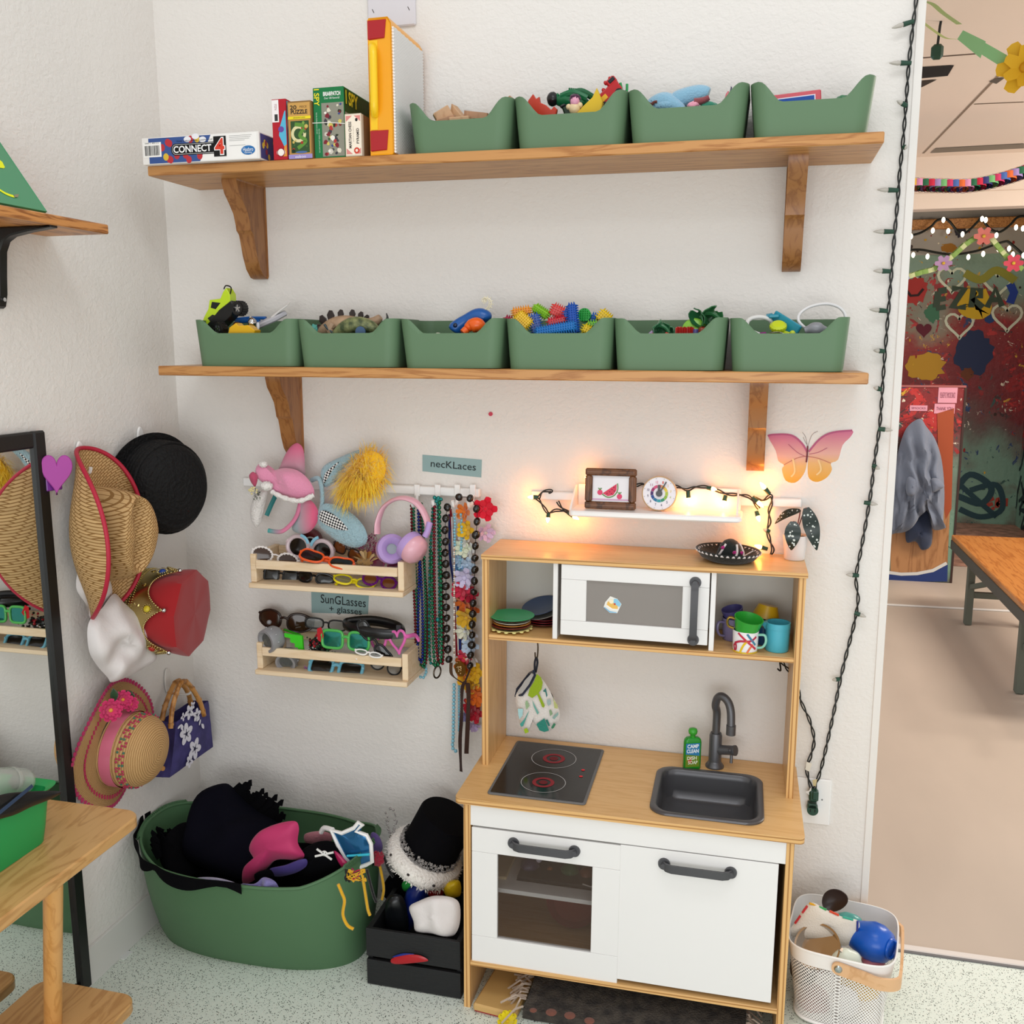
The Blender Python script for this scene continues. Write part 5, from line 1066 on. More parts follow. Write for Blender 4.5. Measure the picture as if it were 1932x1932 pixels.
# ------------------------------------------------------------------ king's crown
kc = thing('king_hat', 'gold king crown with jewels around a red velvet cap', 'crown', P(330, 1230, x=.03))
mat('gold', '#c7b67c', .25, metal=1); mat('velvet', '#9c0c14', .85, sheen=.25)
KF = axisframe((.028, -.236, .831), (1, .14, -.06)); KR = .096; NP = 6
def ck(t):   # scalloped edge height of the gold band
    k = abs(((t*NP/(2*pi)+.30) % 1)-.5)*2; return .052+.046*k**2.4
def cpos(t, z, r=0): rr = KR+r+.010*(z/.08); return V((rr*cos(t), rr*sin(t)*1.0, z))
mb = MB(KF); mb.grid(lambda a, b: cpos(2*pi*a, ck(2*pi*a)*b), 144, 8, 'gold', cu=True, th=.002); make('gold_band', mb, kc, 60)
mb = MB(KF)
for i in range(170):
    t = 2*pi*i/170; mb.ball(cpos(t, ck(t), .001), .0024, 'gold', 6, 4)
for z_ in (.004, .011, .018):
    for i in range(110): t = 2*pi*i/110; mb.ball(cpos(t, z_, .001), .0018, 'gold', 6, 4)
for i in range(NP*2):
    t = 2*pi*(i/(NP*2))+.1
    mb.tube(spline([cpos(t, .026, .001), cpos(t+.06, .030, .001), cpos(t+.07, .036, .001), cpos(t+.02, .038, .001)], 4), .0014, 'gold', 5)
make('beading', mb, kc, 60)
for i in range(NP):
    t = 2*pi*(i+.5-.30+.5)/NP; mb = MB(KF); mb.ball(cpos(t, .104, .002), .0055, 'chrome', 12, 8); mb.ball(cpos(t, .097, .001), .003, 'gold', 8, 6); make('point_bead', mb, kc)
for i in range(NP):
    t = 2*pi*(i+.5-.30+.5)/NP; c_ = ('#c23a2a', '#2a4a9c', '#c8b428', '#b02a24', '#2a4a9c', '#c8b428')[i]
    T_ = KF @ axisframe(cpos(t, .060, .002), (cos(t), sin(t), -.1)); mb = MB(T_); mb.ball((0, 0, 0), (.008, .008, .005), 'g'+c_, 12, 8)
    for k in range(14): mb.ball((.0112*cos(k*.449), .0112*sin(k*.449), .0), .0016, 'gold', 6, 4)
    make('jewel', mb, kc)
mb = MB(KF)
def velv(a, b):
    t = 2*pi*a; oc = 1/max(cos(((t+.2) % (pi/4))-pi/8), .2)*.89
    if b < .3: q = b/.3; r = .088+.006*q; z = .005+.055*q
    elif b < .62: q = (b-.3)/.32; r = (.094+.014*sin(q*pi/2)); r = r*(1-q)+r*oc*q; z = .060+.066*q
    else: q = (b-.62)/.38; r = .108*oc*(1-q); z = .126+.004*q
    return V((r*cos(t), r*sin(t), z+.003*sin(5*t)*min(1, b)*(1-b)))
mb.grid(velv, 64, 26, 'velvet', cu=True); make('velvet_cap', mb, kc, 35)
# ------------------------------------------------------------------ pink trimmed straw hat
ph = thing('straw_sun_hat', 'round straw sun hat with pink ribbon, flowers and scalloped pink edge', 'hat', (.03, -.36, .40))
def ringmat(name, c1, c2, freq):
    m = mat(name, c1, .65, spec=.3); nt = m.node_tree; b = nt.nodes['Principled BSDF']; L = nt.links.new
    tc = nt.nodes.new('ShaderNodeTexCoord'); ge = nt.nodes.new('ShaderNodeAttribute'); ge.attribute_name = 'rad'
    n = nt.nodes.new('ShaderNodeTexNoise'); n.inputs['Scale'].default_value = 90; L(tc.outputs['Object'], n.inputs['Vector'])
    mu = nt.nodes.new('ShaderNodeMath'); mu.operation = 'MULTIPLY_ADD'; mu.inputs[1].default_value = freq; L(ge.outputs['Fac'], mu.inputs[0]); L(n.outputs[0], mu.inputs[2])
    pg = nt.nodes.new('ShaderNodeMath'); pg.operation = 'PINGPONG'; pg.inputs[1].default_value = 1; L(mu.outputs[0], pg.inputs[0])
    r = nt.nodes.new('ShaderNodeValToRGB'); r.color_ramp.elements[0].color = lin(c2); r.color_ramp.elements[1].color = lin(c1); r.color_ramp.elements[1].position = .5; L(pg.outputs[0], r.inputs[0]); L(r.outputs[0], b.inputs['Base Color'])
    bp = nt.nodes.new('ShaderNodeBump'); bp.inputs['Strength'].default_value = .7; bp.inputs['Distance'].default_value = .002; L(pg.outputs[0], bp.inputs['Height']); L(bp.outputs[0], b.inputs['Normal'])
def rad_attr(o, n_, L_):   # distance along the profile, stored per vertex, for coiled straw
    a = o.data.attributes.new('rad', 'FLOAT', 'POINT'); a.data.foreach_set('value', [(i % L_)/(L_-1) for i in range(len(o.data.vertices))])
ringmat('coil_brim', '#c9a06c', '#93683a', 46); ringmat('coil_crown', '#cfa672', '#99703f', 56)
PF = axisframe((.030, -.362, .538), (1, .05, -.08))
def waves(r, t): return .010*sin(3*t+1)*r-.012*r*r
mb = MB(PF); nB = 12; mb.grid(lambda a, b: V(((.086+.056*b)*cos(2*pi*a), (.086+.056*b)*sin(2*pi*a)*1.02, waves(b, 2*pi*a))), 72, nB, 'coil_brim', cu=True); o = make('brim', mb, ph, 80); rad_attr(o, 72, nB+1)
mb = MB(PF); prof = [(.088, .0), (.086, .03), (.083, .06), (.075, .078), (.06, .092), (.04, .100), (.02, .104), (0, .105)]
pr2 = [(p.x, p.z) for p in spline([(r, 0, z) for r, z in prof], 4)]; PFc = PF @ TR((0, -.006, 0)); mb.m = PFc
mb.lathe(pr2, 'coil_crown', None, 64); o = make('crown', mb, ph, 80); rad_attr(o, 64, len(pr2))
mb = MB(PFc); mb.lathe([(.0895, .006), (.0885, .034)], 'g#d8728c', None, 64); make('ribbon', mb, ph, 80)
mb = MB(PFc)
for i in range(72):
    t = 2*pi*i/72
    for z_, r_ in ((.048, .0858), (.055, .0850), (.062, .0835)):
        if (i*7+int(z_*1000)) % 3: mb.ball((r_*cos(t), r_*sin(t), z_), (.003, .003, .003), 'p#b83a5c' if i % 4 else 'p#4a7a68', 6, 4)
make('woven_band', mb, ph)
mb = MB(PF)
for i in range(80):
    t = 2*pi*i/80; mb.ball((.144*cos(t), .144*sin(t)*1.02, waves(1, t)), (.0065, .0065, .0025), 'f#b0285a', 8, 5)
make('scalloped_edge', mb, ph)
mb = MB(PF)
for i in range(72): t = 2*pi*i/72; mb.box((.118*cos(t), .118*sin(t)*1.02, waves(.55, t)+.001), (.004, .009, .002), 'p#b8385c', 0, None)
make('edge_band', mb, ph)
def flower(mb, c, nrm, r, m, mc, n=8, rows=2, cup=.25):
    T = axisframe(c, nrm); old = mb.m; mb.m = old @ T
    for w2 in range(rows):
        for i in range(n):
            t = 2*pi*(i+.5*w2)/n; L = r*(1-.25*w2); d = V((cos(t), sin(t), cup+.5*w2)); q = V((-sin(t), cos(t), 0)); 
            cs = [V((0, 0, 0)), d*L*.5+q*L*.32, d*L*.95+q*L*.22, d*L+V((0, 0, 0)), d*L*.95-q*L*.22, d*L*.5-q*L*.32]
            mb.raw(cs, [(0, 1, 2, 3), (0, 3, 4, 5)], m)
    mb.ball((0, 0, r*.15), (r*.2, r*.2, r*.15), mc, 10, 6); mb.m = old
for (u, v, r_, x_) in ((208, 1340, .026, .075), (231, 1320, .022, .065), (246, 1328, .018, .07)):
    mb = MB(); flower(mb, P(u, v, x=x_), (.75, -.6, .25), r_, 'f#d0386c', 'p#d8a844', 9, 3); make('flower', mb, ph)
for (u, v, a_) in ((216, 1312, 0), (243, 1310, 1), (248, 1337, 2.2)):
    mb = MB(axisframe(P(u, v, x=.06), (.7, -.6, .2)) @ R_(0, 0, a_*60)); mb.grid(lambda a, b: V(((a-.5)*.018*sin(pi*b), b*.032-.016, .006*sin(pi*b)-.03*(a-.5)**2)), 6, 8, 'f#2c4a2c', th=.001); make('leaf', mb, ph)
# ------------------------------------------------------------------ flowered bag with bamboo handles
bag = thing('handbag', 'indigo cloth handbag printed with white hibiscus, with bamboo ring handles', 'bag', P(345, 1465, x=.04))
mat('bag_cloth', '#433d78', .75, var=.3, vscale=30, bump=.2, bscale=200)
BX = [P(u, v, x=.072) for u, v in ((320, 1467), (402, 1409), (393, 1322), (333, 1362))]   # front panel corners
fx_ = (BX[1]-BX[0]).normalized(); nrm_ = fx_.cross(BX[3]-BX[0]).normalized()
if nrm_.x < 0: nrm_ = -nrm_
BK = [p-nrm_*.05-V((0, 0, .004)) for p in BX]
mb = MB(); gr = lambda A, B, C_, D, bul=0, nr=None: mb.grid(lambda a, b: (A*(1-a)+B*a)*(1-b)+(D*(1-a)+C_*a)*b+(nr or nrm_)*(bul*sin(pi*a)*sin(pi*b)+.002*noise.noise(V((a*4, b*4, bul*90)))), 10, 10, 'bag_cloth')
gr(*BX, .007); gr(*BK, -.004); gr(BK[0], BX[0], BX[3], BK[3], -.012, fx_*-1); gr(BX[1], BK[1], BK[2], BX[2], -.01, fx_); gr(BK[0], BK[1], BX[1], BX[0])
make('pouch', mb, bag, 60)
mb = MB(); bf = frame(BX[0], fx_, BX[3]-BX[0]); bx_ = (BX[1]-BX[0]).length; by_ = (BX[3]-BX[0]).length
def bproj(u, v):
    o = bf.inverted() @ CAM; d = bf.inverted().to_3x3() @ (RT*((u-966)/FPX)+DN*((v-966)/FPX)+FW); t = -o.z/d.z; q = o+d*t; return q.x, q.y
dzz = .0085 if (bf.inverted() @ CAM).z > 0 else -.0085
def hib(u, v, r, n=5, a0=0):
    x, y = bproj(u, v)
    for i in range(n):
        a = a0+2*pi*i/n; mb.disc2(bf, x+r*.62*cos(a), y+r*.62*sin(a), r*.5, 'p#d8d6e0', r*.36, dzz, 12, a)
    mb.disc2(bf, x, y, r*.2, 'p#1d1a38', None, dzz*1.05, 8)
    for i in range(n): a = a0+2*pi*i/n; mb.line2(bf, [(x+r*.15*cos(a), y+r*.15*sin(a)), (x+r*.5*cos(a), y+r*.5*sin(a))], r*.08, 'p#1d1a38', dzz*1.05)
for q in ((346, 1384, .026, 5, .3), (362, 1412, .026, 5, 1), (352, 1343, .018, 5, .6), (366, 1348, .016, 5, .2), (352, 1436, .015, 5, .8), (340, 1352, .010, 4, 0), (358, 1330, .010, 4, .5)): hib(*q)
for k in range(8):
    u, v = random.choice(((372, 1385), (365, 1395), (349, 1445), (370, 1360), (336, 1372), (375, 1368)))
    x, y = bproj(u+random.uniform(-4, 4), v+random.uniform(-6, 6)); mb.disc2(bf, x, y, .008, 'p#d8d6e0', .0035, dzz*1.02, 10, random.uniform(0, 3))
make('printed_flowers', mb, bag)
wood('bamboo', '#c0894a', '#8c5a26', (6, 6, 6), .35, 4, 4)
for (pa, pb, pc, xo) in (((322, 1374), (345, 1280), (385, 1350), .078), ((305, 1360), (335, 1283), (360, 1330), .030)):
    A, B, C_ = P(*pa, x=xo), P(*pb, x=xo), P(*pc, x=xo); mid = [A, A.lerp(B, .45)+(A-C_)*.10, A.lerp(B, .85)+(A-C_)*.02+V((0, 0, .006)), B.lerp(C_, .25)+V((0, 0, .012)), B.lerp(C_, .6)+(C_-A)*.10, C_]
    mb = MB(); sp_ = spline(mid, 8); mb.tube(sp_, .0062, 'bamboo', 10)
    for i in range(2, len(sp_)-1, 5): d = (sp_[i+1]-sp_[i-1]).normalized(); mb.cyl(sp_[i]-d*.002, sp_[i]+d*.002, .0074, 'bamboo', n=10)
    make('handle', mb, bag)
mb = MB(); mb.cyl(P(292, 1448, x=.03), P(308, 1450, x=.06), .006, 'bamboo', n=10); make('toggle', mb, bag)
mb = MB(frame(P(314, 1285, x=.002), (0, 1, 0), (0, 0, 1))); mb.prism([(.011*cos(t*pi/12), .034*sin(t*pi/12)) for t in range(24)], .005, 'g#d9d5cf', None, .0015); mb.tube(spline([(0, -.015, .003), (0, -.03, .012), (0, -.03, .06), (0, -.012, .075)], 5), .0032, 'g#d9d5cf', 8); solo('wall_hook', mb, 'clear adhesive hook holding the indigo handbag', 'hook', GHk)
# ------------------------------------------------------------------ play bench at the left edge
tb = thing('play_table', 'two-tier plywood play table with rounded corners, at the left edge', 'table', (.16, -1.1, 0))
def slab(zt, cx, cy, t):
    def rr(x0, x1, y0, y1, r): return rrect(x1-x0, y1-y0, r, 8, (x0+x1)/2, (y0+y1)/2)
    mb = MB(); mb.prism(rr(.035, cx, -1.7, cy, .035), t, 'table_ply', TR((0, 0, zt-t)), .003); return mb
make('table_top', slab(.55, .302, -.655, .024), tb); make('lower_shelf', slab(.15, .270, -.668, .024), tb)
mb = MB(); mb.cyl(P(100, 1935, z=.15), P(100, 1665, z=.526), .0165, 'beech', n=20); make('leg', mb, tb)
mb = MB(); mb.cyl((.25, -1.55, .15), (.25, -1.6, .526), .0165, 'beech', n=20); make('leg', mb, tb)
for q in ((.25, -.74), (.25, -1.6), (.08, -.73), (.08, -1.6)): mb = MB(); mb.cyl((q[0], q[1], 0), (q[0], q[1], .127), .0165, 'beech', n=20); make('leg', mb, tb)
gb = thing('toy_bin', 'bright green plastic bin with a flared rim standing on the plywood table', 'bin', (.11, -.90, .55))
mat('bright_green', '#1f9a52', .4)
mb = MB(); T = TR((.115, -.91, .5505)); mb.m = T
def gbin(w_, dp, h):
    N_ = rrect(1, 1, .1, 6); rows = [(.86, 0), (.9, .3), (.95, .8), (.965, .94), (1.0, .95), (1.05, 1.0), (1.03, 1.0), (.93, .95), (.90, .8), (.85, .1), (.84, .05)]
    vs = []; fs = []; n = len(N_)
    for k, z in rows: vs += [(x*w_*k, y*dp*k, z*h) for x, y in N_]
    for l in range(len(rows)-1):
        for i in range(n): fs.append((l*n+i, l*n+(i+1) % n, (l+1)*n+(i+1) % n, (l+1)*n+i))
    fs += [tuple(range(n))[::-1], tuple(range((len(rows)-1)*n, len(rows)*n))]; mb.raw(vs, fs, 'bright_green')
gbin(.19, .27, .105); make('bin_shell', mb, gb, 50)
pl = thing('toy_plane', 'black toy glider lying over the bright green bin', 'toy', P(40, 1512, x=.2)); 
mb = MB(); puff(mb, [P(-40, 1520, x=.215), P(0, 1500, x=.215), P(40, 1494, x=.215), P(90, 1492, x=.215), P(116, 1494, x=.215), P(100, 1506, x=.215), P(60, 1522, x=.215), P(20, 1540, x=.215), P(-40, 1550, x=.215)], (1, -.6, .6), .006, .012, 'g#17191b', .2, 10, 2); make('wing', mb, pl)
mb = MB(); mb.line2(frame(P(30, 1510, x=.222), (0, 1, .1), (-.5, 0, 1)), [(-.05, 0), (.04, .004)], .006, 'p#2c3c54', .004); make('stripe', mb, pl)
mat('clear_plastic', '#cfd4cc', .1, alpha=.45); jr = thing('toy_jar', 'clear plastic toy jar lying in the bright green bin', 'toy', P(20, 1475, x=.16))
mb = MB(); T = axisframe(P(-40, 1478, x=.16), P(54, 1474, x=.16)-P(-40, 1478, x=.16)); L0 = (P(54, 1474, x=.16)-P(-40, 1478, x=.16)).length; mb.m = T
mb.lathe([(0, L0), (.012, L0), (.021, L0*.94), (.024, L0*.85), (.026, L0*.4), (.026, 0), (0, 0)], 'clear_plastic', None, 24); make('jar', mb, jr)
mb = MB(T); mb.lathe([(.027, L0*.55), (.0275, L0*.62), (.026, L0*.64)], 'clear_plastic', None, 24); mb.blob((.004, 0, L0*.8), (.014, .014, .010), 'p#8c8c84', .3, 6, seed=2); make('inner_toy', mb, jr)
# ------------------------------------------------------------------ spice racks used for sunglasses
def rack(label, x0, z0, ztl, railb, railt):
    r = thing('wall_rack', label, 'rack', (x0+.2, -.07, z0), 'pale wooden racks on the back wall'); D = .138
    def part(n, c, d): mb = MB(); mb.box(c, d, 'raw_pine', .0015); make(n, mb, r)
    part('base_board', (x0+.2, -D/2-.001, z0+.006), (.4, D, .012)); h = ztl-z0-.0122
    for xx in (x0+.0085, x0+.4-.0085): part('side_panel', (xx, -D/2+.004, z0+.0122+h/2), (.015, D-.012, h))
    part('front_rail', (x0+.2, -D+.012, (railb+railt)/2), (.4-.034, .010, railt-railb)); part('rear_rail', (x0+.2, -.008, ztl-.012), (.4-.034, .010, .02))
    return r
yr = -.1406
rack('upper pale wooden rack packed with sunglasses under the headphones', .2572, .8722, P(467, 1047, y=yr).z, P(615, 1082, y=yr+.005).z, P(615, 1065.5, y=yr+.005).z)
rack('lower pale wooden rack of glasses and toy goggles', .2626, .6521, P(479, 1215, y=yr).z, P(620, 1249, y=yr+.005).z, P(620, 1233, y=yr+.005).z)
def card(pts, lines, label):
    mb = MB(); q = [P(u, v, y=-.0012) for u, v in pts]; n_ = V((0, -1, 0)); mb.raw(q+[p-n_*.001 for p in q], [(0, 1, 2, 3), (7, 6, 5, 4), (0, 4, 5, 1), (1, 5, 6, 2), (2, 6, 7, 3), (3, 7, 4, 0)], 'p#8fabac')
    f = frame(q[0], q[1]-q[0], q[0]-q[3]); W2 = (q[1]-q[0]).length; H2 = (q[3]-q[0]).length
    for t, x, y, w2, h2 in lines: mb.text2(f, t, W2*x, -H2*y, W2*w2, H2*h2, 'p#23282a', .0012, .0)
    return solo('label_card', mb, label, 'label', 'grey-blue paper labels on the back wall')
card([(797, 858), (909, 867.5), (908, 901), (797, 889)], [('necKLaces', .53, .47, .76, .42)], 'grey-blue paper label reading necklaces')
card([(587, 1106), (696, 1117), (694, 1159), (588, 1156)], [('SunGLasses', .56, .42, .78, .32), ('+ glasses', .60, .80, .56, .30)], 'grey-blue paper label reading sunglasses + glasses between the two racks')
# ------------------------------------------------------------------ glasses
mat('lens_dark', '#15120f', .12, spec=.6); mat('lens_brown', '#3a2416', .1, spec=.6); mat('lens_teal', '#2c7a70', .08, metal=.7); mat('lens_amber', '#6b3a18', .12); mat('lens_grey', '#6d7270', .15, alpha=.55); mat('lens_wine', '#5a1030', .12)
mat('glitter', '#c9648a', .35, metal=.5, bump=1, bscale=900, var=.6, vscale=400); mat('glitter_purple', '#9a2ab0', .35, metal=.4, bump=1, bscale=900, var=.6, vscale=400)
GS1 = 'sunglasses in the upper rack'; GS2 = 'glasses in the lower rack'
def lens_pts(shape, a, b, side):
    if shape == 'heart': return heart2(2*a, 2*b)
    n = {'round': 2, 'rect': 4.2, 'wrap': 2.6, 'cat': 2.6, 'soft': 3}[shape]; o = []
    for i in range(36):
        t = 2*pi*i/36; c, s = cos(t), sin(t); x = a*math.copysign(abs(c)**(2/n), c); y = b*math.copysign(abs(s)**(2/n), s)
        if shape == 'cat' and y > 0: y += .45*b*max(0, x*side/a)*(y/b)
        if shape == 'wrap': y *= 1-.25*max(0, x*side/a)
        o.append((x, y))
    return o
def glasses(label, u, v, y, wpx, rot, shape, fm_, lm, g, asp=.8, r=.0022, temples=(1, 1), tl=.105, gap=.2, fold=0, deco=None, hw=None, wrap=0):
    c = P(u, v, y=y); w2 = wpx/pxm(c); T = TR(c) @ rot @ Matrix.Rotation(pi/2, 4, 'X')
    a = w2/2*(1-gap/2)/2*.97; cx = w2/2-a; b = a*asp; rt_ = thing('sunglasses', label, 'glasses', c, g); mb = MB(T)
    bend = lambda x, yy: V((x, yy, -wrap*(x/(w2/2))**2*.02))
    for sd in (-1, 1):
        L = [bend(cx*sd+x, yy) for x, yy in lens_pts(shape, a, b, sd)]; mb.tube(L, r, fm_, 8, closed=True)
        if deco: deco(mb, L)
    mb.tube(spline([bend(-cx+a*.93, b*.25), V((0, b*.42, .001)), bend(cx-a*.93, b*.25)], 5), r*1.05, fm_, 8)
    for sd in (-1, 1): mb.tube([bend((cx+a)*sd*.99, b*.35), bend((cx+a)*sd+.003*sd, b*.42)], r*1.2, fm_, 8)
    make('frame', mb, rt_)
    for sd in (-1, 1):
        mb = MB(T); L = [bend(cx*sd+x*.97, yy*.97) for x, yy in lens_pts(shape, a, b, sd)]; n_ = len(L); C = V((cx*sd, 0, .0025-wrap*.005))
        mb.raw(L+[C], [(i, (i+1) % n_, n_) for i in range(n_)], lm); make('lens', mb, rt_)
    for sd, on in ((-1, temples[0]), (1, temples[1])):
        if not on: continue
        mb = MB(T); h = bend((cx+a)*sd+.003*sd, b*.42)
        pts = [h, h+V((-sd*.02, 0, -.006)), h+V((-sd*w2*.86, -.004, -.010-.004*sd)), h+V((-sd*w2*.98, -.016, -.012-.004*sd))] if fold else [h, h+V((0, 0, -.01)), h+V((-sd*.008, 0, -tl*.75)), h+V((-sd*.010, -.014, -tl))]
        mb.tube(spline(pts, 5), r*1.0, fm_, 8, flat=1.5); make('temple', mb, rt_)
    return rt_
def beads_deco(mb, L):
    for i in range(0, len(L), 2):
        for k in range(5): t = k*1.257; mb.ball(L[i]+V((.0022*cos(t), .0022*sin(t), .0012)), .0014, 'g#e8e4e0', 6, 4)
glasses('white daisy-rimmed sunglasses at the left of the upper rack', 519, 1052, -.10, 86, R_(-10, 18, 25), 'round', 'g#d8d0cc', 'lens_brown', GS1, .72, .002, (0, 0), deco=beads_deco)
glasses('big round owl-like sunglasses with pale blue brows', 585, 1036, -.055, 92, R_(-8, 8, 0), 'round', 'g#d8c4c8', 'lens_dark', GS1, .95, .0055, (0, 0), gap=.1)
mb = MB()
for (u, v, s_) in ((562, 1028, 1), (606, 1032, -1)):
    q = [P(u+s_*19*cos(t), v-19*sin(t), y=-.068) for t in [.1+.17*i for i in range(8)]]; mb.tube(q, .0042, 'g#7fb6cc', 6, flat=.5)
o = solo('glasses_brow', mb, 'pair of pale blue brow arcs on the owl-like sunglasses', 'trim', GS1) if False else make('brow_trim', mb, bpy.data.objects['sunglasses.001'])
mb = MB(); c = P(586, 1020, y=-.03); mb.cyl(c, c+V((0, .008, 0)), .030, 'g#5c1a1c', n=28); fr = frame(c+V((0, -.0005, 0)), (1, 0, 0), (0, 0, 1)); mb.disc2(fr, 0, -.01, .02, 'p#1a1718'); mb.ring2(fr, 0, -.01, .0165, .0205, 'p#d6d2cc', .0009, 30); solo('round_badge', mb, 'dark red round badge leaning behind the owl-like sunglasses', 'badge')
glasses('bright orange sunglasses lying across the upper rack rail', 616, 1056, -.118, 104, R_(-62, 12, 6), 'cat', 'g#e2551c', 'lens_dark', GS1, .62, .0028, (1, 1), fold=1)
mb = MB()
for i in range(7): a_ = radians(-60+i*20); q = V((sin(a_), 0, cos(a_))); c = P(690, 1064, y=-.10); mb.raw([c, c+q*.030+V((.007, -.006*(i % 2), 0)), c+q*.034, c+q*.030+V((-.007, .004, 0))], [(0, 1, 2, 3)], ('p#a88a5c', 'p#8c5a28', 'p#b89a70')[i % 3])
mb.blob(P(690, 1062, y=-.095), (.022, .014, .014), 'f#8c6c40', .5, 6, seed=4); solo('fabric_flower', mb, 'tan and rust crumpled fabric flower in the upper rack', 'flower')
glasses('dark amber sunglasses tucked under the blue bunny ear', 655, 1040, -.05, 62, R_(0, 20, -10), 'soft', 'g#2a1710', 'lens_amber', GS1, .8, .002, (0, 0))
glasses('pink glitter glasses behind the headphones', 706, 1045, -.06, 60, R_(0, -35, 0), 'round', 'glitter', 'lens_wine', GS1, .9, .0026, (0, 0))
glasses('wine red round glasses at the right end of the upper rack', 728, 1066, -.10, 62, R_(-25, 5, 0), 'round', 'g#8a3058', 'lens_wine', GS1, .85, .002, (0, 0))
mb = MB()
for i in range(240):
    c = P(random.uniform(676, 712), random.uniform(1005, 1038), y=-.045+random.uniform(-.012, .012)); d = V((random.uniform(-1, 1), random.uniform(-1, 0), random.uniform(-1, 1))).normalized(); u_, w_ = perp(d); mb.raw([c, c+d*.012+u_*.0016, c+d*.013-u_*.0016], [(0, 1, 2)], random.choice(('p#a83a74', 'm#d89ab8', 'p#7a1c48', 'p#d47aa8')))
solo('tinsel', mb, 'pink sparkly tinsel hanging by the blue bunny ear', 'tinsel', None, 'stuff')
glasses('black sunglasses with a gap between square lenses, low in the upper rack', 530, 1086, -.085, 64, R_(-12, 6, 10), 'rect', 'g#121212', 'lens_dark', GS1, .8, .0024, (0, 0))
glasses('glossy black wraparound sunglasses on the upper rack base', 592, 1090, -.10, 74, R_(-15, 4, 0), 'wrap', 'g#0e0e10', 'lens_dark', GS1, .62, .0026, (0, 0), wrap=.6)
glasses('yellow sunglasses on the base of the upper rack', 668, 1097, -.105, 78, R_(-52, 10, 6), 'wrap', 'g#e6d61e', 'lens_grey', GS1, .6, .0026, (1, 1), fold=1)
glasses('purple glitter round sunglasses low at the right of the upper rack', 716, 1096, -.10, 66, R_(-30, 10, 0), 'round', 'glitter_purple', 'lens_amber', GS1, .8, .003, (0, 0))
# lower rack
glasses('large brown wraparound sunglasses at the top left of the lower rack', 536, 1172, -.045, 106, R_(-5, 6, 5), 'wrap', 'g#2a170f', 'lens_brown', GS2, .75, .0032, (0, 0), wrap=.8)
gg = thing('toy_goggles', 'grey round-eyed toy goggles at the left of the lower rack', 'goggles', P(520, 1240, y=-.1), GS2)
for (u, v, y_, r_, nrm) in ((508, 1208, -.12, .031, (-.35, -.8, -.1)), (541, 1247, -.10, .027, (.1, -.85, -.25))):
    T = axisframe(P(u, v, y=y_), nrm); mb = MB(T); mb.lathe([(r_*.62, .006), (r_*.75, .012), (r_*.95, .012), (r_, .006), (r_*1.02, -.02), (r_*.8, -.03)], 'g#8d8d90', None, 28)
    for i in range(10): t = 2*pi*i/10; mb.ball((r_*1.02*cos(t), r_*1.02*sin(t), -.004), .0025, 'g#a0a0a2', 6, 4)
    ec = make('eye_cup', mb, gg); mb = MB(T); mb.lathe([(0, .003), (r_*.62, .005)], 'lens_grey', None, 20); mb.lathe([(0, -.008), (r_*.7, -.006)], 'p#4c4c48', None, 20); make('lens', mb, ec)
mb = MB(); mb.tube([P(524, 1222, y=-.115), P(535, 1232, y=-.108)], .006, 'g#8d8d90', 8); mb.ball(P(508, 1174, y=-.09), .006, 'g#8d8d90', 10, 8); make('bridge', mb, gg)
zz = thing('novelty_glasses', 'bright green zigzag novelty glasses in the lower rack', 'glasses', P(556, 1212, y=-.1), GS2)
mb = MB(); zp = [(536, 1195), (570, 1200), (572, 1228), (563, 1228), (562, 1222), (556, 1221), (556, 1214), (548, 1212), (547, 1204), (537, 1202)]; F_ = lambda q, y_: P(q[0], q[1], y=y_)
A = [F_(q, -.115) for q in zp]; B = [p+V((0, .006, 0)) for p in A]; n_ = len(A); mb.raw(A+B, [tuple(range(n_)), tuple(range(2*n_-1, n_-1, -1))]+[(i, i+n_, (i+1) % n_+n_, (i+1) % n_) for i in range(n_)], 'g#3cc024'); make('front', mb, zz)
mb = MB(); mb.tube([P(536, 1188, y=-.06), P(566, 1198, y=-.08), P(573, 1228, y=-.1)], .003, 'g#2ea81c', 6); make('temple', mb, zz)
glasses('black thin-rimmed spectacles standing behind the green ones', 615, 1178, -.05, 76, R_(0, 8, 18), 'soft', 'g#141414', 'lens_grey', GS2, .6, .0022, (0, 0))
vz = thing('play_visor', 'chunky black ring visor lying over the lower rack', 'visor', P(705, 1190, y=-.06), GS2)
mb = MB(); mb.tube(spline([P(652, 1176, y=-.06), P(700, 1171, y=-.045), P(745, 1180, y=-.05), P(760, 1190, y=-.07), P(752, 1196, y=-.10), P(710, 1195, y=-.115), P(668, 1186, y=-.10)], 6, True), .0065, 'g#141416', 10, closed=True, flat=2.0, upv=(0, 0, 1)); make('ring', mb, vz)
mb = MB(); mb.box(P(752, 1186, y=-.107), (.012, .004, .016), 'g#2a2c34', .001); make('clasp', mb, vz)
glasses('green plastic sunglasses with teal mirror lenses', 652, 1208, -.115, 92, R_(-4, 2, 4), 'rect', 'g#4aa94e', 'lens_teal', GS2, .84, .0036, (0, 0))
mb = MB(); mb.raw([P(598, 1186, y=-.12), P(606, 1183, y=-.12), P(611, 1200, y=-.125), P(606, 1212, y=-.12), P(599, 1207, y=-.12)], [(0, 1, 2, 3, 4)], 'f#b81420'); solo('ribbon_bow', mb, 'short red ribbon tab beside the green sunglasses', 'ribbon')
mb = MB()
for i in range(60): c = P(random.gauss(605, 11), random.gauss(1218, 9), y=-.10+random.uniform(-.02, .01)); mb.ball(c, random.uniform(.002, .0045), random.choice(('g#16321f', 'g#101010', 'g#101010', 'g#8c1420', 'chrome', 'g#0e2416')), 6, 4)
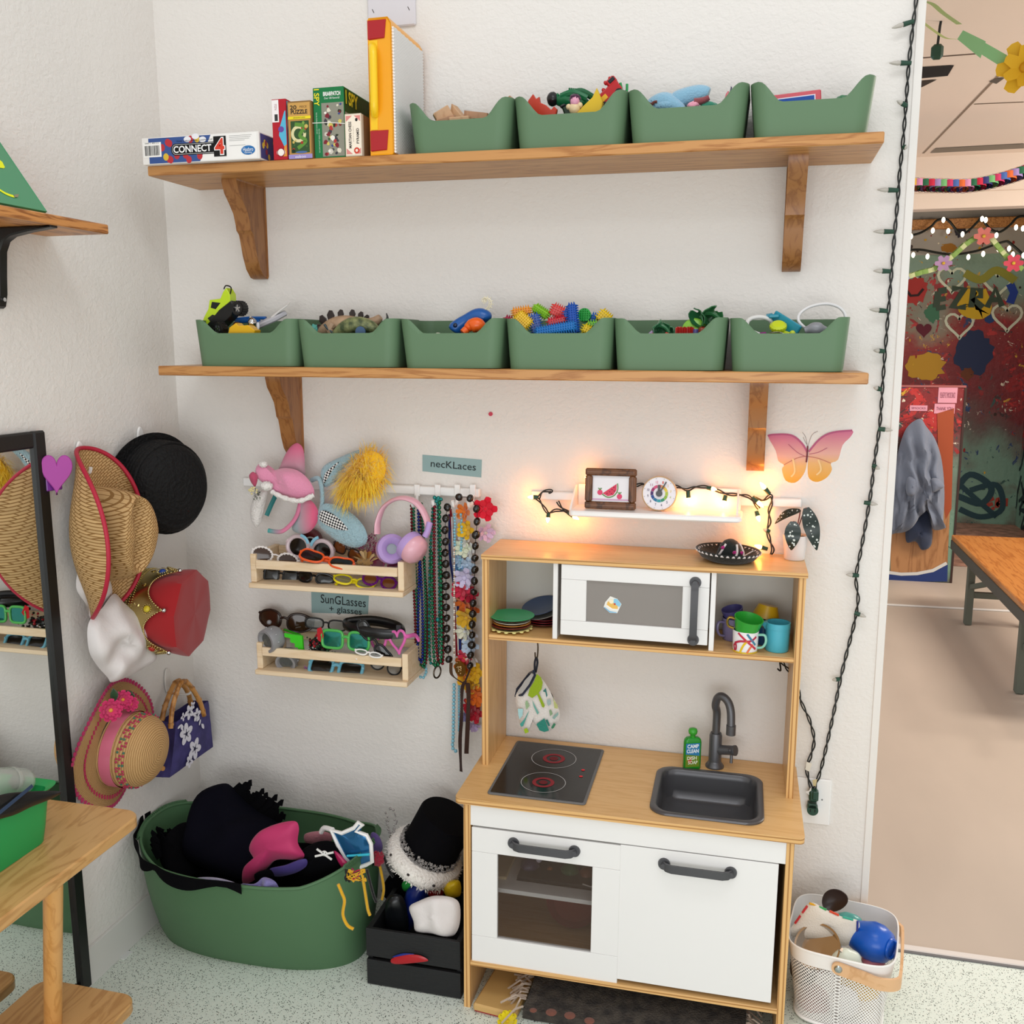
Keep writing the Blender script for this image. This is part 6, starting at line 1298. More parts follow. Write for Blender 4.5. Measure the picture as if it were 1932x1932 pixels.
mb.blob(P(604, 1219, y=-.085), (.028, .02, .022), 'g#0f1110', .4, 6, seed=3); solo('beaded_tangle', mb, 'dark tangle of shiny party beads in the lower rack', 'beads', None, 'stuff')
glasses('black angular glasses slanting down at the right of the lower rack', 706, 1212, -.11, 96, R_(-10, 52, 0), 'cat', 'g#101012', 'lens_dark', GS2, .5, .003, (0, 0), gap=.25)
glasses('pink heart-shaped glasses at the right end of the lower rack', 733, 1214, -.108, 96, R_(-8, -16, -25), 'heart', 'g#dc6ab0', 'lens_grey', GS2, 1.0, .0034, (0, 1), tl=.05)
glasses('white thin sunglasses hooked over the lower rack rail', 695, 1233, -.128, 52, R_(-60, 8, 0), 'wrap', 'g#eceae6', 'lens_grey', GS2, .5, .002, (0, 1), fold=1)
glasses('pale blue sunglasses lying on the base of the lower rack', 634, 1260, -.10, 104, R_(-35, 3, 3), 'rect', 'g#6fb2c8', 'lens_dark', GS2, .66, .0045, (0, 0))
glasses('black round spectacles at the lower right of the lower rack', 728, 1256, -.095, 58, R_(-20, 20, 18), 'round', 'g#151515', 'lens_grey', GS2, .95, .002, (0, 0))
mb = MB()
for i in range(90): c = P(578, 1263, y=-.1); d = V((random.gauss(0, 1), random.gauss(0, .6), random.gauss(0, .7))).normalized(); u_, w_ = perp(d); mb.raw([c+u_*.0012, c-u_*.0012, c+d*random.uniform(.008, .016)], [(0, 1, 2)], random.choice(('f#c87ac4', 'f#a0509c')))
solo('feather_tuft', mb, 'tiny pink feather tuft on the base of the lower rack', 'feather')
# ------------------------------------------------------------------ hook rail
rl = thing('hook_rail', 'white wall rail with little hooks holding necklaces and headbands', 'rail', P(690, 928, y=0))
a, b = P(463, 912, y=-.004), P(907, 940, y=-.004); zt_, zb2 = P(800, 919, y=-.01).z, P(800, 935, y=-.01).z
sl = (b.z-a.z)/(b.x-a.x); Rm = TR(((a.x+b.x)/2, -.009, (P(880, 921, y=-.01).z+P(880, 938, y=-.01).z)/2+.004)) @ Matrix.Rotation(.012, 4, 'Y')
mb = MB(Rm); mb.box((0, 0, 0), (b.x-a.x, .016, zt_-zb2), 'white_plastic', .002); make('rail_bar', mb, rl)
for u in (787, 826, 863, 892):
    p = P(u, 925, y=-.018); mb = MB(); mb.box((p.x, -.019, p.z), (.014, .004, .028), 'white_plastic', .001); mb.tube(spline([(p.x, -.020, p.z-.01), (p.x, -.024, p.z-.028), (p.x, -.048, p.z-.034), (p.x, -.056, p.z-.02)], 5), .0042, 'white_plastic', 8); make('hook', mb, rl)
# ------------------------------------------------------------------ necklaces
GN = 'necklaces hanging from the wall rail'
def beadline(mb, px, y, r, cols, gapf=1.02, wob=.0, rz=1.0):
    pts = spline([P(u, v, y=y+(q[0] if q else 0)) for u, v, *q in px], 12); acc = 0; k = 0; step = 2*r*gapf*rz
    for i in range(1, len(pts)):
        d = (pts[i]-pts[i-1]); L = d.length; t = 0
        while acc+L-t >= step:
            t += step-acc; acc = 0; c = pts[i-1]+d*(t/L)+V((random.uniform(-1, 1), random.uniform(-1, 1), 0))*wob; mb.ball(c, (r, r, r*rz), cols[k % len(cols)], 8, 6); k += 1
        acc += L-t
def strand(px, y, r, cols, label, **k):
    mb = MB(); beadline(mb, px, y, r, cols, **k); return solo('bead_necklace', mb, label, 'necklace', GN)
mat('bead_red', '#7a1c26', .15, metal=.75); mat('bead_green', '#1f6a48', .15, metal=.75); mat('bead_blue', '#1c2a7a', .15, metal=.75); mat('bead_teal', '#1f7c78', .2, metal=.5); mat('bead_sky', '#7fb6c8', .3)
strand([(776, 948), (779, 1060), (783, 1160), (786, 1240), (794, 1256), (804, 1245), (806, 1150), (799, 1050), (791, 950)], -.034, .0040, ['bead_red'], 'long strand of small dark red metallic beads, leftmost of the necklaces')
strand([(780, 946), (783, 1060), (788, 1170), (790, 1245), (797, 1256), (801, 1250), (803, 1150), (800, 1040), (795, 950)], -.043, .0040, ['bead_green'], 'long strand of small green metallic beads beside the dark red one')
strand([(789, 950), (791, 1060), (788, 1222), (791, 1243), (797, 1241), (797, 1150), (792, 1050)], -.052, 0.0040, ['bead_blue'], 'strand of small royal blue metallic beads with a narrow end loop')
strand([(788, 1255), (788, 1268), (793, 1277), (799, 1278), (804, 1268), (803, 1256)], -.03, .004, ['bead_sky'], 'short loop of sky blue beads below the dark red strand')
strand([(818, 940), (812, 1040), (810, 1150), (811, 1240), (818, 1253), (826, 1246), (829, 1150), (828, 1040), (826, 940)], -.045, 0.0042, ['bead_green', 'bead_teal'], 'strand of mixed green and teal beads on the second hook')
strand([(820, 950), (819, 1060), (821, 1160), (825, 1236), (833, 1252), (836, 1238), (835, 1150), (831, 1040)], -.055, 0.0042, ['bead_red'], 'strand of red beads between the green ones')
strand([(829, 940), (831, 1050), (833, 1160), (833, 1236), (829, 1250), (820, 1250), (816, 1160), (814, 1040)], -.064, 0.0042, ['bead_green'], 'front strand of bright green oval beads on the second hook', rz=1.3)
mb = MB(); T = axisframe(P(825, 1268, y=-.05), (.95, -.3, 0)); mb.m = T; mb.lathe([(.0145+.0022*cos(t), .0022*sin(t)) for t in [2*pi*i/10 for i in range(11)]], 'm#5c5248', None, 30); mb.m = ID; mb.tube([P(824, 1250, y=-.05), P(825, 1258, y=-.05)], .001, 'm#5c5248', 5); solo('ring_pendant', mb, 'dull bronze ring pendant at the foot of the green strands', 'pendant', GN)
mb = MB(); [mb.ball(P(random.gauss(826, 6), random.gauss(943, 3), y=-.05), .005, 'bead_teal', 8, 6) for i in range(12)]; mb.ball(P(826, 1169, y=-.066), .0055, 'bead_teal'); solo('bead_cluster', mb, 'cluster of teal beads bunched over the second hook', 'necklace', GN)
def kukui(label, px, y, r):
    t = thing('bead_necklace', label, 'necklace', P(px[-1][0], px[-1][1], y=y), GN); mb = MB(); mb.tube(spline([P(u, v, y=y) for u, v in px], 4), .0008, 'dark', 5); make('cord', mb, t)
    first = None; base = V(t.location)
    for i, (u, v) in enumerate(px):
        c = P(u, v, y=y+random.uniform(-.004, .004))
        if first is None:
            mb = MB(); mb.blob((0, 0, 0), (r, r*.9, r*1.08), 'black_bead', .05, 4, 16, 12, 3); me_ = make('bead', mb, None); first = me_; me_.parent = t
        else: me_ = first.copy(); COL.objects.link(me_)
        me_.parent = t; me_.location = c-base; s_ = random.uniform(.9, 1.08); me_.scale = (s_, s_, s_); me_.rotation_euler = (random.random(), random.random(), random.random()*3)
    return t
mat('black_bead', '#120c0b', .12, coat=.5)
kukui('long necklace of big glossy black nut beads, left of the flower garlands', [(844, 957), (841, 978), (840, 1000), (841, 1022), (840, 1043), (841, 1064), (842, 1085), (841, 1106), (842, 1126), (842, 1146), (843, 1166), (843, 1186), (843, 1205), (845, 1225), (847, 1244)], -.055, .0098)
kukui('long necklace of big glossy black nut beads over the flower garlands', [(866, 938), (887, 940), (899, 960), (900, 984), (898, 1009), (897, 1030), (896, 1053), (896, 1075), (895, 1096), (894, 1117), (893, 1138), (892, 1158), (891, 1178), (891, 1198), (890, 1217), (888, 1236), (887, 1256)], -.068, .0095)
strand([(857, 965), (858, 1010), (857, 1060)], -.045, .0036, ['bead_sky'], 'sky blue bead strand under the third hook', wob=.001)
strand([(870, 965), (871, 1020), (866, 1080)], -.040, .0036, ['bead_sky'], 'second sky blue bead strand beside the flower garland', wob=.001)
strand([(857, 1030), (857, 1120), (857, 1200), (857, 1240)], -.05, .0026, ['g#d8ccbc', 'g#a88a78', 'g#e6e0d6'], 'strand of tiny pale shell beads')
strand([(857, 1285), (856, 1340), (855, 1390), (854, 1410), (860, 1417), (865, 1417)], -.035, .0048, ['bead_sky'], 'turquoise bead strand hanging lowest below the necklaces')
strand([(866, 1285), (866, 1330), (866, 1380)], -.025, .0035, ['bead_sky'], 'thin turquoise strand behind the brown ribbon')
def ribbon(mb, px, y, wd, m, tw=0):
    pts = spline([P(u, v, y=y) for u, v in px], 6); n_ = len(pts); vs = []
    for i, p in enumerate(pts):
        a_ = tw*sin(i*.5); q = V((cos(a_), sin(a_), 0))*wd/2; vs += [p-q, p+q]
    mb.raw(vs, [(2*i, 2*i+1, 2*i+3, 2*i+2) for i in range(n_-1)], m)
mb = MB(); ribbon(mb, [(850, 960), (856, 1050), (860, 1150), (862, 1238)], -.03, .006, 'f#7c1420', .4); ribbon(mb, [(848, 970), (850, 1060), (866, 1160), (868, 1236)], -.028, .006, 'f#1a2460', .3); ribbon(mb, [(852, 975), (858, 1100), (865, 1235)], -.032, .003, 'f#d8d4d0', .3)
solo('medal_ribbon', mb, 'red white and navy medal ribbon hanging from the third hook', 'ribbon', GN)
mb = MB(); c = P(868, 1262, y=-.045); mb.cyl(c, c+V((.003, .006, 0)), .019, 'm#a87c3a', n=26)
for i in range(26): mb.ball(c+V((random.gauss(0, .006), -.001, random.gauss(0, .006))), .0015, 'm#e8d8b0', 6, 4)
solo('gold_medal', mb, 'round gold medal among the garland flowers', 'medal', GN)
mb = MB(); ribbon(mb, [(878, 1285), (872, 1300), (871, 1350), (868, 1400), (870, 1456)], -.07, .009, 'f#33201a', .5); ribbon(mb, [(882, 1288), (884, 1310), (883, 1350), (880, 1422)], -.066, .011, 'f#3a251c', .4); ribbon(mb, [(887, 1262), (880, 1280), (876, 1290)], -.07, .005, 'f#33201a', .3); ribbon(mb, [(851, 1250), (852, 1272), (866, 1284), (877, 1290)], -.064, .008, 'f#4a3322', .3)
solo('brown_ribbon', mb, 'dark brown satin ribbon with two long notched tails', 'ribbon', GN)
GL = 'flowers of the garlands'
def lei(label, items, y):
    t = thing('flower_garland', label, 'garland', P(885, 1100, y=y), GN)
    mb = MB(); mb.tube(spline([P(q[0], q[1], y=y+.012) for q in items], 5), .001, 'p#b0a898', 5); make('string', mb, t)
    for (u, v, r_, c_) in items: mb = MB(); flower(mb, P(u, v, y=y+random.uniform(-.006, .006)), (random.uniform(-.6, .6), -1, random.uniform(-.4, .4)), r_, 'f'+c_, 'f'+c_, 5, 2, .35); make('silk_flower', mb, t)
lei('garland of silk flowers in orange, yellow, white, blue and red', [(878, 966, .024, '#e07828'), (880, 1000, .024, '#dcae1e'), (879, 1018, .020, '#e0dcd4'), (873, 1034, .024, '#d6dac0'), (888, 1038, .02, '#dcdcdc'), (867, 1056, .018, '#9cb4cc'), (882, 1066, .024, '#b8cce0'), (866, 1070, .016, '#5c8cbc'), (877, 1090, .028, '#c4bcd8'), (871, 1113, .026, '#c02844'), (884, 1120, .024, '#b02038'), (876, 1137, .028, '#d06a28'), (888, 1150, .024, '#c85e20'), (881, 1165, .028, '#c89c28'), (877, 1190, .024, '#d8d6c0'), (889, 1196, .020, '#c8c8d4'), (888, 1218, .024, '#b4c4d8'), (880, 1238, .022, '#b82840'), (893, 1242, .02, '#d8d2cc')], -.035)
lei('lower garland of warm orange, yellow and red silk flowers', [(878, 1258, .030, '#d0641e'), (896, 1270, .026, '#e0b020'), (880, 1280, .024, '#d8a020'), (893, 1292, .024, '#dca828'), (898, 1312, .028, '#d86a20'), (890, 1332, .024, '#a82030'), (898, 1345, .026, '#b0182c'), (893, 1368, .018, '#b8a4cc'), (876, 1350, .016, '#8a86b4')], -.03)
mb = MB(); c = P(915, 960, y=-.05); flower(mb, c, (.25, -1, .1), .030, 'f#d01830', 'f#d01830', 5, 2, .3); solo('silk_flower', mb, 'single scarlet silk flower at the right end of the rail', 'flower', GL)
mb = MB(); flower(mb, P(915, 1005, y=-.03), (.6, -.8, 0), .024, 'f#d0b4d0', 'f#c8c0b8', 5, 2, .4); solo('silk_flower', mb, 'pale lilac silk flower below the scarlet one', 'flower', GL)
# ------------------------------------------------------------------ headbands
def gradmat(name, stops, axis, lo, hi):
    m = mat(name, stops[0][1], .75, sheen=.2); nt = m.node_tree; b = nt.nodes['Principled BSDF']; L = nt.links.new
    tc = nt.nodes.new('ShaderNodeTexCoord'); sp = nt.nodes.new('ShaderNodeSeparateXYZ'); L(tc.outputs['Generated'], sp.inputs[0]); r = nt.nodes.new('ShaderNodeValToRGB'); L(sp.outputs[axis], r.inputs[0])
    cr = r.color_ramp; cr.elements[0].position = stops[0][0]; cr.elements[0].color = lin(stops[0][1]); cr.elements[1].position = stops[-1][0]; cr.elements[1].color = lin(stops[-1][1])
    for p_, c_ in stops[1:-1]: e = cr.elements.new(p_); e.color = lin(c_)
    L(r.outputs[0], b.inputs['Base Color'])
gradmat('ombre_ear_up', [(.1, '#b49aa4'), (.85, '#d4688c')], 2, 0, 1); gradmat('ombre_ear_low', [(.25, '#9aa6ac'), (.85, '#d85c80')], 0, 0, 1); gradmat('ombre_band', [(.05, '#4a9a98'), (.5, '#d07898')], 0, 0, 1)
NF = (0, -1, 0)
eh = thing('cat_ear_headband', 'pink to grey ombre headband with two rounded ears', 'headband', P(560, 1000, y=-.05))
mb = MB(); puff(mb, pts_on([(528, 890), (530, 876), (538, 858), (548, 843), (560, 836), (570, 843), (574, 858), (575, 880), (572, 898)], y=-.05), NF, .012, .010, 'ombre_ear_up', .1, 10); make('ear', mb, eh, 80)
mb = MB(); puff(mb, pts_on([(568, 945), (584, 943), (596, 955), (601, 971), (596, 990), (583, 1004), (567, 1007), (551, 999), (556, 980), (563, 962)], y=-.07), NF, .013, .010, 'ombre_ear_low', .1, 10, 3); make('ear', mb, eh, 80)
mb = MB(); mb.tube(spline([P(575, 900, y=-.05), P(572, 930, y=-.06), P(566, 950, y=-.075), P(560, 972, y=-.085), (P(548, 990, y=-.09)), P(530, 1003, y=-.095), P(506, 1001, y=-.095)], 6), .0055, 'ombre_band', 8, flat=.6); make('band', mb, eh, 80)
mb = MB(); mb.tube([P(520, 935, y=-.045), P(512, 952, y=-.055), P(503, 973, y=-.065)], .0062, 'g#2f7c7c', 8, flat=.6); solo('headband', mb, 'teal headband end showing behind the pink santa hat', 'headband')
sh = thing('santa_hat', 'small pink plush santa hat with white fur trim', 'hat', P(550, 940, y=-.07))
mat('pink_plush', '#de8fae', .95, bump=.5, bscale=250, sheen=.5); mat('white_plush', '#e6e2de', .98, bump=1, bscale=200, sheen=.5)
mb = MB(); puff(mb, pts_on([(512, 926), (535, 935), (565, 943), (588, 938), (593, 930), (590, 918), (579, 901), (560, 887), (536, 883), (514, 887), (503, 877), (492, 874), (483, 882), (486, 897), (497, 909), (508, 914)], y=-.085), NF, .028, .02, 'pink_plush', .45, 16, 2, 10, 5, .14, (1, 0, .8)); make('hat_body', mb, sh, 80)
mb = MB(); mb.tube(spline([P(512, 927, y=-.11), P(535, 939, y=-.115), P(565, 945, y=-.115), P(592, 934, y=-.10)], 6), [.006+.0012*sin(i*2.1) for i in range(19)], 'white_plush', 10); make('fur_trim', mb, sh, 80)
mb = MB(); mb.blob(P(503, 917, y=-.12), (.015, .013, .011), 'white_plush', .2, 8, seed=1); make('pompom', mb, sh, 80); mb = MB(); mb.blob(P(497, 876, y=-.10), (.010, .009, .008), 'white_plush', .2, 8, seed=3); make('pompom', mb, sh, 80)
mb = MB(); puff(mb, pts_on([(492, 926), (504, 928), (500, 950), (492, 985), (484, 996), (476, 985), (473, 965), (480, 940)], y=-.07), NF, .014, .010, 'white_plush', .3, 20, 5); solo('plush_tail', mb, 'white fluffy headband end hanging left of the santa hat', 'headband')
sp2 = thing('holly_sprig', 'little green sprig with cream berries and a pink bow', 'sprig', P(484, 930, y=-.12))
mb = MB(); C = P(484, 930, y=-.115)
for i in range(60): d = V((random.gauss(0, 1), random.gauss(-.4, .5), random.gauss(-.3, 1))).normalized(); u_, w_ = perp(d); q = C+V((random.gauss(0, .006), 0, random.gauss(-.003, .007))); mb.raw([q+u_*.001, q-u_*.001, q+d*.010], [(0, 1, 2)], random.choice(('f#2c4a24', 'f#3c5c2c', 'f#22361c')))
make('needles', mb, sp2)
mb = MB()
for i in range(11): mb.ball(C+V((random.gauss(-.004, .007), -.006, random.gauss(.008, .005))), .0028, 'g#d8cc98', 8, 6)
make('berries', mb, sp2); mb = MB(); puff(mb, pts_on([(471, 896), (478, 890), (486, 900), (482, 918), (474, 910)], y=-.11), NF, .008, .006, 'f#b8506c', .6, 30, 2); make('bow', mb, sp2)
be = thing('bunny_ear_headband', 'pale blue fluffy bunny ear headband with black gingham inners', 'headband', P(610, 950, y=-.06))
mat('blue_plush', '#9ab8c2', .98, bump=1, bscale=220, sheen=.5)
def gingham():
    m = mat('gingham', '#ffffff', .8); nt = m.node_tree; b = nt.nodes['Principled BSDF']; tc = nt.nodes.new('ShaderNodeTexCoord'); mp = nt.nodes.new('ShaderNodeMapping'); mp.inputs['Rotation'].default_value = (pi/2, 0, 0)
    mp.inputs['Rotation'].default_value = (0, .45, 0); c = nt.nodes.new('ShaderNodeTexChecker'); c.inputs['Scale'].default_value = 215; c.inputs[1].default_value = lin('#e8e6e4'); c.inputs[2].default_value = lin('#15161c'); nt.links.new(tc.outputs['Object'], mp.inputs[0]); nt.links.new(mp.outputs[0], c.inputs[0]); nt.links.new(c.outputs[0], b.inputs['Base Color'])
gingham()
def furry(mb, pts, d, m, seed=0, n=500):
    o = len(mb.v); puff(mb, pts, NF, d, d*.8, m, .15, 12, seed); vs = mb.v[o:]
    for i in range(n):
        a_ = random.choice(vs); q = V((random.gauss(0, .5), random.gauss(-.3, .4), random.gauss(-.2, .5))).normalized(); mb.raw([a_+V((.0008, 0, 0)), a_-V((.0008, 0, 0)), a_+q*.0035], [(0, 1, 2)], m)
mb = MB(); furry(mb, pts_on([(605, 900), (610, 880), (634, 866), (664, 853), (678, 850), (670, 864), (650, 881), (628, 911), (611, 918)], y=-.045), .011, 'blue_plush', 1); make('ear', mb, be, 80)
mb = MB(); furry(mb, pts_on([(606, 954), (633, 952), (664, 969), (685, 991), (693, 1012), (688, 1027), (669, 1033), (641, 1024), (616, 1005), (600, 986)], y=-.075), .014, 'blue_plush', 2, 900); make('ear', mb, be, 80)
mb = MB(); puff(mb, pts_on([(606, 964), (623, 967), (642, 981), (658, 1001), (632, 998), (604, 982)], y=-.0885), NF, .0035, .002, 'gingham', 0); make('ear_lining', mb, be); mb = MB(); puff(mb, pts_on([(610, 912), (612, 896), (622, 884), (640, 871), (626, 890), (616, 906)], y=-.0555), NF, .003, .002, 'gingham', 0); make('ear_lining', mb, be)
mb = MB(); mb.tube(spline([P(588, 906, y=-.045), P(601, 903, y=-.055), P(607, 922, y=-.06), P(608, 948, y=-.065), P(604, 968, y=-.07)], 6), .0062, 'blue_plush', 8, flat=.8); make('band', mb, be, 80)
yf_ = thing('fur_headpiece', 'shaggy bright yellow fur headpiece hanging from the rail', 'costume fur', P(672, 950, y=-.08)); mat('yellow_fur', '#f7c71c', .8, sheen=.3); mat('yellow_fur_light', '#fce044', .8, sheen=.3)
mb = MB(); puff(mb, pts_on([(640, 915), (655, 890), (680, 860), (700, 850), (722, 862), (728, 890), (715, 915), (690, 935), (660, 940), (645, 930)], y=-.085), NF, .028, .02, 'yellow_fur', .3, 14, 4); base_ = list(mb.v); make('body', mb, yf_, 80)
mb = MB(); C = P(685, 898, y=-.075)
for i in range(2200):
    a_ = random.choice(base_); d = (a_-C); d = (d.normalized()*.8+V((random.gauss(0, .35), random.gauss(-.3, .3), random.gauss(-.12, .35)))).normalized(); L = random.uniform(.022, .05); u_, w_ = perp(d); q = u_*.0009; m1 = a_+d*L*.55; e = a_+d*L+V((0, 0, -L*.22))
    mb.raw([a_+q, a_-q, m1-q*.8, m1+q*.8, e], [(0, 1, 2, 3), (3, 2, 4)], random.choice(('yellow_fur', 'yellow_fur_light')))
make('fur_strands', mb, yf_)
# ------------------------------------------------------------------ headphones
hd_ = thing('headphones', 'pink over-ear headphones with lilac cushions', 'headphones', P(760, 1060, y=-.1)); mat('hp_pink', '#dba6b4', .3, coat=.3); mat('hp_lilac', '#b093cc', .5)
mb = MB(); mb.tube(spline([P(712, 1008, y=-.085), P(713, 985, y=-.08), P(724, 957, y=-.075), P(745, 942, y=-.072), P(766, 940, y=-.072), P(786, 949, y=-.075), P(800, 968, y=-.08), P(808, 992, y=-.09), P(806, 1008, y=-.095)], 6), .0050, 'hp_pink', 12, flat=1.9, upv=(.45, 1, .3)); make('headband', mb, hd_)
mb = MB(); mb.tube([P(811, 985, y=-.095), P(807, 1002, y=-.1), P(802, 1012, y=-.1)], .0075, 'hp_lilac', 10); make('slider', mb, hd_)
def cup(u, v, y_, nrm, r_, flip):
    T = axisframe(P(u, v, y=y_), nrm); mb = MB(T); mb.lathe([(r_*.35, .008), (r_*.5, .016), (r_*.75, .02), (r_*.97, .014), (r_*1.02, .004), (r_*.98, -.004)], 'hp_lilac', None, 32); c_ = make('ear_cushion', mb, hd_); mb = MB(T); mb.lathe([(0, .007), (r_*.4, .007)], 'p#9aa0a6', None, 20); make('speaker_cloth', mb, c_)
    mb = MB(T); mb.lathe([(r_*.98, -.004), (r_*1.0, -.010), (r_*.9, -.022), (r_*.6, -.031), (0, -.034)], 'hp_pink', None, 32); make('ear_cup', mb, hd_)
cup(738, 1036, -.095, (.55, -.8, .25), .036, 0); cup(776, 1032, -.105, (-.86, .32, .5), .036, 1)
# ------------------------------------------------------------------ on and in the toy kitchen
def kz(x, y, z): return KM @ V((x, y, z))
def plate_at(label, u, v, z, r, m, y, tilt=(0, 0, 0), scal=0, g='toy plates in the kitchen shelf', cx=None):
    c = cx or K(u, v, y=y); mb = MB(KM @ TR((c.x, c.y, z)) @ R_(*tilt))
    mb.lathe([(0, .001), (r*.55, .001), (r*.62, .0015), (r*.97, .0065), (r, .0075), (r*.99, .0082), (r*.6, .0035), (0, .003)], m, None, 36)
    if scal:
        for i in range(16): t = 2*pi*i/16; mb.cyl((r*.97*cos(t), r*.97*sin(t), .005), (r*.97*cos(t), r*.97*sin(t), .0075), r*.10, m, n=10)
    return solo('toy_plate', mb, label, 'plate', g, None, 60)
sx_, sy_ = K(964, 1185, z=HS+.004).x, K(964, 1185, z=HS+.004).y
def stack(xo, dx, z, r, m, lb_, **k): plate_at(lb_, 0, 0, z, r, m, 0, cx=V((sx_+xo, sy_+dx, 0)), **k)
stack(0, 0, HS+.0005, .047, 'g#e0d68c', 'pale yellow scalloped toy plate at the bottom of the left stack', scal=1)
stack(.000, 0, HS+.007, .045, 'g#8c2a20', 'dark red patterned toy plate above the scalloped one'); stack(.002, 0, HS+.0125, .044, 'g#d8923a', 'orange toy plate in the middle of the left stack'); stack(.002, 0, HS+.0175, .043, 'g#e2dfd2', 'cream toy plate below the dark green-brown one'); stack(.000, 0, HS+.0225, .045, 'g#5a4a34', 'brown speckled toy plate just under the green plate')
stack(.002, -.001, HS+.028, .052, 'g#22a266', 'bright green toy plate on top of the left stack')
q = K(1018, 1180, z=HS+.004)
for i, (z_, c_, l) in enumerate(((.0005, '#701a22', 'lowest dark red toy plate behind the green-topped stack'), (.006, '#8c1c28', 'second dark red toy plate behind the green-topped stack'), (.0115, '#7c1822', 'upper dark red toy plate behind the green-topped stack'))): plate_at(l, 0, 0, HS+z_, .040, 'g'+c_, 0, cx=V((q.x+.004, -.062, 0)))
plate_at('grey toy plate tilted below the blue one', 0, 0, HS+.022, .043, 'g#8e8e88', 0, (8, -14, 0), cx=V((q.x+.006, -.060, 0))); plate_at('slate blue toy plate leaning highest at the back', 0, 0, HS+.035, .046, 'g#3a4f74', 0, (14, -12, 0), cx=V((q.x-.004, -.050, 0)))
def cup(label, u, v, y, r, h, m, tilt=(0, 0, 0), hand=None, taper=.85, z=None, mi=None, extra=None):
    c = K(u, v, y=y); T = KM @ TR((c.x, y, HS+.0005 if z is None else z)) @ R_(*tilt); cu = thing('toy_cup', label, 'cup', T @ V((0, 0, 0)), 'toy cups in the kitchen shelf')
    mb = MB(T); mb.lathe([(0, 0), (r*taper*.95, 0), (r*taper, .003), (r*(taper+1)/2, h*.55), (r, h), (r*.93, h), (r*(taper+1)/2*.93, h*.5), (r*taper*.9, .004), (0, .004)], m, None, 32)
    if extra: extra(mb, r, h)
    make('bowl', mb, cu, 50)
    if hand is not None:
        a = radians(hand[0]); d = V((cos(a), sin(a), 0)); mb = MB(T); k = hand[1]; pts = [d*r*.9+V((0, 0, h*.82)), d*(r+k*.8)+V((0, 0, h*.85)), d*(r+k)+V((0, 0, h*.55)), d*(r+k*.6)+V((0, 0, h*.28)), d*r*.88+V((0, 0, h*.2))]; mb.tube(spline(pts, 6), .0028, hand[2], 8, flat=1.4); make('handle', mb, cu)
    return cu
cup('lilac toy mug at the back left of the cup shelf', 1384, 1175, -.07, .026, .05, 'g#7c7498', (0, 0, 0), (215, .016, 'g#7c7498'))
cup('darker lilac toy cup tilted on top of the lilac mug', 1386, 1140, -.07, .024, .022, 'g#4c4880', (8, -14, 0), z=HS+.050)
def doodle(mb, r, h):
    def wrap(pts, m, w_=.0045):
        pts = spline([(a, z, 0) for a, z in pts], 6); vs = []
        for i, p in enumerate(pts):
            d = pts[min(i+1, len(pts)-1)]-pts[max(i-1, 0)]; d = V((d.x*r, d.y*h, 0)).normalized(); n_ = V((-d.y, d.x, 0))*w_/2
            for s_ in (1, -1): a = p.x+s_*n_.x/r; z = p.y*h+s_*n_.y; rr = (.95+.05*z/h)*r*1.012+.0003; vs.append((rr*cos(a), rr*sin(a), z))
        mb.raw(vs, [(2*i, 2*i+1, 2*i+3, 2*i+2) for i in range(len(pts)-1)], m)
    b = -pi/2
    wrap([(b-.9, .08), (b-1.05, .3), (b-.8, .38), (b-.8, .15), (b-1, .12)], 'p#b02840'); wrap([(b-.95, .42), (b-.4, .58), (b+.4, .62), (b+.9, .8)], 'p#b42a44'); wrap([(b-.6, .96), (b+.2, .55), (b+.9, .2)], 'p#c03048'); wrap([(b+.1, .95), (b+.35, .75), (b+.85, .4)], 'p#3a7c98'); wrap([(b+.15, .62), (b-.15, .4), (b-.4, .04)], 'p#dcb824'); wrap([(b+.6, .45), (b+.35, .25), (b+.15, .04)], 'p#dc7448')
    mb.lathe([(r*.965, .0), (r*.972, .003)], 'g#d8b82c', None, 32)
cup('white toy mug printed with crossing coloured strokes and a mint handle', 1406, 1215, -.145, .0275, .046, 'g#e8e4e6', (0, 0, 0), (-15, .016, 'g#8ac8b4'), .95, extra=doodle)
cup('bright green toy cup tipped into the striped mug', 1407, 1190, -.145, .031, .036, 'g#2e9c34', (10, 9, 0), (188, .012, 'm#b0924c'), .75, z=HS+.039)
cup('off-white toy cup at the back under the yellow one', 1455, 1175, -.065, .029, .046, 'g#b8b4a6', (0, 0, 0), (-95, .008, 'chrome'), .8, z=HS+.0005); cup('yellow toy bowl tipped upside down on the off-white cup', 1449, 1150, -.065, .031, .028, 'g#b08c12', (172, 10, 0), None, .7, z=HS+.082)
cup('dark blue toy cup in shadow between the mugs', 1440, 1200, -.085, .018, .040, 'g#1f4a78', (0, 0, 0), None, .9)
tc_ = cup('turquoise toy jug with a pointed spout', 1466, 1215, -.125, .0255, .062, 'g#4aa8bc', (0, 0, 0), None, .97); c = K(1466, 1215, y=-.125); T = KM @ TR((c.x, -.125, HS+.0005))
mb = MB(T); mb.raw([(-.022, -.012, .062), (-.022, .012, .062), (-.036, -.003, .060), (-.025, 0, .042)], [(0, 1, 2), (0, 2, 3), (1, 3, 2), (0, 3, 1)], 'g#4aa8bc'); mb.lathe([(.0262, .050), (.0262, .062), (.025, .0625)], 'g#4aa8bc', None, 32); make('spout', mb, tc_)
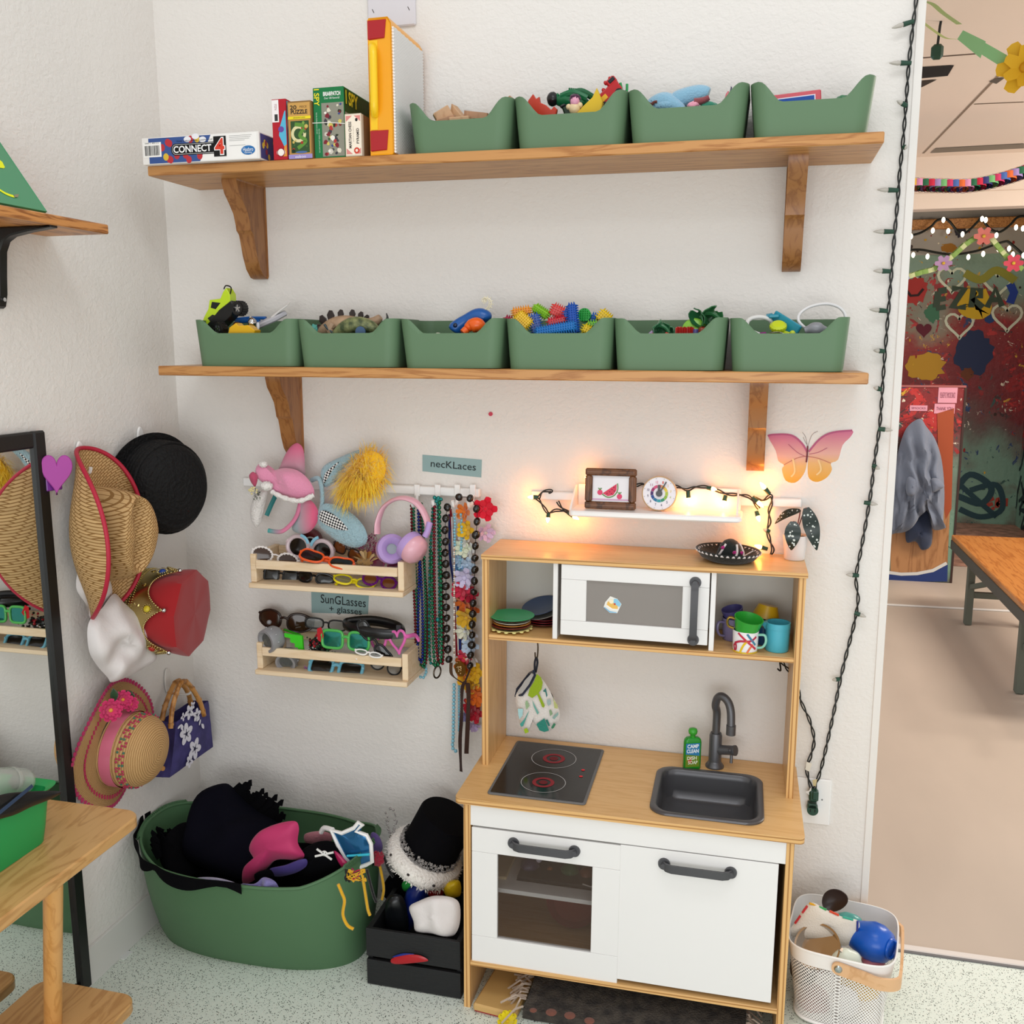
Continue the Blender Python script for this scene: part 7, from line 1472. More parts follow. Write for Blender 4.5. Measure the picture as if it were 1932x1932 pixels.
# oven mitt on its hook
ym = -.095
hk = thing('shelf_hook', 'dark metal hook under the hutch shelf holding the oven mitt', 'hook', KM @ K(1013, 1212, y=ym)); mb = MB(KM); mb.tube(spline([K(1013, 1205, y=ym), K(1015, 1220, y=ym), K(1014, 1238, y=ym), K(1012, 1245, y=ym), K(1010, 1240, y=ym), K(1009.5, 1231, y=ym)], 6), .0018, 'm#55483c', 8); make('wire', mb, hk)
p = K(1470, 1250, y=-.1); mb = MB(KM); mb.tube(spline([(p.x, -.1, HS-.012), (p.x+.001, -.1, p.z+.004), (p.x+.004, -.1, p.z-.018), (p.x-.003, -.1, p.z-.014)], 5), .0018, 'm#2c2622', 8); solo('shelf_hook', mb, 'small empty dark hook under the right end of the hutch shelf', 'hook')
mt = thing('oven_mitt', 'white toy oven mitt printed with green and teal kitchen tools', 'mitt', KM @ K(1010, 1380, y=ym)); K_ = lambda u, v, y=ym: K(u, v, y=y)
mb = MB(KM); puff(mb, [K_(*q) for q in ((973, 1312), (990, 1290), (1007, 1268), (1018, 1275), (1032, 1294), (1047, 1322), (1056, 1345), (1052, 1365), (1040, 1378), (1027, 1381), (1014, 1372), (1002, 1357), (1000, 1368), (997, 1381), (989, 1383), (982, 1372), (977, 1345))], (0, -1, 0), .013, .011, 'f#dcd6d0', .12, 20, 2, 10, 5); make('mitt_body', mb, mt, 80)
mfr = frame(K_(0, 0)*0+V((0, ym-.0165, 0)), (1, 0, 0), (0, 0, 1))
def prn(pts, c_, dz=.0005):
    mb2.poly2(KM @ mfr, [(K(u, v, y=ym-.0165).x, K(u, v, y=ym-.0165).z) for u, v in pts], 'f'+c_, dz)
mb2 = MB()
prn([(1013, 1271), (1021, 1278), (1024, 1288), (1022, 1300), (1015, 1309), (1004, 1317), (996, 1312), (1000, 1298), (1008, 1285)], '#8ea822'); prn([(1013, 1309), (1017, 1308), (1028, 1331), (1026, 1335), (1023, 1334)], '#8ea822'); prn([(1004, 1320), (1009, 1330), (1017, 1345), (1014, 1348), (1007, 1333)], '#6fa89c'); prn([(1012, 1366), (1027, 1355), (1036, 1378), (1027, 1381), (1018, 1378)], '#2f8272'); prn([(1029, 1359), (1033, 1357), (1038, 1369), (1035, 1370)], '#2f7468')
prn([(1024, 1304), (1030, 1298), (1033, 1312), (1031, 1316), (1029, 1306)], '#3c7470'); prn([(1032, 1320), (1039, 1319), (1040, 1328), (1035, 1332), (1032, 1327)], '#9eb0ae'); prn([(1036, 1340), (1040, 1339), (1043, 1347), (1038, 1351)], '#86a07c'); prn([(1045, 1350), (1053, 1343), (1054, 1348), (1046, 1357), (1042, 1355)], '#8aa8a0'); prn([(1040, 1372), (1045, 1364), (1049, 1366), (1045, 1373), (1041, 1375)], '#3f7c5c'); prn([(1046, 1322), (1052, 1330), (1053, 1337), (1046, 1336), (1043, 1312), (1038, 1304)], '#b4b878')
prn([(992, 1322), (995, 1322), (999, 1332), (993, 1339), (991, 1328)], '#94b088'); prn([(977, 1337), (987, 1337), (986, 1350), (980, 1357), (978, 1348)], '#a6d0d2'); prn([(999, 1340), (994, 1352), (987, 1370), (983, 1371), (981, 1366), (990, 1356), (995, 1346)], '#4a9c90'); prn([(988, 1376), (994, 1373), (998, 1381), (991, 1384)], '#9cb828'); make('printed_tools', mb2, mt)
mb = MB(KM); mb.tube([K_(q[0], q[1], ym-.012+.02*(i in (0, 5, 6, 7))) for i, q in enumerate(((973, 1313), (985, 1311), (999, 1293), (1009, 1274), (1007, 1266), (1000, 1270), (988, 1285), (976, 1300)))], .0032, 'f#23283a', 8, closed=True); mb.tube(spline([K_(1009, 1269), K_(1009, 1250), K_(1012, 1241), K_(1014, 1250), K_(1011, 1268)], 6), .0026, 'f#20222c', 8); make('cuff_binding', mb, mt); mb = MB(KM); mb.raw([K_(*q, ym-.017) for q in ((975, 1309), (985, 1308), (998, 1291), (1007, 1273), (1003, 1270), (990, 1284))], [(0, 1, 2, 3, 4, 5)], 'f#a8a4a0'); make('cuff_lining', mb, mt)
# bottle
yb_ = K(1304, 1452, z=ZC).y+.006; bt = thing('toy_bottle', 'green toy washing-up bottle with a CAMP CLEAN label', 'bottle', KM @ V((K(1304, 1440, y=yb_).x, yb_, ZC))); a, b = K(1288, 1440, y=yb_), K(1322, 1440, y=yb_); bw_ = b.x-a.x; zb1 = K(1304, 1390, y=yb_).z; hh = zb1-ZC
T = KM @ TR(((a.x+b.x)/2, yb_, ZC+.0005)) @ R_(0, 0, 22); mb = MB(T); L = []; vs = []; fs = []
for k, z in ((.9, 0), (1, .003), (1, hh*.84), (.92, hh*.93), (.7, hh*.985), (.35, hh)): L.append(len(vs)); pp = rrect(bw_*1.0*k, .017*(k*.6+.4), .0065*k, 5); vs += [(x, y, z) for x, y in pp]
n_ = len(pp)
for l in range(len(L)-1): fs += [(L[l]+i, L[l]+(i+1) % n_, L[l+1]+(i+1) % n_, L[l+1]+i) for i in range(n_)]
fs += [tuple(range(n_))[::-1], tuple(range(L[-1], L[-1]+n_))]; mb.raw(vs, fs, 'g#1e8a26'); make('bottle_body', mb, bt, 50)
mb = MB(T); mb.lathe([(.006, hh-.001), (.006, hh+.006), (.0095, hh+.008), (.0105, hh+.014), (.009, hh+.019), (.004, hh+.021), (0, hh+.021)], 'g#3ba232', None, 20); make('cap', mb, bt, 60)
mb = MB(T); f = frame((-bw_/2, -.0087, 0), (1, 0, 0), (0, 0, 1)); mb.rect2(f, bw_*.05, hh*.10, bw_*.86, hh*.84, 'p#6a8420', .0003); mb.poly2(f, [(bw_*.05, hh*.50), (bw_*.86, hh*.44), (bw_*.86, hh*.84), (bw_*.05, hh*.84)], 'p#2f7aa8', .0005); mb.text2(f, 'CAMP', bw_*.46, hh*.75, bw_*.66, hh*.12, 'p#eef2f4', .0009, .03); mb.text2(f, 'CLEAN', bw_*.45, hh*.60, bw_*.7, hh*.12, 'p#eef2f4', .0009, .03); mb.text2(f, 'DISH', bw_*.42, hh*.38, bw_*.56, hh*.11, 'p#e8ecd0', .0009, .02); mb.text2(f, 'SOAP', bw_*.48, hh*.24, bw_*.56, hh*.11, 'p#e8ecd0', .0009, .02); mb.disc2(f, bw_*.3, hh*.28, bw_*.13, 'p#b83a26', None, .0007, 10); mb.disc2(f, bw_*.34, hh*.38, bw_*.08, 'p#b83a26', None, .0007, 8); make('front_label', mb, bt)
# inside the oven
ib = isz+.0055
mb = MB(KM); xa, xb = K(975, 1690, y=-.26).x, ox1-.012; zt2 = K(1040, 1672, y=-.27).z
for (c_, d_) in ((((xa+xb)/2, -.262, (ib+zt2)/2), (xb-xa, .008, zt2-ib)), (((xa+xb)/2, -.10, (ib+zt2)/2), (xb-xa, .008, zt2-ib)), ((xa+.004, -.18, (ib+zt2)/2), (.008, .16, zt2-ib)), ((xb-.004, -.18, (ib+zt2)/2), (.008, .16, zt2-ib)), (((xa+xb)/2, -.18, ib+.003), (xb-xa, .16, .006))): mb.box(c_, d_, 'g#262626', .001)
f = frame((xa, -.2662, ib), (1, 0, 0), (0, 0, 1)); 
for x0, y0, x1, y1 in ((.2, .28, .42, .36), (.2, .62, .42, .70), (.62, .62, .84, .70)): mb.rect2(f, (xb-xa)*x0, (zt2-ib)*y0, (xb-xa)*x1, (zt2-ib)*y1, 'dark', .0004)
mb.tube([(xa+(xb-xa)*.66, -.268, ib+.014), (xa+(xb-xa)*.74, -.269, ib+.011), (xa+(xb-xa)*.84, -.268, ib+.014)], .0014, 'g#b8b4b0', 6); solo('storage_crate', mb, 'small black crate of toy food on the oven shelf', 'crate')
for i, (u, v, r_, c_, l) in enumerate(((1000, 1632, .022, '#3a2f52', 'purple toy vegetable at the left of the oven crate'), (1037, 1650, .019, '#a8643c', 'orange-brown toy vegetable in the oven crate'), (1075, 1642, .020, '#2c5c38', 'green toy vegetable in the oven crate'), (1086, 1664, .015, '#8c2028', 'red toy fruit in the oven crate'), (1066, 1668, .010, '#c8b890', 'cream toy mushroom in the oven crate'), (1108, 1650, .018, '#7a4430', 'brown toy potato at the right of the oven crate'), (1108, 1672, .014, '#54182c', 'maroon toy beet in the oven crate'), (1017, 1622, .007, '#b8b0c0', 'pale knob-shaped toy on top of the oven crate'), (1020, 1660, .008, '#d0c4a0', 'small cream toy garlic in the oven crate'))):
    mb = MB(KM); mb.blob(K(u, v, y=-.21 if r_ > .012 else -.24), (r_, r_, r_*.9), 'g'+c_, .15, 4, 16, 10, i); solo('toy_food', mb, l, 'toy food', 'toy food in the oven')
p0, p1 = K(940, 1625, y=-.2), K(968, 1678, y=-.22); mb = MB(KM); mb.bar((p0.x, -.2, p0.z), (p1.x-.004, -.2, ib+.003), .14, .008, 'g#d2bf98', .002, up=(.5, 0, 1)); solo('cutting_board', mb, 'cream toy cutting board leaning inside the oven', 'board')
T = KM @ TR((K(1085, 1760, y=-.13).x, -.14, BT+.055)) @ R_(46, 0, 0); mb = MB(T); mb.lathe([(0, 0), (.05, 0), (.062, .01), (.066, .016), (.062, .014), (.05, .004), (0, .004)], 'g#8c1c26', None, 36); mb.lathe([(.052, .0055), (.054, .007), (.056, .0055)], 'g#6a1018', None, 36); solo('toy_tray', mb, 'round red toy tray standing in the lower oven', 'tray')
# on top of the hutch
yS = -.085; c = K(1372, 1062, z=ZT); so = thing('toy_sombrero', 'small black sombrero with white braid and pink roses', 'hat', KM @ V((c.x, c.y+.02, ZT))); T = KM @ TR((c.x, c.y+.028, ZT+.0008)) @ R_(0, 2, 0); mat('black_felt', '#0f1614', .9, bump=.4, bscale=300, sheen=.2); sr = .070
mb = MB(T); mb.lathe([(0, .001), (.045, .0), (.058, .006), (.066, .016), (sr, .022), (sr-.002, .024), (.062, .019), (.052, .010), (.03, .004)], 'black_felt', None, 48); make('brim', mb, so, 60)
mb = MB(T @ TR((.004, 0, 0))); mb.lathe([(.030, .003), (.027, .018), (.022, .032), (.014, .042), (.006, .046), (0, .046)], 'black_felt', None, 32); make('crown', mb, so, 60)
mb = MB(T)
for i in range(36):
    t = 2*pi*i/36; t2 = t+pi/36; mb.tube([(sr*.995*cos(t), sr*.995*sin(t), .021), ((sr-.007)*cos(t2), (sr-.007)*sin(t2), .0185), (sr*.995*cos(t+pi/18), sr*.995*sin(t+pi/18), .021)], .0022, 'f#d8d2d0', 6)
for a_ in (-130, -100, -65, -30, 20, 200):
    t = radians(a_); mb.tube([(.032*cos(t), .032*sin(t), .006), (.060*cos(t+.12), .060*sin(t+.12), .019)], .0014, 'f#d8d2d0', 5)
for a_ in (-150, -75, -15, 60): t = radians(a_); mb.tube(spline([(.004+.0305*cos(t), .0305*sin(t), .006), (.004+.028*cos(t+.3), .028*sin(t+.3), .02), (.004+.019*cos(t+.5), .019*sin(t+.5), .038)], 5), .0024, 'f#dcd6d4', 6)
make('braid', mb, so)
for q in ((.013, -.024, .022), (-.012, -.020, .030), (.028, -.012, .02)): mb = MB(T); mb.blob(q, (.004, .004, .004), 'f#b02878', .4, 8, 10, 8); make('rose', mb, so)
pc = K(1499, 1058, z=ZT); pt = thing('potted_plant', 'white pot with a spotted begonia on the hutch top corner', 'plant', KM @ V((pc.x, pc.y+.014, ZT))); T = KM @ TR((pc.x, pc.y+.018, ZT+.0006)); ph_ = K(1500, 1012, y=pc.y).z-ZT; pr = .0265
mb = MB(T); mb.lathe([(0, 0), (pr*.80, 0), (pr*.82, .002), (pr, ph_), (pr*.94, ph_), (pr*.9, ph_-.006), (0, ph_-.006)], 'g#e4dcd8', None, 32); make('pot', mb, pt, 50); mb = MB(T); mb.lathe([(0, ph_-.004), (pr*.9, ph_-.005)], 'c#2c1c14', None, 20); make('soil', mb, pt)
def bleaf(base, tip, wd, side, yb):
    B, Tp = V(base), V(tip); ax = Tp-B; L = ax.length; ax.normalize(); wv = ax.cross(V(side)).normalized(); nn = wv.cross(ax); mb = MB()
    f_ = lambda a, b: B+ax*L*b+wv*(a-.5)*wd*2*(sin(pi*min(1, b*.92+.06))**.75)*(1-.45*b)+nn*(.010*sin(pi*b)-.05*(a-.5)**2*wd*10*.1)
    mb.grid(f_, 8, 12, 'g#1c2a24', th=.0008); lf = make('leaf', mb, pt, 80)
    mb = MB(); sg = 1 if nn.dot(CAM-B) > 0 else -1
    for i in range(18):
        a, b = random.uniform(.12, .88), random.uniform(.06, .92); c0 = f_(a, b); r_ = wd*random.uniform(.04, .12); mb.m = axisframe(c0+nn*sg*.0014, nn*sg); mb.lathe([(0, .0002), (r_, 0)], 'p#cfd6d0', None, 8)
    make('leaf_spots', mb, lf)
yp = (KM @ V((pc.x, pc.y+.018, 0))).y; st_ = P(1499, 1012, y=yp)
for bs, tp, wd, sd in (((1497, 984), (1493, 1038), .021, (0, -1, .25)), ((1521, 958), (1541, 1038), .021, (.1, -1, .1)), ((1510, 962), (1462, 988), .014, (0, -.6, 1))):
    dy = -.035 if bs[0] == 1497 else -.005; B = P(*bs, y=yp+dy); bleaf(B, P(*tp, y=yp+dy-.008), wd, sd, yp); mb = MB(); mb.tube(spline([V((st_.x, yp, st_.z-.005)), (V((st_.x, yp, st_.z))+B)/2+V((.003, 0, .012)), B], 5), .0014, 'g#7a3a34', 6); make('stem', mb, pt)
# ------------------------------------------------------------------ white ledge with picture, clock and fairy lights
lg = thing('wall_ledge', 'white wall ledge on a rail above the toy kitchen', 'ledge', P(1235, 975, y=-.06)); yf2 = -.115
x0, x1, zl = P(1072, 965, y=yf2).x, P(1400, 980, y=yf2).x, P(1235, 981, y=yf2).z; zbk = P(1240, 921, y=-.02).z
mb = MB(TR((0, 0, 0))); mb.prism(rrect(x1-x0, .10, .012, 5, (x0+x1)/2, yf2+.05), .013, 'white_plastic', TR((0, 0, zl)), .003); make('tray', mb, lg); mb = MB(); mb.box(((x0+x1)/2, -.020, (zl+zbk)/2+.004), (x1-x0-.01, .006, zbk-zl), 'white_plastic', .002); make('back_plate', mb, lg)
for xx in (x0+.004, x1-.009): mb = MB(frame((xx, -.018, zl+.012), (0, -1, 0), (0, 0, 1))); mb.prism([(0, 0), (.085, 0), (.07, .012), (.012, zbk-zl-.01), (0, zbk-zl-.01)], .004, 'white_plastic'); make('side_panel', mb, lg)
a, b = P(1003, 934, y=-.006), P(1512, 949, y=-.006); mb = MB(); mb.bar(a, b, .012, .019, 'white_plastic', .002); make('rail', mb, lg)
zf = zl+.0135; fy_ = -.078
a, b = P(1104, 958, y=fy_), P(1200, 960, y=fy_); zt3 = P(1155, 885, y=fy_).z; pf_ = thing('picture_frame', 'brown wooden frame with a watermelon drawing on the ledge', 'picture frame', ((a.x+b.x)/2, fy_, zf)); W3, H3 = b.x-a.x, zt3-zf; T = frame((a.x, fy_, zf+.0005), (1, 0, 0), (0, .12, 1)); wood('walnut', '#6e4426', '#43240f', (9, 9, 3), .4, 4, 4); fw3 = .0165
for (x, y, w_, h_) in ((W3/2, fw3/2, W3, fw3), (W3/2, H3-fw3/2, W3, fw3), (fw3/2, H3/2, fw3, H3-2*fw3), (W3-fw3/2, H3/2, fw3, H3-2*fw3)): mb = MB(T); mb.box((x, y, .006), (w_, h_, .012), 'walnut', .003); mb.box((x, y, .0125), (w_-.006 if w_ > h_ else w_*.4, h_*.4 if w_ > h_ else h_, .003), 'walnut', .001); make('frame_rail', mb, pf_)
mb = MB(T); mb.box((W3/2, H3/2, .003), (W3-.02, H3-.02, .003), 'p#e6e2e6'); f = TR((0, 0, .0047)); cx_, cy_ = W3*.5, H3*.45
s_ = [(-.022, -.008), (-.008, -.013), (.004, -.010), (.013, .012), (.012, .016)]; mb.poly2(f, [(cx_+x, cy_+y) for x, y in ((-.018, -.006), (-.006, -.012), (.006, -.009), (.013, .002), (.013, .016))], 'p#d0405c', .0003); mb.line2(f, [(q.x, q.y) for q in spline([(cx_-.020, cy_-.007, 0), (cx_-.006, cy_-.0145, 0), (cx_+.008, cy_-.010, 0), (cx_+.0155, cy_+.002, 0), (cx_+.015, cy_+.017, 0)], 5)], .0025, 'p#6a8a50', .0005)
for q in ((-.008, -.006), (-.002, -.002), (.003, .003), (.007, .008), (.002, -.006), (.008, .0)): mb.disc2(f, cx_+q[0], cy_+q[1], .0011, 'p#3a1a20', None, .0006, 8)
for q in ((-.024, -.004), (.02, -.012)): mb.disc2(f, cx_+q[0], cy_+q[1], .006, 'p#d84a70', None, .0005, 14); [mb.line2(f, [(cx_+q[0], cy_+q[1]+.005), (cx_+q[0]+k, cy_+q[1]+.010)], .0016, 'p#5a8a48', .0007) for k in (-.004, 0, .004)]
mb.rect2(f, fw3, cy_-.021, W3-fw3, cy_-.018, 'p#cfa0c0', .0003); make('picture', mb, pf_)
cc_ = P(1244, 934, y=-.075); cr_ = 33.0/pxm(cc_); ck_ = thing('toy_clock', 'round white learning clock with a rainbow ring on the ledge', 'clock', V((cc_.x, -.07, zf))); T = frame(V((cc_.x, -.075, zf+cr_+.0005)), (1, 0, 0), (0, .10, 1)) @ R_(0, 0, 13)
mb = MB(T); mb.lathe([(0, -.014), (cr_*.96, -.014), (cr_, -.010), (cr_, .002), (cr_*.96, .004), (cr_*.93, .002)], 'g#cfae84', None, 48); make('rim', mb, ck_, 50); mb = MB(T); mb.lathe([(0, .0025), (cr_*.94, .002)], 'p#e6e2e8', None, 48)
cols = ['#d86a5c', '#e0a040', '#d8c048', '#a8bc48', '#88b048', '#3c8c6c', '#3c98a0', '#2a7098', '#34508c', '#4c3468', '#983868', '#d0587c']
for i in range(12):
    t0 = pi/2-2*pi*(i-.0)/12; t1 = pi/2-2*pi*(i+.93)/12; vs = [(r_*cos(t), r_*sin(t), .003) for t in [t0+(t1-t0)*k/4 for k in range(5)] for r_ in (cr_*.34, cr_*.50)]; mb.raw(vs, [(2*k, 2*k+1, 2*k+3, 2*k+2) for k in range(4)], 'p'+cols[i])
    t = pi/2-2*pi*(i+1)/12+.0; h_ = cr_*.14; n__ = str(i+1); mb.text2(ID, n__, cr_*.66*cos(t), cr_*.66*sin(t), h_*(.9 if len(n__) > 1 else .5), h_, 'p'+cols[i] if i in (0, 1, 2, 3, 9, 10, 11) else 'p#4a4a66', .0034, 0, -radians(13)); mb.line2(ID, [(cr_*.85*cos(t), cr_*.85*sin(t)), (cr_*.88*cos(t), cr_*.88*sin(t))], .0012, 'p#505060', .0034)
make('dial', mb, ck_); mb = MB(T); mb.cyl((0, 0, .003), (0, 0, .009), cr_*.18, 'charcoal', n=24); make('hand_knob', mb, ck_)
mb = MB(T); t = radians(60-13); mb.bar((0, 0, .006), (cr_*.78*cos(t), cr_*.78*sin(t), .006), cr_*.07, .002, 'charcoal', up=(0, 0, 1)); make('minute_hand', mb, ck_); mb = MB(T); t = radians(92-13); mb.bar((0, 0, .005), (cr_*.48*cos(t), cr_*.48*sin(t), .005), cr_*.14, .002, 'charcoal', up=(0, 0, 1)); make('hour_hand', mb, ck_)
mat('cable', '#181b1a', .5); mat('bulb_green', '#17402f', .4); mat('bulb_clear', '#b4afa6', .15); mat('bulb_lit', '#ff9a3c', .3, emit=115)
def cord(pts, y, name_par, r=.0017, amp=.0026):
    pts = spline([P(u, v, y=y+(q[0] if q else 0)) for u, v, *q in pts], 10); mb = MB()
    for ph_ in (0, pi):
        L = []; s_ = 0
        for i, p in enumerate(pts):
            if i: s_ += (p-pts[i-1]).length
            d = (pts[min(i+1, len(pts)-1)]-pts[max(i-1, 0)]).normalized(); u_ = d.cross(V((0, 1, 0))).normalized(); L.append(p+u_*amp*cos(s_*95+ph_)+V((0, 1, 0))*amp*sin(s_*95+ph_))
        mb.tube(L, r, 'cable', 6)
    make('cable', mb, name_par)
def light_bulb(par, u0, v0, u1, v1, y, lit, L=None, rr=.0052):
    a, b = P(u0, v0, y=y), P(u1, v1, y=y-.004); d = b-a; mb = MB(); m_ = a+d*.48; mb.cyl(a, m_, rr*.82, 'bulb_green', rr, n=12); sk = make('socket', mb, par)
    mb = MB(axisframe(m_, d)); h_ = d.length*.54; mb.lathe([(rr*.7, 0), (rr*.9, h_*.25), (rr*.6, h_*.65), (rr*.2, h_*.95), (0, h_)], 'bulb_lit' if lit else 'bulb_clear', None, 12); make('bulb', mb, sk)
fl = thing('fairy_lights', 'lit warm fairy light string draped along the ledge', 'string lights', P(1250, 930, y=-.03))
cord([(1011, 939), (1018, 945), (1028, 960), (1035, 968), (1048, 963), (1062, 964), (1074, 968)], -.03, fl); cord([(1016, 940), (1024, 928), (1040, 926), (1036, 931)], -.03, fl); cord([(1052, 946), (1058, 956), (1068, 964), (1090, 975, .02)], -.026, fl)
cord([(1201, 916), (1212, 913), (1222, 917), (1245, 915, .02), (1277, 918), (1296, 924), (1312, 919), (1334, 919), (1352, 925), (1372, 932), (1398, 934), (1414, 938), (1424, 950), (1432, 960)], -.028, fl); cord([(1424, 940), (1440, 944), (1454, 935), (1456, 948), (1451, 965), (1452, 985), (1448, 1000), (1452, 1018), (1458, 1036), (1455, 1046)], -.02, fl)
for q in ((1015, 938, 996, 938), (1035, 968, 1033, 986), (1072, 968, 1092, 980), (1298, 926, 1300, 954), (1369, 934, 1364, 957), (1334, 920, 1352, 924), (1420, 937, 1440, 957), (1427, 964, 1433, 984), (1452, 932, 1434, 910), (1448, 1036, 1424, 1029), (1120, 905, 1104, 900), (1230, 916, 1232, 908)): light_bulb(fl, *q, -.034, q[0] != 1230)
light_bulb(fl, 1452, 1003, 1440, 998, -.03, False)
# ------------------------------------------------------------------ vertical light string, plugs and outlet
vl = thing('fairy_lights', 'unlit green string of lights hanging down the wall edge by the doorway', 'string lights', P(1660, 800, y=-.01))
cord([(1744, -170), (1737, -80), (1731, -20), (1726, 20), (1719, 80), (1714, 130), (1709, 200), (1704, 262), (1698, 320), (1693, 385), (1688, 440), (1682, 515), (1676, 590), (1671, 650), (1666, 715), (1660, 800), (1650, 870), (1643, 930), (1634, 985), (1624, 1040), (1615, 1090), (1619, 1130), (1612, 1175), (1598, 1230), (1586, 1280), (1574, 1340), (1560, 1405), (1548, 1455), (1541, 1475), (1536, 1492)], -.010, vl)
for q in ((1724, 40, 1683, 53), (1719, 119, 1678, 119), (1711, 200, 1692, 190), (1704, 277, 1712, 279), (1695, 359, 1655, 358), (1686, 437, 1648, 437), (1680, 512, 1648, 511), (1675, 587, 1641, 584), (1669, 663, 1648, 661), (1663, 735, 1648, 731), (1657, 809, 1684, 812), (1646, 878, 1660, 885), (1630, 948, 1656, 952), (1620, 1086, 1596, 1084), (1612, 1156, 1634, 1164), (1584, 1281, 1570, 1283)): light_bulb(vl, *q, -.016, False)
cp = thing('twisted_cable', 'thin twisted green cord running from the kitchen back down to the outlet', 'cord', P(1520, 1400, y=-.01)); cord([(1476, 1250, -.03), (1490, 1268), (1503, 1290), (1512, 1325), (1527, 1358), (1536, 1395), (1530, 1425), (1522, 1448), (1527, 1475), (1534, 1494)], -.012, cp)
op = thing('outlet_plate', 'white double outlet plate right of the toy kitchen', 'outlet', P(1534, 1510, y=0)); a, b = P(1500, 1464, y=0), P(1564, 1556, y=0); mb = MB(); mb.box(((a.x+b.x)/2, -.003, (a.z+b.z)/2), (b.x-a.x, .006, a.z-b.z), 'white_plastic', .002); make('plate', mb, op); mb = MB(); c = P(1551, 1509, y=-.0062); mb.cyl(c, c+V((0, .001, 0)), .0022, 'm#8a8a8a', n=12); make('screw', mb, op); mb = MB(); c = P(1531, 1528, y=-.006); mb.cyl(c, c+V((0, -.001, 0)), .016, 'white_plastic', n=24); make('socket_face', mb, op)
pg = thing('power_plug', 'dark green stacked plug of the light strings in the outlet', 'plug', P(1534, 1510, y=-.02)); mb = MB(); c = P(1535, 1500, y=-.02); mb.box(c, (.021, .022, .026), 'bulb_green', .004); mb.box(c+V((.002, -.010, .004)), (.011, .008, .02), 'bulb_green', .002); make('upper_plug', mb, pg)
mb = MB(); c = P(1533, 1527, y=-.022); mb.cyl(c+V((0, .014, 0)), c+V((0, -.006, 0)), .0125, 'bulb_green', n=28); mb.box(c+V((-.001, .004, .009)), (.02, .02, .012), 'bulb_green', .002); f = frame(c+V((0, -.0062, 0)), (1, 0, 0), (0, 0, 1)); [mb.rect2(f, x-.001, -.004, x+.001, .003, 'dark', .0003) for x in (-.005, .005)]; make('round_plug', mb, pg)
mb = MB(); a = P(1526, 1492, y=-.026); mb.raw([a, P(1531, 1484, y=-.026), P(1530, 1502, y=-.028), P(1524, 1498, y=-.028), P(1519, 1494, y=-.026)], [(0, 1, 2, 3, 4)], 'p#dedad4'); mb.raw([P(u, v, y=-.02) for u, v in ((1522, 1437), (1532, 1441), (1527, 1456), (1519, 1452))], [(0, 1, 2, 3)], 'p#dcd6c8'); mb.raw([P(u, v, y=-.02) for u, v in ((1533, 1472), (1542, 1470), (1539, 1484), (1534, 1482))], [(0, 1, 2, 3)], 'p#c8b88c'); make('warning_tag', mb, pg)
# ------------------------------------------------------------------ butterfly decal
gradmat('butterfly', [(.05, '#dfa23c'), (.35, '#e0b070'), (.55, '#dca89c'), (.95, '#c9708e')], 2, 0, 1)
bf_ = thing('butterfly_decal', 'pink and orange paper butterfly with clear border on the wall', 'wall decal', P(1527, 860, y=0)); q_ = lambda L, dy: [P(980+u/2.927, 780+v/2.927, y=dy) for u, v in L]
lw = [(1372, 125), (1400, 117), (1500, 120), (1560, 165), (1590, 215), (1583, 300), (1560, 350), (1520, 383), (1470, 370), (1450, 310), (1462, 285), (1430, 262), (1415, 205)]; rw = [(1838, 94), (1828, 130), (1785, 175), (1760, 255), (1720, 275), (1726, 310), (1700, 352), (1650, 378), (1610, 368), (1592, 330), (1597, 215), (1612, 195), (1660, 140), (1730, 105)]
def flat(name, pts, th, m): mb = MB(); n_ = len(pts); mb.raw(pts+[p+V((0, th, 0)) for p in pts], [tuple(range(n_))]+[(i, i+n_, (i+1) % n_+n_, (i+1) % n_) for i in range(n_)], m); return make(name, mb, bf_)
allp = lw[:5]+[(1560, 110), (1590, 150), (1640, 95), (1640, 140)]+rw[::-1][:1]+[]
mat('film', '#e4ddd8', .3)
c_ = V((0, 0, 0))
for L in (lw, rw):
    cu, cv = sum(p[0] for p in L)/len(L), sum(p[1] for p in L)/len(L); flat('film_border', q_([(cu+(u-cu)*1.07+(u > cu)*3, cv+(v-cv)*1.08) for u, v in L], -.0008), .0007, 'film')
    flat('wing', spline(q_(L, -.0014), 3, True), .0005, 'butterfly')
mb = MB(); ff = frame((0, -.0018, 0), (1, 0, 0), (0, 0, 1)); Q = lambda L: [(p.x, p.z) for p in q_(L, -.0018)]
for L, w_, c_ in (([(1372, 125), (1400, 117), (1500, 120), (1560, 165), (1590, 215)], .004, '#b0587c'), ([(1838, 94), (1730, 105), (1660, 140), (1597, 212)], .004, '#b0587c'), ([(1485, 170), (1535, 215), (1585, 240)], .0012, '#a8506c'), ([(1600, 225), (1650, 215), (1700, 190)], .0012, '#a8506c'), ([(1460, 285), (1530, 248), (1588, 235)], .0014, '#b86c60'), ([(1592, 238), (1650, 248), (1720, 275)], .0014, '#b86c60'), ([(1510, 250), (1520, 320), (1500, 350)], .0035, '#e8c890'), ([(1650, 255), (1665, 310), (1640, 340)], .0035, '#e8c890'), ([(1592, 180), (1588, 240), (1584, 270)], .0035, '#6a3038'), ([(1590, 180), (1580, 130), (1562, 104)], .0007, '#5a3a3c'), ([(1594, 180), (1615, 120), (1648, 98)], .0007, '#5a3a3c'), ([(1586, 170), (1575, 150), (1567, 130)], .0006, '#5a3a3c')): mb.line2(ff, [(p.x, p.y) for p in spline([(*p, 0) for p in Q(L)], 5)], w_, 'p'+c_, .0004)
make('wing_markings', mb, bf_)
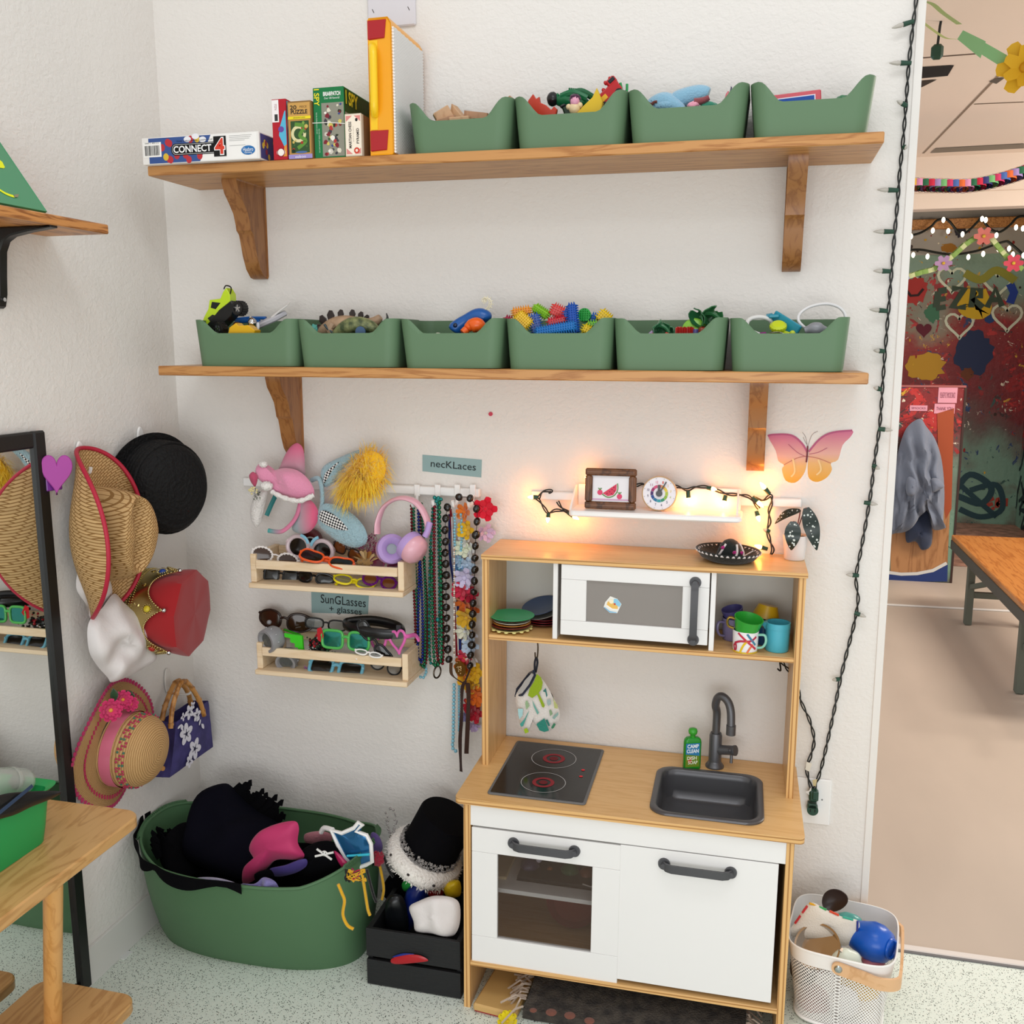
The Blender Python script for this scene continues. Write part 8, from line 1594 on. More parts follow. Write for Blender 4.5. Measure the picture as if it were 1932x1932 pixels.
# ------------------------------------------------------------------ big oval tub of dress-up clothes
tub = thing('oval_tub', 'large oval green tub full of dress-up clothes in the corner', 'tub', (.302, -.21, 0)); mat('tub_green', '#4f7250', .5, spec=.35)
def tubp(a, b, off=0):
    t = 2*pi*a; e = 2/2.5; c, s = cos(t), sin(t); X = math.copysign(abs(c)**e, c); Y = math.copysign(abs(s)**e, s); top = .248+.040*max(0, abs(c)-.55)**1.2/.38
    z = top*b if off == 0 else .006+(top-.006)*b; k = z/.26; kk = math.sin(min(1, k)*pi/2)**.8
    return V((.302+(.268+.026*kk-off)*X, -.212-.010*k+(.122+.062*kk-off)*Y, z))
mb = MB(); mb.grid(lambda a, b: tubp(a, b), 96, 12, 'tub_green', cu=True); mb.grid(lambda a, b: tubp(-a, b, .004), 96, 10, 'tub_green', cu=True); n_ = 96
L1 = [tubp(i/96, 1) for i in range(96)]; L2 = [tubp(i/96, 1, .004) for i in range(96)]; mb.tube([(p+q)/2 for p, q in zip(L1, L2)], .004, 'tub_green', 8, closed=True); mb.raw([tubp(i/96, 0) for i in range(96)], [tuple(range(96))[::-1]], 'tub_green'); mb.raw([tubp(i/96, 0, .004) for i in range(96)], [tuple(range(96))], 'tub_green'); make('tub_wall', mb, tub, 60)
for s_ in (0, .5):
    mb = MB(); L = [tubp(s_+(i-8)/96*.9, 1)+V((0, 0, .004)) for i in range(17)]
    for i in range(len(L)-1):
        for k in range(3): q = L[i].lerp(L[i+1], k/3); mb.tube([q+V((-.004, -.004, -.006)), q+V((0, 0, .004)), q+V((.004, .004, -.006))], .0024, 'tub_green', 5)
    make('ribbed_grip', mb, tub)
GTB = 'dress-up clothes in the oval tub'; mat('black_cloth', '#07070a', .95, spec=.1); mat('navy_cloth', '#0a0a14', .95, spec=.1)
def heap(label, name, cat, px, y, nrm, d0, m, amp=.35, fr=12, seed=0, wr=.1, g=GTB, d1=None, wd=(1, 0, .5)):
    mb = MB(); pts = [P(q[0], q[1], y=y+(q[2] if len(q) > 2 else 0)) for q in px]; puff(mb, pts, nrm, d0, d1 or d0*.6, m, amp, fr, seed, 10, 5, wr, wd); return solo(name, mb, label, cat, g, None, 80)
UP = (0, -.8, .6)
mb = MB(); puff(mb, [P(u, v, y=y) for u, v, y in ((352, 1620, -.26), (350, 1560, -.22), (372, 1500, -.17), (420, 1478, -.13), (445, 1490, -.12), (490, 1530, -.12), (530, 1560, -.14), (520, 1620, -.22), (470, 1660, -.28))], (.1, -.8, .5), .055, .04, 'navy_cloth', .35, 10, 4, 10, 5, .06); solo('black_coat', mb, 'big black costume coat heaped at the back of the tub', 'clothing', GTB, None, 80)
mb = MB(); puff(mb, [P(u, v, y=y) for u, v, y in ((300, 1612, -.26), (318, 1572, -.24), (345, 1552, -.20), (375, 1560, -.18), (380, 1630, -.22), (350, 1655, -.28), (315, 1645, -.30))], (.1, -.7, .6), .03, .03, 'black_cloth', .35, 12, 6, 10, 5, .06); solo('black_scarf', mb, 'black cloth bunched inside the left end of the tub', 'clothing', GTB, None, 80)
def feathers(label, pts, nfl, L, seed, nrm):
    random.seed(seed); mb = MB()
    for i in range(nfl):
        t = i/(nfl-1)*(len(pts)-1); k = min(int(t), len(pts)-2); q = pts[k].lerp(pts[k+1], t-k); d = (V(nrm)+V((random.gauss(0, .25), random.gauss(0, .15), random.gauss(0, .2)))).normalized(); w_ = d.cross(V((0, -1, .2))).normalized()*.012; l = L*random.uniform(.7, 1.2)
        A = [q-w_*.6, q+w_*.6, q+d*l*.6+w_, q+d*l*.75+w_*.5, q+d*l*.82+w_*.9, q+d*l, q+d*l*.9-w_*.4, q+d*l*.72-w_*.3, q+d*l*.66-w_]; mb.raw(A+[a+V((0, .002, 0)) for a in A], [tuple(range(9)), tuple(range(17, 8, -1))]+[(i_, i_+9, (i_+1) % 9+9, (i_+1) % 9) for i_ in range(9)], 'black_cloth')
    return solo('costume_wing', mb, label, 'costume', GTB)
feathers('black jagged costume fringe sticking up behind the coat', [P(u, v, y=-.13) for u, v in ((432, 1500), (460, 1512), (490, 1535), (515, 1560))], 12, .06, 3, (.75, 0, .75))
feathers('black jagged costume fringe over the left rim of the tub', [P(u, v, y=y) for u, v, y in ((345, 1600, -.2), (320, 1600, -.24), (300, 1610, -.27), (300, 1620, -.32))], 9, .06, 5, (-.4, 0, .85))
mb = MB(); mb.grid(lambda a, b: tubp(.50+.27*a, 1-.10*b*abs(sin(9*a+1)), -.006-.003*sin(30*a))+V((0, -.004, .012*(1-b)+.004*sin(22*a))), 40, 8, 'black_cloth', th=.002); solo('costume_cape', mb, 'black cloth edge folded along the front left rim', 'clothing', GTB, None, 80)
pk = thing('pink_cap', 'bright pink cloth cap with a purple and black brim lying on the clothes', 'cap', P(510, 1660, y=-.28), GTB)
mb = MB(); puff(mb, [P(u, v, y=-.30) for u, v in ((470, 1600), (490, 1570), (520, 1555), (555, 1549), (564, 1562), (562, 1590), (575, 1615), (560, 1622), (520, 1622), (500, 1640), (478, 1662), (458, 1666), (460, 1640), (478, 1622))], (0, -.75, .65), .035, .02, 'c#b82c62', .45, 14, 6, 10, 5, .12, (1, 0, -.8)); make('crown', mb, pk, 80)
mb = MB(); puff(mb, [P(u, v, y=-.315) for u, v in ((508, 1640), (540, 1632), (575, 1620), (578, 1634), (555, 1648), (520, 1654))], (0, -.75, .65), .012, .01, 'c#3a2c70', .3, 14, 2); make('brim', mb, pk, 80); mb = MB(); puff(mb, [P(u, v, y=-.32) for u, v in ((480, 1650), (508, 1640), (516, 1655), (490, 1668))], (0, -.75, .65), .010, .01, 'black_cloth', .3, 14, 2); make('brim_lining', mb, pk, 80)
ht = thing('pirate_hat', 'black pirate hat with a white skull and crossbones badge', 'hat', P(600, 1640, y=-.27), GTB)
mb = MB(); puff(mb, [P(u, v, y=-.27) for u, v in ((530, 1660), (560, 1630), (575, 1602), (600, 1588), (632, 1590), (655, 1620), (660, 1650), (620, 1672), (570, 1682))], (0, -.7, .7), .045, .03, 'black_cloth', .3, 12, 8, 10, 5, .06); make('hat_body', mb, ht, 80)
f = frame(P(612, 1612, y=-.325), (1, .1, -.12), (0, .6, .8)); mb = MB(); mb.ball(f @ V((0, .002, 0)), (.008, .003, .007), 'p#d8d8d4', 12, 8); [mb.tube([f @ V((-.02, a_, .001)), f @ V((.02, -a_, .001))], .0026, 'p#d8d8d4', 6) for a_ in (.008, -.008)]; [mb.ball(f @ V((s_*.003, .003, .003)), .0016, 'dark', 6, 4) for s_ in (-1, 1)]; make('skull_badge', mb, ht)
gz = thing('ski_goggles', 'white framed play goggles with a blue-green visor', 'goggles', P(665, 1590, y=-.22), GTB); mat('visor', '#2c6a9c', .08, metal=.5); gp_ = [(625, 1566), (645, 1572), (668, 1562), (676, 1552), (684, 1556), (672, 1568), (692, 1576), (700, 1592), (702, 1626), (690, 1632), (672, 1638), (664, 1632), (650, 1618), (638, 1595)]
mb = MB(); mb.tube([P(u, v, y=-.275) for u, v in gp_], .005, 'white_plastic', 8, closed=True); make('frame', mb, gz); mb = MB(); puff(mb, [P(u, v, y=-.272) for u, v in gp_], (0, -.8, .6), .008, .004, 'visor', 0); make('visor', mb, gz); mb = MB(); mb.tube([P(655, 1615, y=-.286), P(697, 1612, y=-.286)], .003, 'g#3cc0d8', 6); make('visor_stripe', mb, gz); mb = MB(); mb.tube(spline([P(628, 1566, y=-.27), P(612, 1562, y=-.25), P(606, 1570, y=-.24)], 5), .006, 'white_plastic', 8); make('strap', mb, gz)
heap('dusty pink patterned cloth bag beside the goggles', 'cloth_pouch', 'cloth', ((575, 1574), (600, 1568), (622, 1572), (625, 1588), (600, 1594), (577, 1590)), -.22, UP, .015, 'f#a06870', seed=3); heap('magenta satin sash twisted near the goggles', 'magenta_ribbon', 'cloth', ((630, 1606), (642, 1612), (660, 1632), (668, 1642), (655, 1646), (640, 1630)), -.30, UP, .010, 'g#a82454', seed=4); heap('lilac tulle scrunched at the front of the tub', 'tulle', 'cloth', ((455, 1668), (480, 1668), (498, 1655), (520, 1664), (525, 1684), (490, 1686), (465, 1682)), -.375, UP, .014, 'f#7a74a8', .9, 40, 5, .3); heap('pale lilac cloth edge inside the front rim', 'satin_cloth', 'cloth', ((372, 1656), (410, 1656), (450, 1668), (455, 1680), (420, 1674), (385, 1664)), -.36, UP, .008, 'f#a9a6be', .2, 12, 6); heap('white and purple striped cloth at the right end of the tub', 'striped_cloth', 'cloth', ((700, 1572), (714, 1576), (722, 1600), (708, 1622), (700, 1606)), -.20, UP, .014, 'f#58467c', .4, 20, 7); heap('dark stuffing of black clothes filling the tub', 'black_clothes', 'clothing', ((330, 1640), (420, 1600), (560, 1590), (680, 1600), (700, 1640), (600, 1680), (480, 1690), (380, 1670)), -.22, (0, -.3, 1), .03, 'black_cloth', seed=9, d1=.06)
yn = thing('yarn_fringe', 'yellow and black knotted yarn strands hanging over the tub rim', 'yarn', P(665, 1650, y=-.33), GTB)
for pts, c_ in ((((638, 1668), (645, 1685), (650, 1700), (647, 1725), (655, 1745), (667, 1753)), '#d8a41e'), (((682, 1640), (686, 1665), (690, 1690), (694, 1715), (698, 1727)), '#d0a020'), (((692, 1640), (698, 1665), (705, 1690), (710, 1702)), '#151515'), (((716, 1630), (722, 1660), (724, 1680), (721, 1697)), '#c8981e'), (((724, 1615), (733, 1640), (742, 1655)), '#151515')): mb = MB(); mb.tube(spline([P(u, v, y=-.425 if u < 680 else -.36 if u < 712 else -.24) for u, v in pts], 6), .0035, 'f'+c_, 6); make('strand', mb, yn)
mb = MB(); [mb.tube(spline([P(random.uniform(652, 690), random.uniform(1640, 1664), y=-.36) for _ in range(4)], 4), .0028, random.choice(('f#d8a41e', 'f#d8a41e', 'f#a02438', 'f#151515')), 5) for i in range(9)]; make('tangle', mb, yn); mb = MB(); mb.blob(P(714, 1620, y=-.25), (.014, .012, .016), 'f#8c1c30', .4, 6, seed=1); make('red_knot', mb, yn)
# ------------------------------------------------------------------ black slatted crate with hats
cr = thing('slatted_crate', 'black painted wooden crate of hats between the tub and the toy kitchen', 'crate', (.735, -.18, 0)); mat('black_wood', '#141517', .6, bump=.2, bscale=60, stretch=(1, 8, 8)); cx0_, cx1_, cyf, cyb, ch = .622, .848, -.331, -.02, .142
for z0, z1__ in ((0.002, .064), (.073, ch)):
    for y_ in (cyf+.0045, cyb-.0045): mb = MB(); mb.box(((cx0_+cx1_)/2, y_, (z0+z1__)/2), (cx1_-cx0_, .009, z1__-z0), 'black_wood', .001); make('slat', mb, cr)
for x_ in (cx0_+.006, cx1_-.006): mb = MB(); mb.box((x_, (cyf+cyb)/2, ch/2), (.012, cyb-cyf-.019, ch-.004), 'black_wood', .001); make('end_board', mb, cr)
mb = MB(); mb.box(((cx0_+cx1_)/2, (cyf+cyb)/2, .008), (cx1_-cx0_-.024, cyb-cyf-.02, .008), 'black_wood'); make('base_board', mb, cr)
GCR = 'hats and cloths in the black crate'
rh = thing('fur_hat', 'black hat tipped over with silver sequins and a white fur brim', 'hat', P(800, 1620, y=-.14), GCR); c0 = P(800, 1618, y=-.16); ax_ = V((.46, .12, .84)).normalized(); HT = axisframe(c0, ax_, (1, 0, 0)); mat('ermine', '#e6e1da', .98, bump=1, bscale=160, sheen=.4); mat('sequin', '#b8b4b2', .25, metal=.9, bump=1, bscale=500)
mb = MB(HT); mb.lathe([(.085, .0), (.086, .05), (.088, .118), (.084, .124), (0, .126)], 'black_cloth', None, 40, sy=.8); make('crown', mb, rh, 50); mb = MB(HT); mb.lathe([(.086, -.012), (.108, -.016), (.116, 0), (.112, .018), (.09, .024), (.084, .01), (.086, -.012)], 'ermine', None, 48, sy=.82)
for i in range(900): t = random.uniform(0, 2*pi); k = random.uniform(-1, 1); q = V((.113*cos(t), .093*sin(t), .016*k)); d = V((cos(t), sin(t), k*.8+random.gauss(0, .3))).normalized(); u_, w_ = perp(d); mb.raw([q+u_*.0012, q-u_*.0012, q+d*.006], [(0, 1, 2)], 'ermine')
for i in range(9): t = 2*pi*i/9; mb.ball((.114*cos(t), .0945*sin(t), .004), (.005, .004, .003), 'p#2c2624', 8, 6)
make('fur_brim', mb, rh, 80); mb = MB(HT)
for i in range(420): t = random.uniform(0, 2*pi); z = random.uniform(.022, .042); mb.box((0, 0, 0), (.006, .006, .001), 'sequin', 0, TR((.0915*cos(t), .0742*sin(t), z)) @ rotm(random.uniform(0, 3), random.uniform(0, 3), random.uniform(0, 3)))
make('sequin_band', mb, rh); mb = MB(); [mb.ball(P(u+random.gauss(0, 1.5), v+random.gauss(0, 1.5), y=-.17), .0032, 'sequin', 6, 4) for u, v in [(738+8*cos(i*.35), 1548+22*sin(i*.35)) for i in range(28)]]; make('sequin_loop', mb, rh)
for l, px, c_, y_ in (('green satin lobe of the jester hat in the black crate', ((758, 1668), (775, 1650), (800, 1646), (816, 1655), (800, 1668), (768, 1684)), '#2a9440', -.20), ('royal blue satin lobe of the jester hat in the black crate', ((765, 1690), (780, 1668), (806, 1664), (808, 1690), (790, 1730), (770, 1755)), '#14246c', -.22), ('red satin lobe of the jester hat in the black crate', ((806, 1664), (825, 1662), (838, 1672), (836, 1690), (812, 1692)), '#8c161c', -.20), ('yellow satin lobe of the jester hat beside the kitchen leg', ((836, 1668), (855, 1660), (868, 1664), (868, 1690), (845, 1692)), '#d8b81e', -.2)): heap(l, 'jester_hat', 'hat', px, y_, (0, -.9, .4), .028, 'g'+c_, .2, 10, len(l), .05, GCR)
heap('white cloth hat spilling over the front of the black crate', 'white_hat', 'hat', ((772, 1712), (790, 1700), (820, 1690), (855, 1694), (868, 1710), (866, 1748), (850, 1768), (815, 1762), (785, 1758), (780, 1738)), -.30, (0, -.9, .45), .032, 'white_cloth', .35, 14, 5, .12, GCR, .02); heap('black straw hat wedged at the left of the black crate', 'black_hat', 'hat', ((728, 1715), (738, 1690), (758, 1690), (768, 1720), (768, 1760), (735, 1756)), -.26, (-.3, -.8, .5), .022, 'g#0d0f12', .1, 30, 5, .12, GCR); heap('black fabric behind the jester hat', 'black_cloth_bundle', 'cloth', ((722, 1690), (745, 1640), (790, 1630), (840, 1640), (850, 1690), (800, 1720)), -.13, UP, .03, 'black_cloth', seed=2, g=GCR)
mb = MB(); puff(mb, [P(u, v, y=-.336) for u, v in ((738, 1810), (760, 1802), (790, 1802), (808, 1812), (790, 1816), (745, 1819))], NF, .004, .003, 'g#a8141e', .2); solo('red_cloth', mb, 'red cloth corner poking through the crate slats', 'cloth', GCR)
mb = MB(); puff(mb, [P(u, v, y=-.334) for u, v in ((740, 1806), (758, 1799), (782, 1800), (765, 1805))], NF, .003, .003, 'g#182a7c', .2); solo('blue_cloth', mb, 'blue cloth edge above the red one in the crate gap', 'cloth', GCR)
# ------------------------------------------------------------------ plank, rug and flower under the kitchen
a, b = P(890, 1896, z=.022), P(968, 1916, z=.022); e1 = (b-a).normalized(); e2 = V((-e1.y, e1.x, 0)); T = frame(a, e1, e2); mat('plank', '#cfa768', .5, var=.1, vscale=6); mat('rug', '#4c453e', .95, var=.5, vscale=45, col2='#2e2a28', bump=1, bscale=250)
mb = MB(T @ TR((0, 0, -.022))); mb.box((.05, .13, .013), (.10, .25, .018), 'plank', .004); solo('wooden_plank', mb, 'pale wooden board lying under the left end of the kitchen', 'board'); mb = MB(T @ TR((0, 0, -.022))); mb.box((.042, .11, .002), (.08, .2, .0038), 'g#a81428', .001); solo('red_book', mb, 'flat red folder under the wooden board', 'folder')
rg = thing('fringed_rug', 'folded dark patterned rug with cream fringe under the kitchen', 'rug', (1.25, -.2, 0)); mb = MB(); x0, x1 = P(985, 1900, z=.04).x, P(1402, 1925, z=.03).x
mb.grid(lambda a, b: V((x0+(x1-x0)*a+.006*sin(b*7), -.365+.34*b, .030+.018*sin(pi*min(1, b*3.2)*.5)+.004*noise.noise(V((a*9, b*5, 1))))), 40, 24, 'rug', th=.028)
fr_ = frame((0, 0, .0325), (1, 0, 0), (0, 1, 0))
for (u, v, r_) in ((1040, 1912, .012), (1075, 1918, .012), (1112, 1928, .011), (1006, 1908, .008)): p = P(u, v, z=.046); mb.m = TR((p.x, p.y, .0485)); mb.lathe([(0, .0022), (r_, 0)], 'f#7a4a3c', None, 12); mb.m = ID
make('pile', mb, rg, 80)
for side, xx in ((-1, x0), (1, x1)):
    mb = MB()
    for i in range(46):
        b = random.random(); y_ = -.365+.34*b; q = V((xx, y_, .036)); d = V((side*random.uniform(.5, 1), random.gauss(-.5, .5), 0)).normalized(); l = random.uniform(.035, .06); mb.tube([q, q+d*l*.4+V((0, 0, random.uniform(0, .014))), q+d*l+V((0, 0, random.uniform(-.026, .006)))], .0022, 'f#b8a594' if b < .45 else 'f#6c5a4e', 5)
    make('fringe', mb, rg)
mb = MB(); flower(mb, P(958, 1928, z=.012), (0, -.5, .9), .022, 'f#e0cc1c', 'f#d8b818', 9, 2, .4); solo('silk_flower', mb, 'yellow fabric flower on the floor in front of the rug', 'flower')
mb = MB(); mb.box((.012, -.375, .0012), (.018, .03, .0024), 'p#e0e2e0', 0, None); solo('paper_scrap', mb, 'white paper scrap on the floor by the baseboard', 'paper')
# ------------------------------------------------------------------ wire basket of toy kitchenware
bk = thing('mesh_basket', 'white mesh basket with a bent wooden handle right of the toy kitchen', 'basket', (1.672, -.135, 0)); BT2 = TR((1.672, -.138, 0)) @ R_(0, 0, -9); BW, BD, BH = .222, .232, .185
def bper(a, z, off=0):
    k = z/BH; w_, d_ = BW*(.80+.2*k)-off, BD*(.80+.2*k)-off; t = 2*pi*a; e = 2/4.6; c, s = cos(t), sin(t); return V((math.copysign(abs(c)**e, c)*w_/2, math.copysign(abs(s)**e, s)*d_/2, z))
# even spacing round the outline
_pp = [bper(i/720, .1) for i in range(721)]; _cl = [0]
for i in range(720): _cl.append(_cl[-1]+(_pp[i+1]-_pp[i]).length)
def even(a):
    a = (a % 1)*_cl[-1]; lo, hi = 0, 720
    while hi-lo > 1: m_ = (lo+hi)//2; lo, hi = (m_, hi) if _cl[m_] <= a else (lo, m_)
    return (lo+(a-_cl[lo])/max(1e-9, _cl[hi]-_cl[lo]))/720
mb = MB(BT2); NU, NV = 104, 34; z0, z1__ = .012, .150; dz = (z1__-z0)/NV; vs = []; fs = []
for j in range(NV):
    for i in range(NU):
        u = (i+.5*(j % 2))/NU; zc = z0+(j+.5)*dz; cor = [(u-.5/NU, zc), (u, zc-dz), (u+.5/NU, zc), (u, zc+dz)]; o = len(vs); vs += [bper(even(a), min(max(z, .004), .156)) for a, z in cor]+[bper(even(u+(a-u)*.62), zc+(z-zc)*.62) for a, z in cor]; fs += [(o+k, o+(k+1) % 4, o+4+(k+1) % 4, o+4+k) for k in range(4)]
mb.raw(vs, fs, 'white_plastic'); make('mesh_wall', mb, bk); mb = MB(BT2); mb.grid(lambda a, b: bper(a, .150+.035*b), 96, 3, 'white_plastic', cu=True, th=.0018); mb.tube([bper(i/96, BH) for i in range(96)], .0022, 'white_plastic', 6, closed=True); make('rim_band', mb, bk, 60); mb = MB(BT2); mb.raw([bper(i/60, .004) for i in range(60)], [tuple(range(60))], 'white_plastic'); mb.tube([bper(i/60, .008) for i in range(60)], .004, 'white_plastic', 6, closed=True); make('base', mb, bk)
wood('handle_wood', '#dcb083', '#cc9c6c', (5, 5, 5), .45, 3, 4); hp = [(-.0, -BD/2-.0045), (.05, -BD/2-.005), (BW/2-.03, -BD/2-.006), (BW/2+.002, -BD/2+.012), (BW/2+.010, -BD/2+.045), (BW/2+.010, BD/2-.045), (BW/2+.002, BD/2-.012), (BW/2-.03, BD/2+.004), (.0, BD/2+.003)]
mb = MB(BT2); L = spline([(x, y, .166-.016*min(1, max(0, x/(BW/2)))) for x, y in hp], 8); vs = []; fs = []
for i, p in enumerate(L):
    d = (L[min(i+1, len(L)-1)]-L[max(i-1, 0)]).normalized(); nn = d.cross(V((0, 0, 1))).normalized()*.003; h_ = .0135
    vs += [p+nn+V((0, 0, h_)), p-nn+V((0, 0, h_)), p-nn-V((0, 0, h_)), p+nn-V((0, 0, h_))]
n_ = len(L); fs = [(4*i+k, 4*i+(k+1) % 4, 4*i+4+(k+1) % 4, 4*i+4+k) for i in range(n_-1) for k in range(4)]+[(0, 1, 2, 3), (4*n_-1, 4*n_-2, 4*n_-3, 4*n_-4)]; mb.raw(vs, fs, 'handle_wood'); mb.cyl(L[0]+V((0, .003, 0)), L[0]-V((0, .003, 0)), .0135, 'handle_wood', n=20); make('bent_handle', mb, bk, 50); mb = MB(BT2); mb.lathe([(0, .004), (.006, .003), (.0085, 0)], 'm#a8b0b0', frame(L[0]+V((0, -.0032, 0)), (1, 0, 0), (0, 0, 1)), 20); make('rivet', mb, bk)
GK = 'toy kitchenware in the mesh basket'; YB = -.14
bp = thing('toy_kettle', 'shiny blue toy pitcher lying in the mesh basket', 'pitcher', P(1640, 1780, y=YB), GK); a, b = P(1613, 1762, y=-.13), P(1684, 1792, y=-.18); T = axisframe(a, b-a); L0 = (b-a).length; mb = MB(T); mb.lathe([(.026, -.004), (.030, .0), (.034, .015), (.042, L0*.45), (.041, L0*.65), (.032, L0*.88), (.016, L0*.96), (0, L0*.97)], 'g#0f55b8', None, 32); make('pitcher_body', mb, bp, 60); mb = MB(T); mb.tube([(.020*cos(2*pi*i/24), .020*sin(2*pi*i/24), L0*.96) for i in range(24)], .0035, 'g#0f55b8', 8, closed=True); make('foot_ring', mb, bp)
mb = MB(); puff(mb, [P(u, v, y=-.155) for u, v in ((1527, 1703), (1560, 1717), (1590, 1730), (1620, 1738), (1618, 1765), (1602, 1782), (1585, 1784), (1560, 1776), (1508, 1770), (1488, 1760), (1500, 1740))], (0, -.75, .65), .016, .012, 'f#ded6ca', .3, 12, 5, 10, 5, .08); solo('toy_cloth', mb, 'cream cloth with coloured edging draped over the basket', 'cloth', GK, None, 80)
mb = MB(); ep = [P(u, v, y=-.160) for u, v in ((1500, 1742), (1514, 1722), (1527, 1704), (1545, 1711), (1565, 1719), (1590, 1730), (1618, 1738), (1617, 1765))]; [mb.tube([ep[i], ep[i].lerp(ep[i+1], .7)], .0025, 'f'+('#c82c30', '#c83038', '#d8a024', '#3c9c58', '#d0482c', '#3ca48c', '#2c3888')[i], 6) for i in range(7)]; solo('cloth_trim', mb, 'multicoloured stitching along the cream cloth', 'trim', GK)
pn = thing('toy_pan', 'small shiny steel toy saucepan tipped in the basket', 'pan', P(1550, 1790, y=-.2), GK); T = axisframe(P(1545, 1790, y=-.195), (-.35, -.55, .75)); mat('steel', '#b7ada2', .16, metal=1); mb = MB(T); mb.lathe([(0, -.022), (.040, -.022), (.046, -.016), (.048, .012), (.050, .014), (.046, .013), (.043, -.015), (0, -.018)], 'steel', None, 36); make('pan_body', mb, pn, 50); mb = MB(); mb.bar(P(1585, 1790, y=-.215), P(1612, 1818, y=-.23), .012, .004, 'steel', .001); make('handle', mb, pn)
sl = thing('toy_spoon', 'dark brown toy serving spoon standing up in the basket', 'spoon', P(1575, 1710, y=-.10), GK); T = frame(P(1574, 1698, y=-.10), (.75, 0, .55), (-.5, .35, .75)); mb = MB(T); mb.grid(lambda a, b: V(((.024*sin(pi*b)**.7)*cos(2*pi*a), 0, 0)) if False else V((b*.030*cos(2*pi*a)*(1-.15*sin(2*pi*a)), b*.023*sin(2*pi*a), -.008*(1-b*b))), 28, 8, 'g#2c1d1a', cu=True, th=.002); make('spoon_bowl', mb, sl, 60); mb = MB(); mb.tube([P(1556, 1716, y=-.10), P(1540, 1745, y=-.11)], .005, 'g#2c1d1a', 8); make('handle', mb, sl)
mb = MB(BT2); [mb.box((-.085+.006*i, .02, .15), (.002, .05, .03), 'g#3a3a3c') for i in range(8)]; mb.tube([(-.09, .045, .166), (-.04, .045, .168)], .003, 'g#3a3a3c', 6); mb.box((-.065, .045, .15), (.05, .003, .03), 'g#3a3a3c'); solo('toy_grater', mb, 'dark grey slotted toy grill rack at the back of the basket', 'toy rack', GK)
for l, u, v, y_, r_, c_ in (('pale mint toy block in the basket', 1598, 1808, -.215, (.03, .02, .02), '#d8e0d2'), ('teal toy cup under the blue pitcher', 1600, 1735, -.10, (.03, .02, .014), '#4a9c94'), ('dusty pink toy bowl at the right of the basket', 1648, 1812, -.17, (.025, .02, .014), '#b06878'), ('yellow toy bowl low in the basket behind the mesh', 1622, 1862, -.14, (.045, .04, .022), '#d8a828'), ('big white toy ball low in the basket behind the mesh', 1592, 1890, -.185, (.034, .024, .034), '#d8d4d2'), ('dusky pink toy bundle low at the left of the basket', 1535, 1890, -.14, (.04, .05, .03), '#a06a68'), ('black toy pan seen through the upper left of the mesh', 1515, 1830, -.14, (.03, .05, .022), '#2a2422'), ('purple toy piece at the bottom right of the basket', 1640, 1915, -.14, (.025, .03, .012), '#7a4a78')):
    mb = MB(); mb.blob(P(u, v, y=y_), r_, 'g'+c_, .1, 4, 18, 12, len(l)); solo('toy_dish', mb, l, 'toy', GK)
# ------------------------------------------------------------------ the hall through the opening
cb = thing('paint_cabinet', 'paint-splattered wooden partition with pink notes in the hall', 'cabinet', (2.2, 4.14, 0)); mural('cab_paint', 9); wood('cab_wood', '#a9784c', '#8f6038', (6, 6, 1), .5, 3, 4); yc_ = 4.1; xr = P(1810, 900, y=yc_).x; zt4 = P(1780, 731, y=yc_).z; zm = P(1740, 1010, y=yc_).z
mb = MB(); mb.box((xr-.5, yc_+.02, zt4/2), (1.0, .04, zt4), 'cab_paint', .003); mb.box((xr-.002, yc_+.02, zt4/2), (.012, .05, zt4), 'p#3c2a26'); mb.box((xr-.5, yc_+.02, zt4+.006), (1.0, .05, .012), 'p#9c5a58'); f = frame((0, yc_, 0), (1, 0, 0), (0, 0, 1)); W = lambda u, v: (P(u, v, y=yc_).x, P(u, v, y=yc_).z); mb.poly2(f, [W(1680, 1097), W(1786, 1097), W(1796, 880), W(1775, 905), W(1740, 880), W(1680, 930)], 'cab_wood', .002); mb.poly2(f, [W(1670, 1097), W(1787, 1097), W(1788, 1062), W(1760, 1078), W(1720, 1084), W(1670, 1080)], 'p#26386c', .004); mb.line2(f, [W(1670, 1079), W(1700, 1083), W(1730, 1082), W(1760, 1076), W(1786, 1062)], .02, 'p#c8c8c4', .005); mb.poly2(f, [W(1768, 780), W(1800, 770), W(1795, 960), W(1784, 980), W(1770, 870)], 'p#9c4a2c', .003); make('panel', mb, cb)
for u0, v0, u1, v1, t in ((1769, 731, 1807, 760, 'PLEASE PUT SMOCKS BACK'), (1762, 762, 1802, 780, 'THANK YOU'), (1716, 765, 1750, 775, 'SMOCKS')):
    a, b = W(u0, v1), W(u1, v0); mb = MB(); mb.box(((a[0]+b[0])/2, yc_-.002, (a[1]+b[1])/2), (b[0]-a[0], .002, b[1]-a[1]), 'p#d494a4'); mb.text2(frame((0, yc_-.0032, 0), (1, 0, 0), (0, 0, 1)), t, (a[0]+b[0])/2, (a[1]+b[1])/2, (b[0]-a[0])*.8, (b[1]-a[1])*.35, 'p#7a3a50', .0008); make('pink_note', mb, cb)
GJ = 'shirts hanging on the hall partition'; mat('denim', '#6c7484', .9, bump=.3, bscale=40, sheen=.2)
sm = thing('denim_shirt', 'grey-blue denim shirt hanging on the painted partition', 'shirt', P(1735, 1000, y=4.03), GJ)
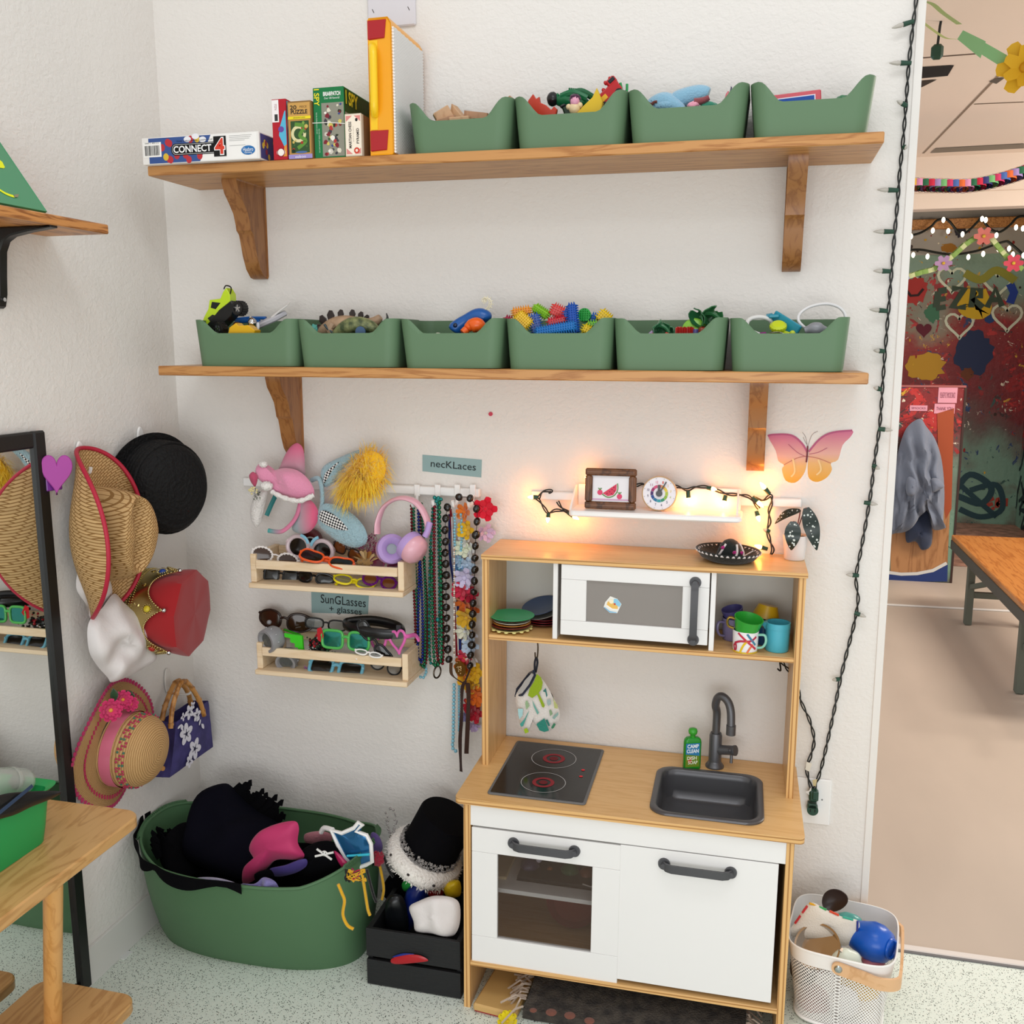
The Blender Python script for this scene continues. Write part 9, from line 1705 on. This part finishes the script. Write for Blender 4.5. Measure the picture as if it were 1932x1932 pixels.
mb = MB(); puff(mb, [P(u, v, y=4.03) for u, v in ((1735, 790), (1748, 805), (1765, 830), (1777, 870), (1782, 930), (1780, 985), (1784, 996), (1760, 998), (1755, 962), (1735, 975), (1715, 1000), (1690, 1006), (1676, 1000), (1685, 900), (1695, 850), (1710, 808))], NF, .10, .03, 'denim', .25, 6, 3, 10, 5, .34, (1, 0, .12)); make('shirt_body', mb, sm, 80)
for px in (((1712, 902), (1728, 900), (1732, 915), (1722, 935), (1710, 930)), ((1756, 905), (1770, 903), (1782, 917), (1770, 925), (1756, 928))): mb = MB(); puff(mb, [P(u, v, y=3.93) for u, v in px], NF, .05, .04, 'denim', .4, 10, 2); make('rolled_cuff', mb, sm, 80)
for l, px, c_ in (('dark blue trousers hanging below the denim shirt', ((1712, 985), (1740, 965), (1756, 970), (1758, 1025), (1740, 1038), (1728, 1022), (1710, 1022)), '#333c52'), ('red and blue cloth hanging at the wall edge beside the denim shirt', ((1686, 820), (1692, 840), (1690, 900), (1684, 960), (1676, 940)), '#7a3848')): mb = MB(); puff(mb, [P(u, v, y=4.06) for u, v in px], NF, .04, .035, 'f'+c_, .4, 10, 3); solo('hung_cloth', mb, l, 'clothing', GJ, None, 80)
bn = thing('wooden_bench', 'long orange-brown wooden bench on grey metal legs in the hall', 'bench', (2.8, 2.8, 0)); a, b, zb3 = P(1812, 1012, z=.42), P(1932, 1142, z=.42), .42; wood('bench_wood', '#b8783c', '#9c5c28', (14, 1, 14), .3, 3, 4)
x0 = min(a.x, b.x); mb = MB(); mb.box((x0+.19, 2.65, zb3-.017), (.38, 1.62, .034), 'bench_wood', .004); make('seat', mb, bn); mb = MB(); mb.box((x0+.004, 2.65, zb3-.05), (.02, 1.58, .05), 'p#4c4a44', .002); make('edge_rail', mb, bn); lx = x0+.05
for yy in (3.15, 2.1): mb = MB(); mb.box((lx, yy, .19), (.035, .045, .38), 'p#5c6056', .003); make('leg', mb, bn); mb = MB(); mb.box((lx+.28, yy, .19), (.035, .045, .38), 'p#5c6056', .003); make('leg', mb, bn); mb = MB(); mb.bar((lx, yy, .16), (lx+.28, yy, .16), .03, .03, 'p#5c6056'); mb.bar((lx, yy, .2), (lx+.1, yy-.45, .36), .025, .025, 'p#5c6056'); make('brace', mb, bn)
pc_ = thing('paper_chain', 'rainbow paper link chain hanging across the hall bulkhead', 'paper chain', P(1830, 345, y=3.4)); cc2 = ['#c83c68', '#c82c48', '#dc6c38', '#d8a840', '#74b878', '#2c6c4c', '#4c6cb0', '#3a3c78', '#a088c0', '#d890b8']
for i in range(40):
    t = i/39; u = 1716+t*222; v = 348-26*max(0, (t-.45)/.55)**1.5+3*sin(t*3); c = P(u, v, y=3.4); T = axisframe(c, (0, .3, 1) if i % 2 else (.2, 1, .2)); mb = MB(T); mb.lathe([(.036, -.019), (.036, .019)], 'p'+cc2[(i*3+i//9) % 10], None, 14); make('paper_link', mb, pc_)
hl = thing('fairy_lights', 'lit white fairy lights swagged along the hall wood trim', 'string lights', P(1810, 430, y=6.1)); mat('bulb_hall', '#fff0c8', .3, emit=7)
for pts in (((1708, 446), (1735, 440), (1757, 427), (1768, 416), (1788, 415), (1810, 440), (1825, 437), (1845, 418), (1852, 412), (1866, 430), (1885, 438), (1905, 425), (1920, 410), (1940, 408)), ((1700, 473), (1735, 471), (1770, 477), (1800, 480), (1840, 474), (1870, 464), (1895, 456), (1905, 458), (1930, 480))): mb = MB(); mb.tube(spline([P(u, v, y=6.15) for u, v in pts], 5), .010, 'cable', 6); make('cable', mb, hl)
for u, v in ((1719, 446), (1760, 435), (1789, 436), (1816, 442), (1853, 413), (1860, 415), (1780, 415), (1917, 429), (1930, 431), (1880, 444), (1723, 481), (1750, 484), (1827, 485), (1855, 479), (1911, 480), (1904, 469), (1931, 482), (1884, 470)): mb = MB(); mb.ball(P(u, v, y=6.05), (.013, .013, .021), 'bulb_hall', 10, 8); make('bulb', mb, hl)
fg = thing('paper_garland', 'paper flower garland with green links hanging in front of the mural', 'garland', P(1830, 480, y=5.0))
for pts in (((1712, 522), (1740, 513), (1760, 508), (1785, 492), (1805, 476), (1820, 462), (1838, 450)), ((1872, 452), (1885, 468), (1895, 480), (1905, 490), (1925, 505))):
    L = spline([P(u, v, y=5.0) for u, v in pts], 2)
    for i in range(len(L)-1): mb = MB(axisframe((L[i]+L[i+1])/2, (L[i+1]-L[i]).cross(V((0, 1, .15))), L[i+1]-L[i])); mb.lathe([(.026, -.015), (.026, .015)], 'p#8cae5c' if i % 3 else 'p#d0d8a0', None, 10, sy=1.6); make('paper_link', mb, fg)
for u, v, c_, r_ in ((1856, 446, '#d87a70', .062), (1780, 497, '#b490b8', .055), (1912, 497, '#cc4a5c', .06), (1704, 525, '#a8b0d8', .04)): mb = MB(); flower(mb, P(u, v, y=4.95), (-.1, -1, .1), r_, 'p'+c_, 'p#d8b040', 6, 1, .2); make('paper_flower', mb, fg)
gl = thing('paper_flower_chain', 'large green paper loop and yellow paper flower near the ceiling', 'paper decoration', P(1880, 100, y=1.5)); Q2 = lambda u, v, y_=1.5: P(u, v, y=y_)
mb = MB(); A = [(1812, 62, 1.5), (1850, 80, 1.42), (1902, 105, 1.5)]; B_ = [(1806, 74, 1.5), (1840, 105, 1.5), (1896, 130, 1.5)]; mb.raw([Q2(*q) for q in ((1900, 104), (1817, 57), (1806, 74), (1895, 130))]+[Q2(u, v, 1.42) for u, v in ((1860, 78), (1850, 110))], [(0, 1, 2, 3), (1, 4, 5, 2)], 'p#86b884'); make('paper_loop', mb, gl); mb = MB(); flower(mb, Q2(1934, 128, 1.5), (-.3, -1, -.1), .085, 'p#dcb02c', 'p#c89420', 6, 2, .4); make('paper_flower', mb, gl)
mb = MB(); ribbon(mb, [(1742, 2), (1760, 8), (1780, 25), (1810, 46)], 1.5, .018, 'p#9cac74'); ribbon(mb, [(1741, 42), (1765, 60), (1785, 72), (1806, 74)], 1.5, .012, 'p#b4bc7c'); make('streamer', mb, gl)
yq = P(1775, 40, z=HC).y; mb = MB(); c = P(1768, 98, y=yq); mb.box(c, (.042, .03, .052), 'bulb_green', .01); mb.tube([c+V((0, 0, .02)), c+V((.004, 0, .09)), V((c.x+.006, yq, HC))], .005, 'cable', 6); solo('plug_end', mb, 'green plug end of a light string dangling in the hall', 'plug')
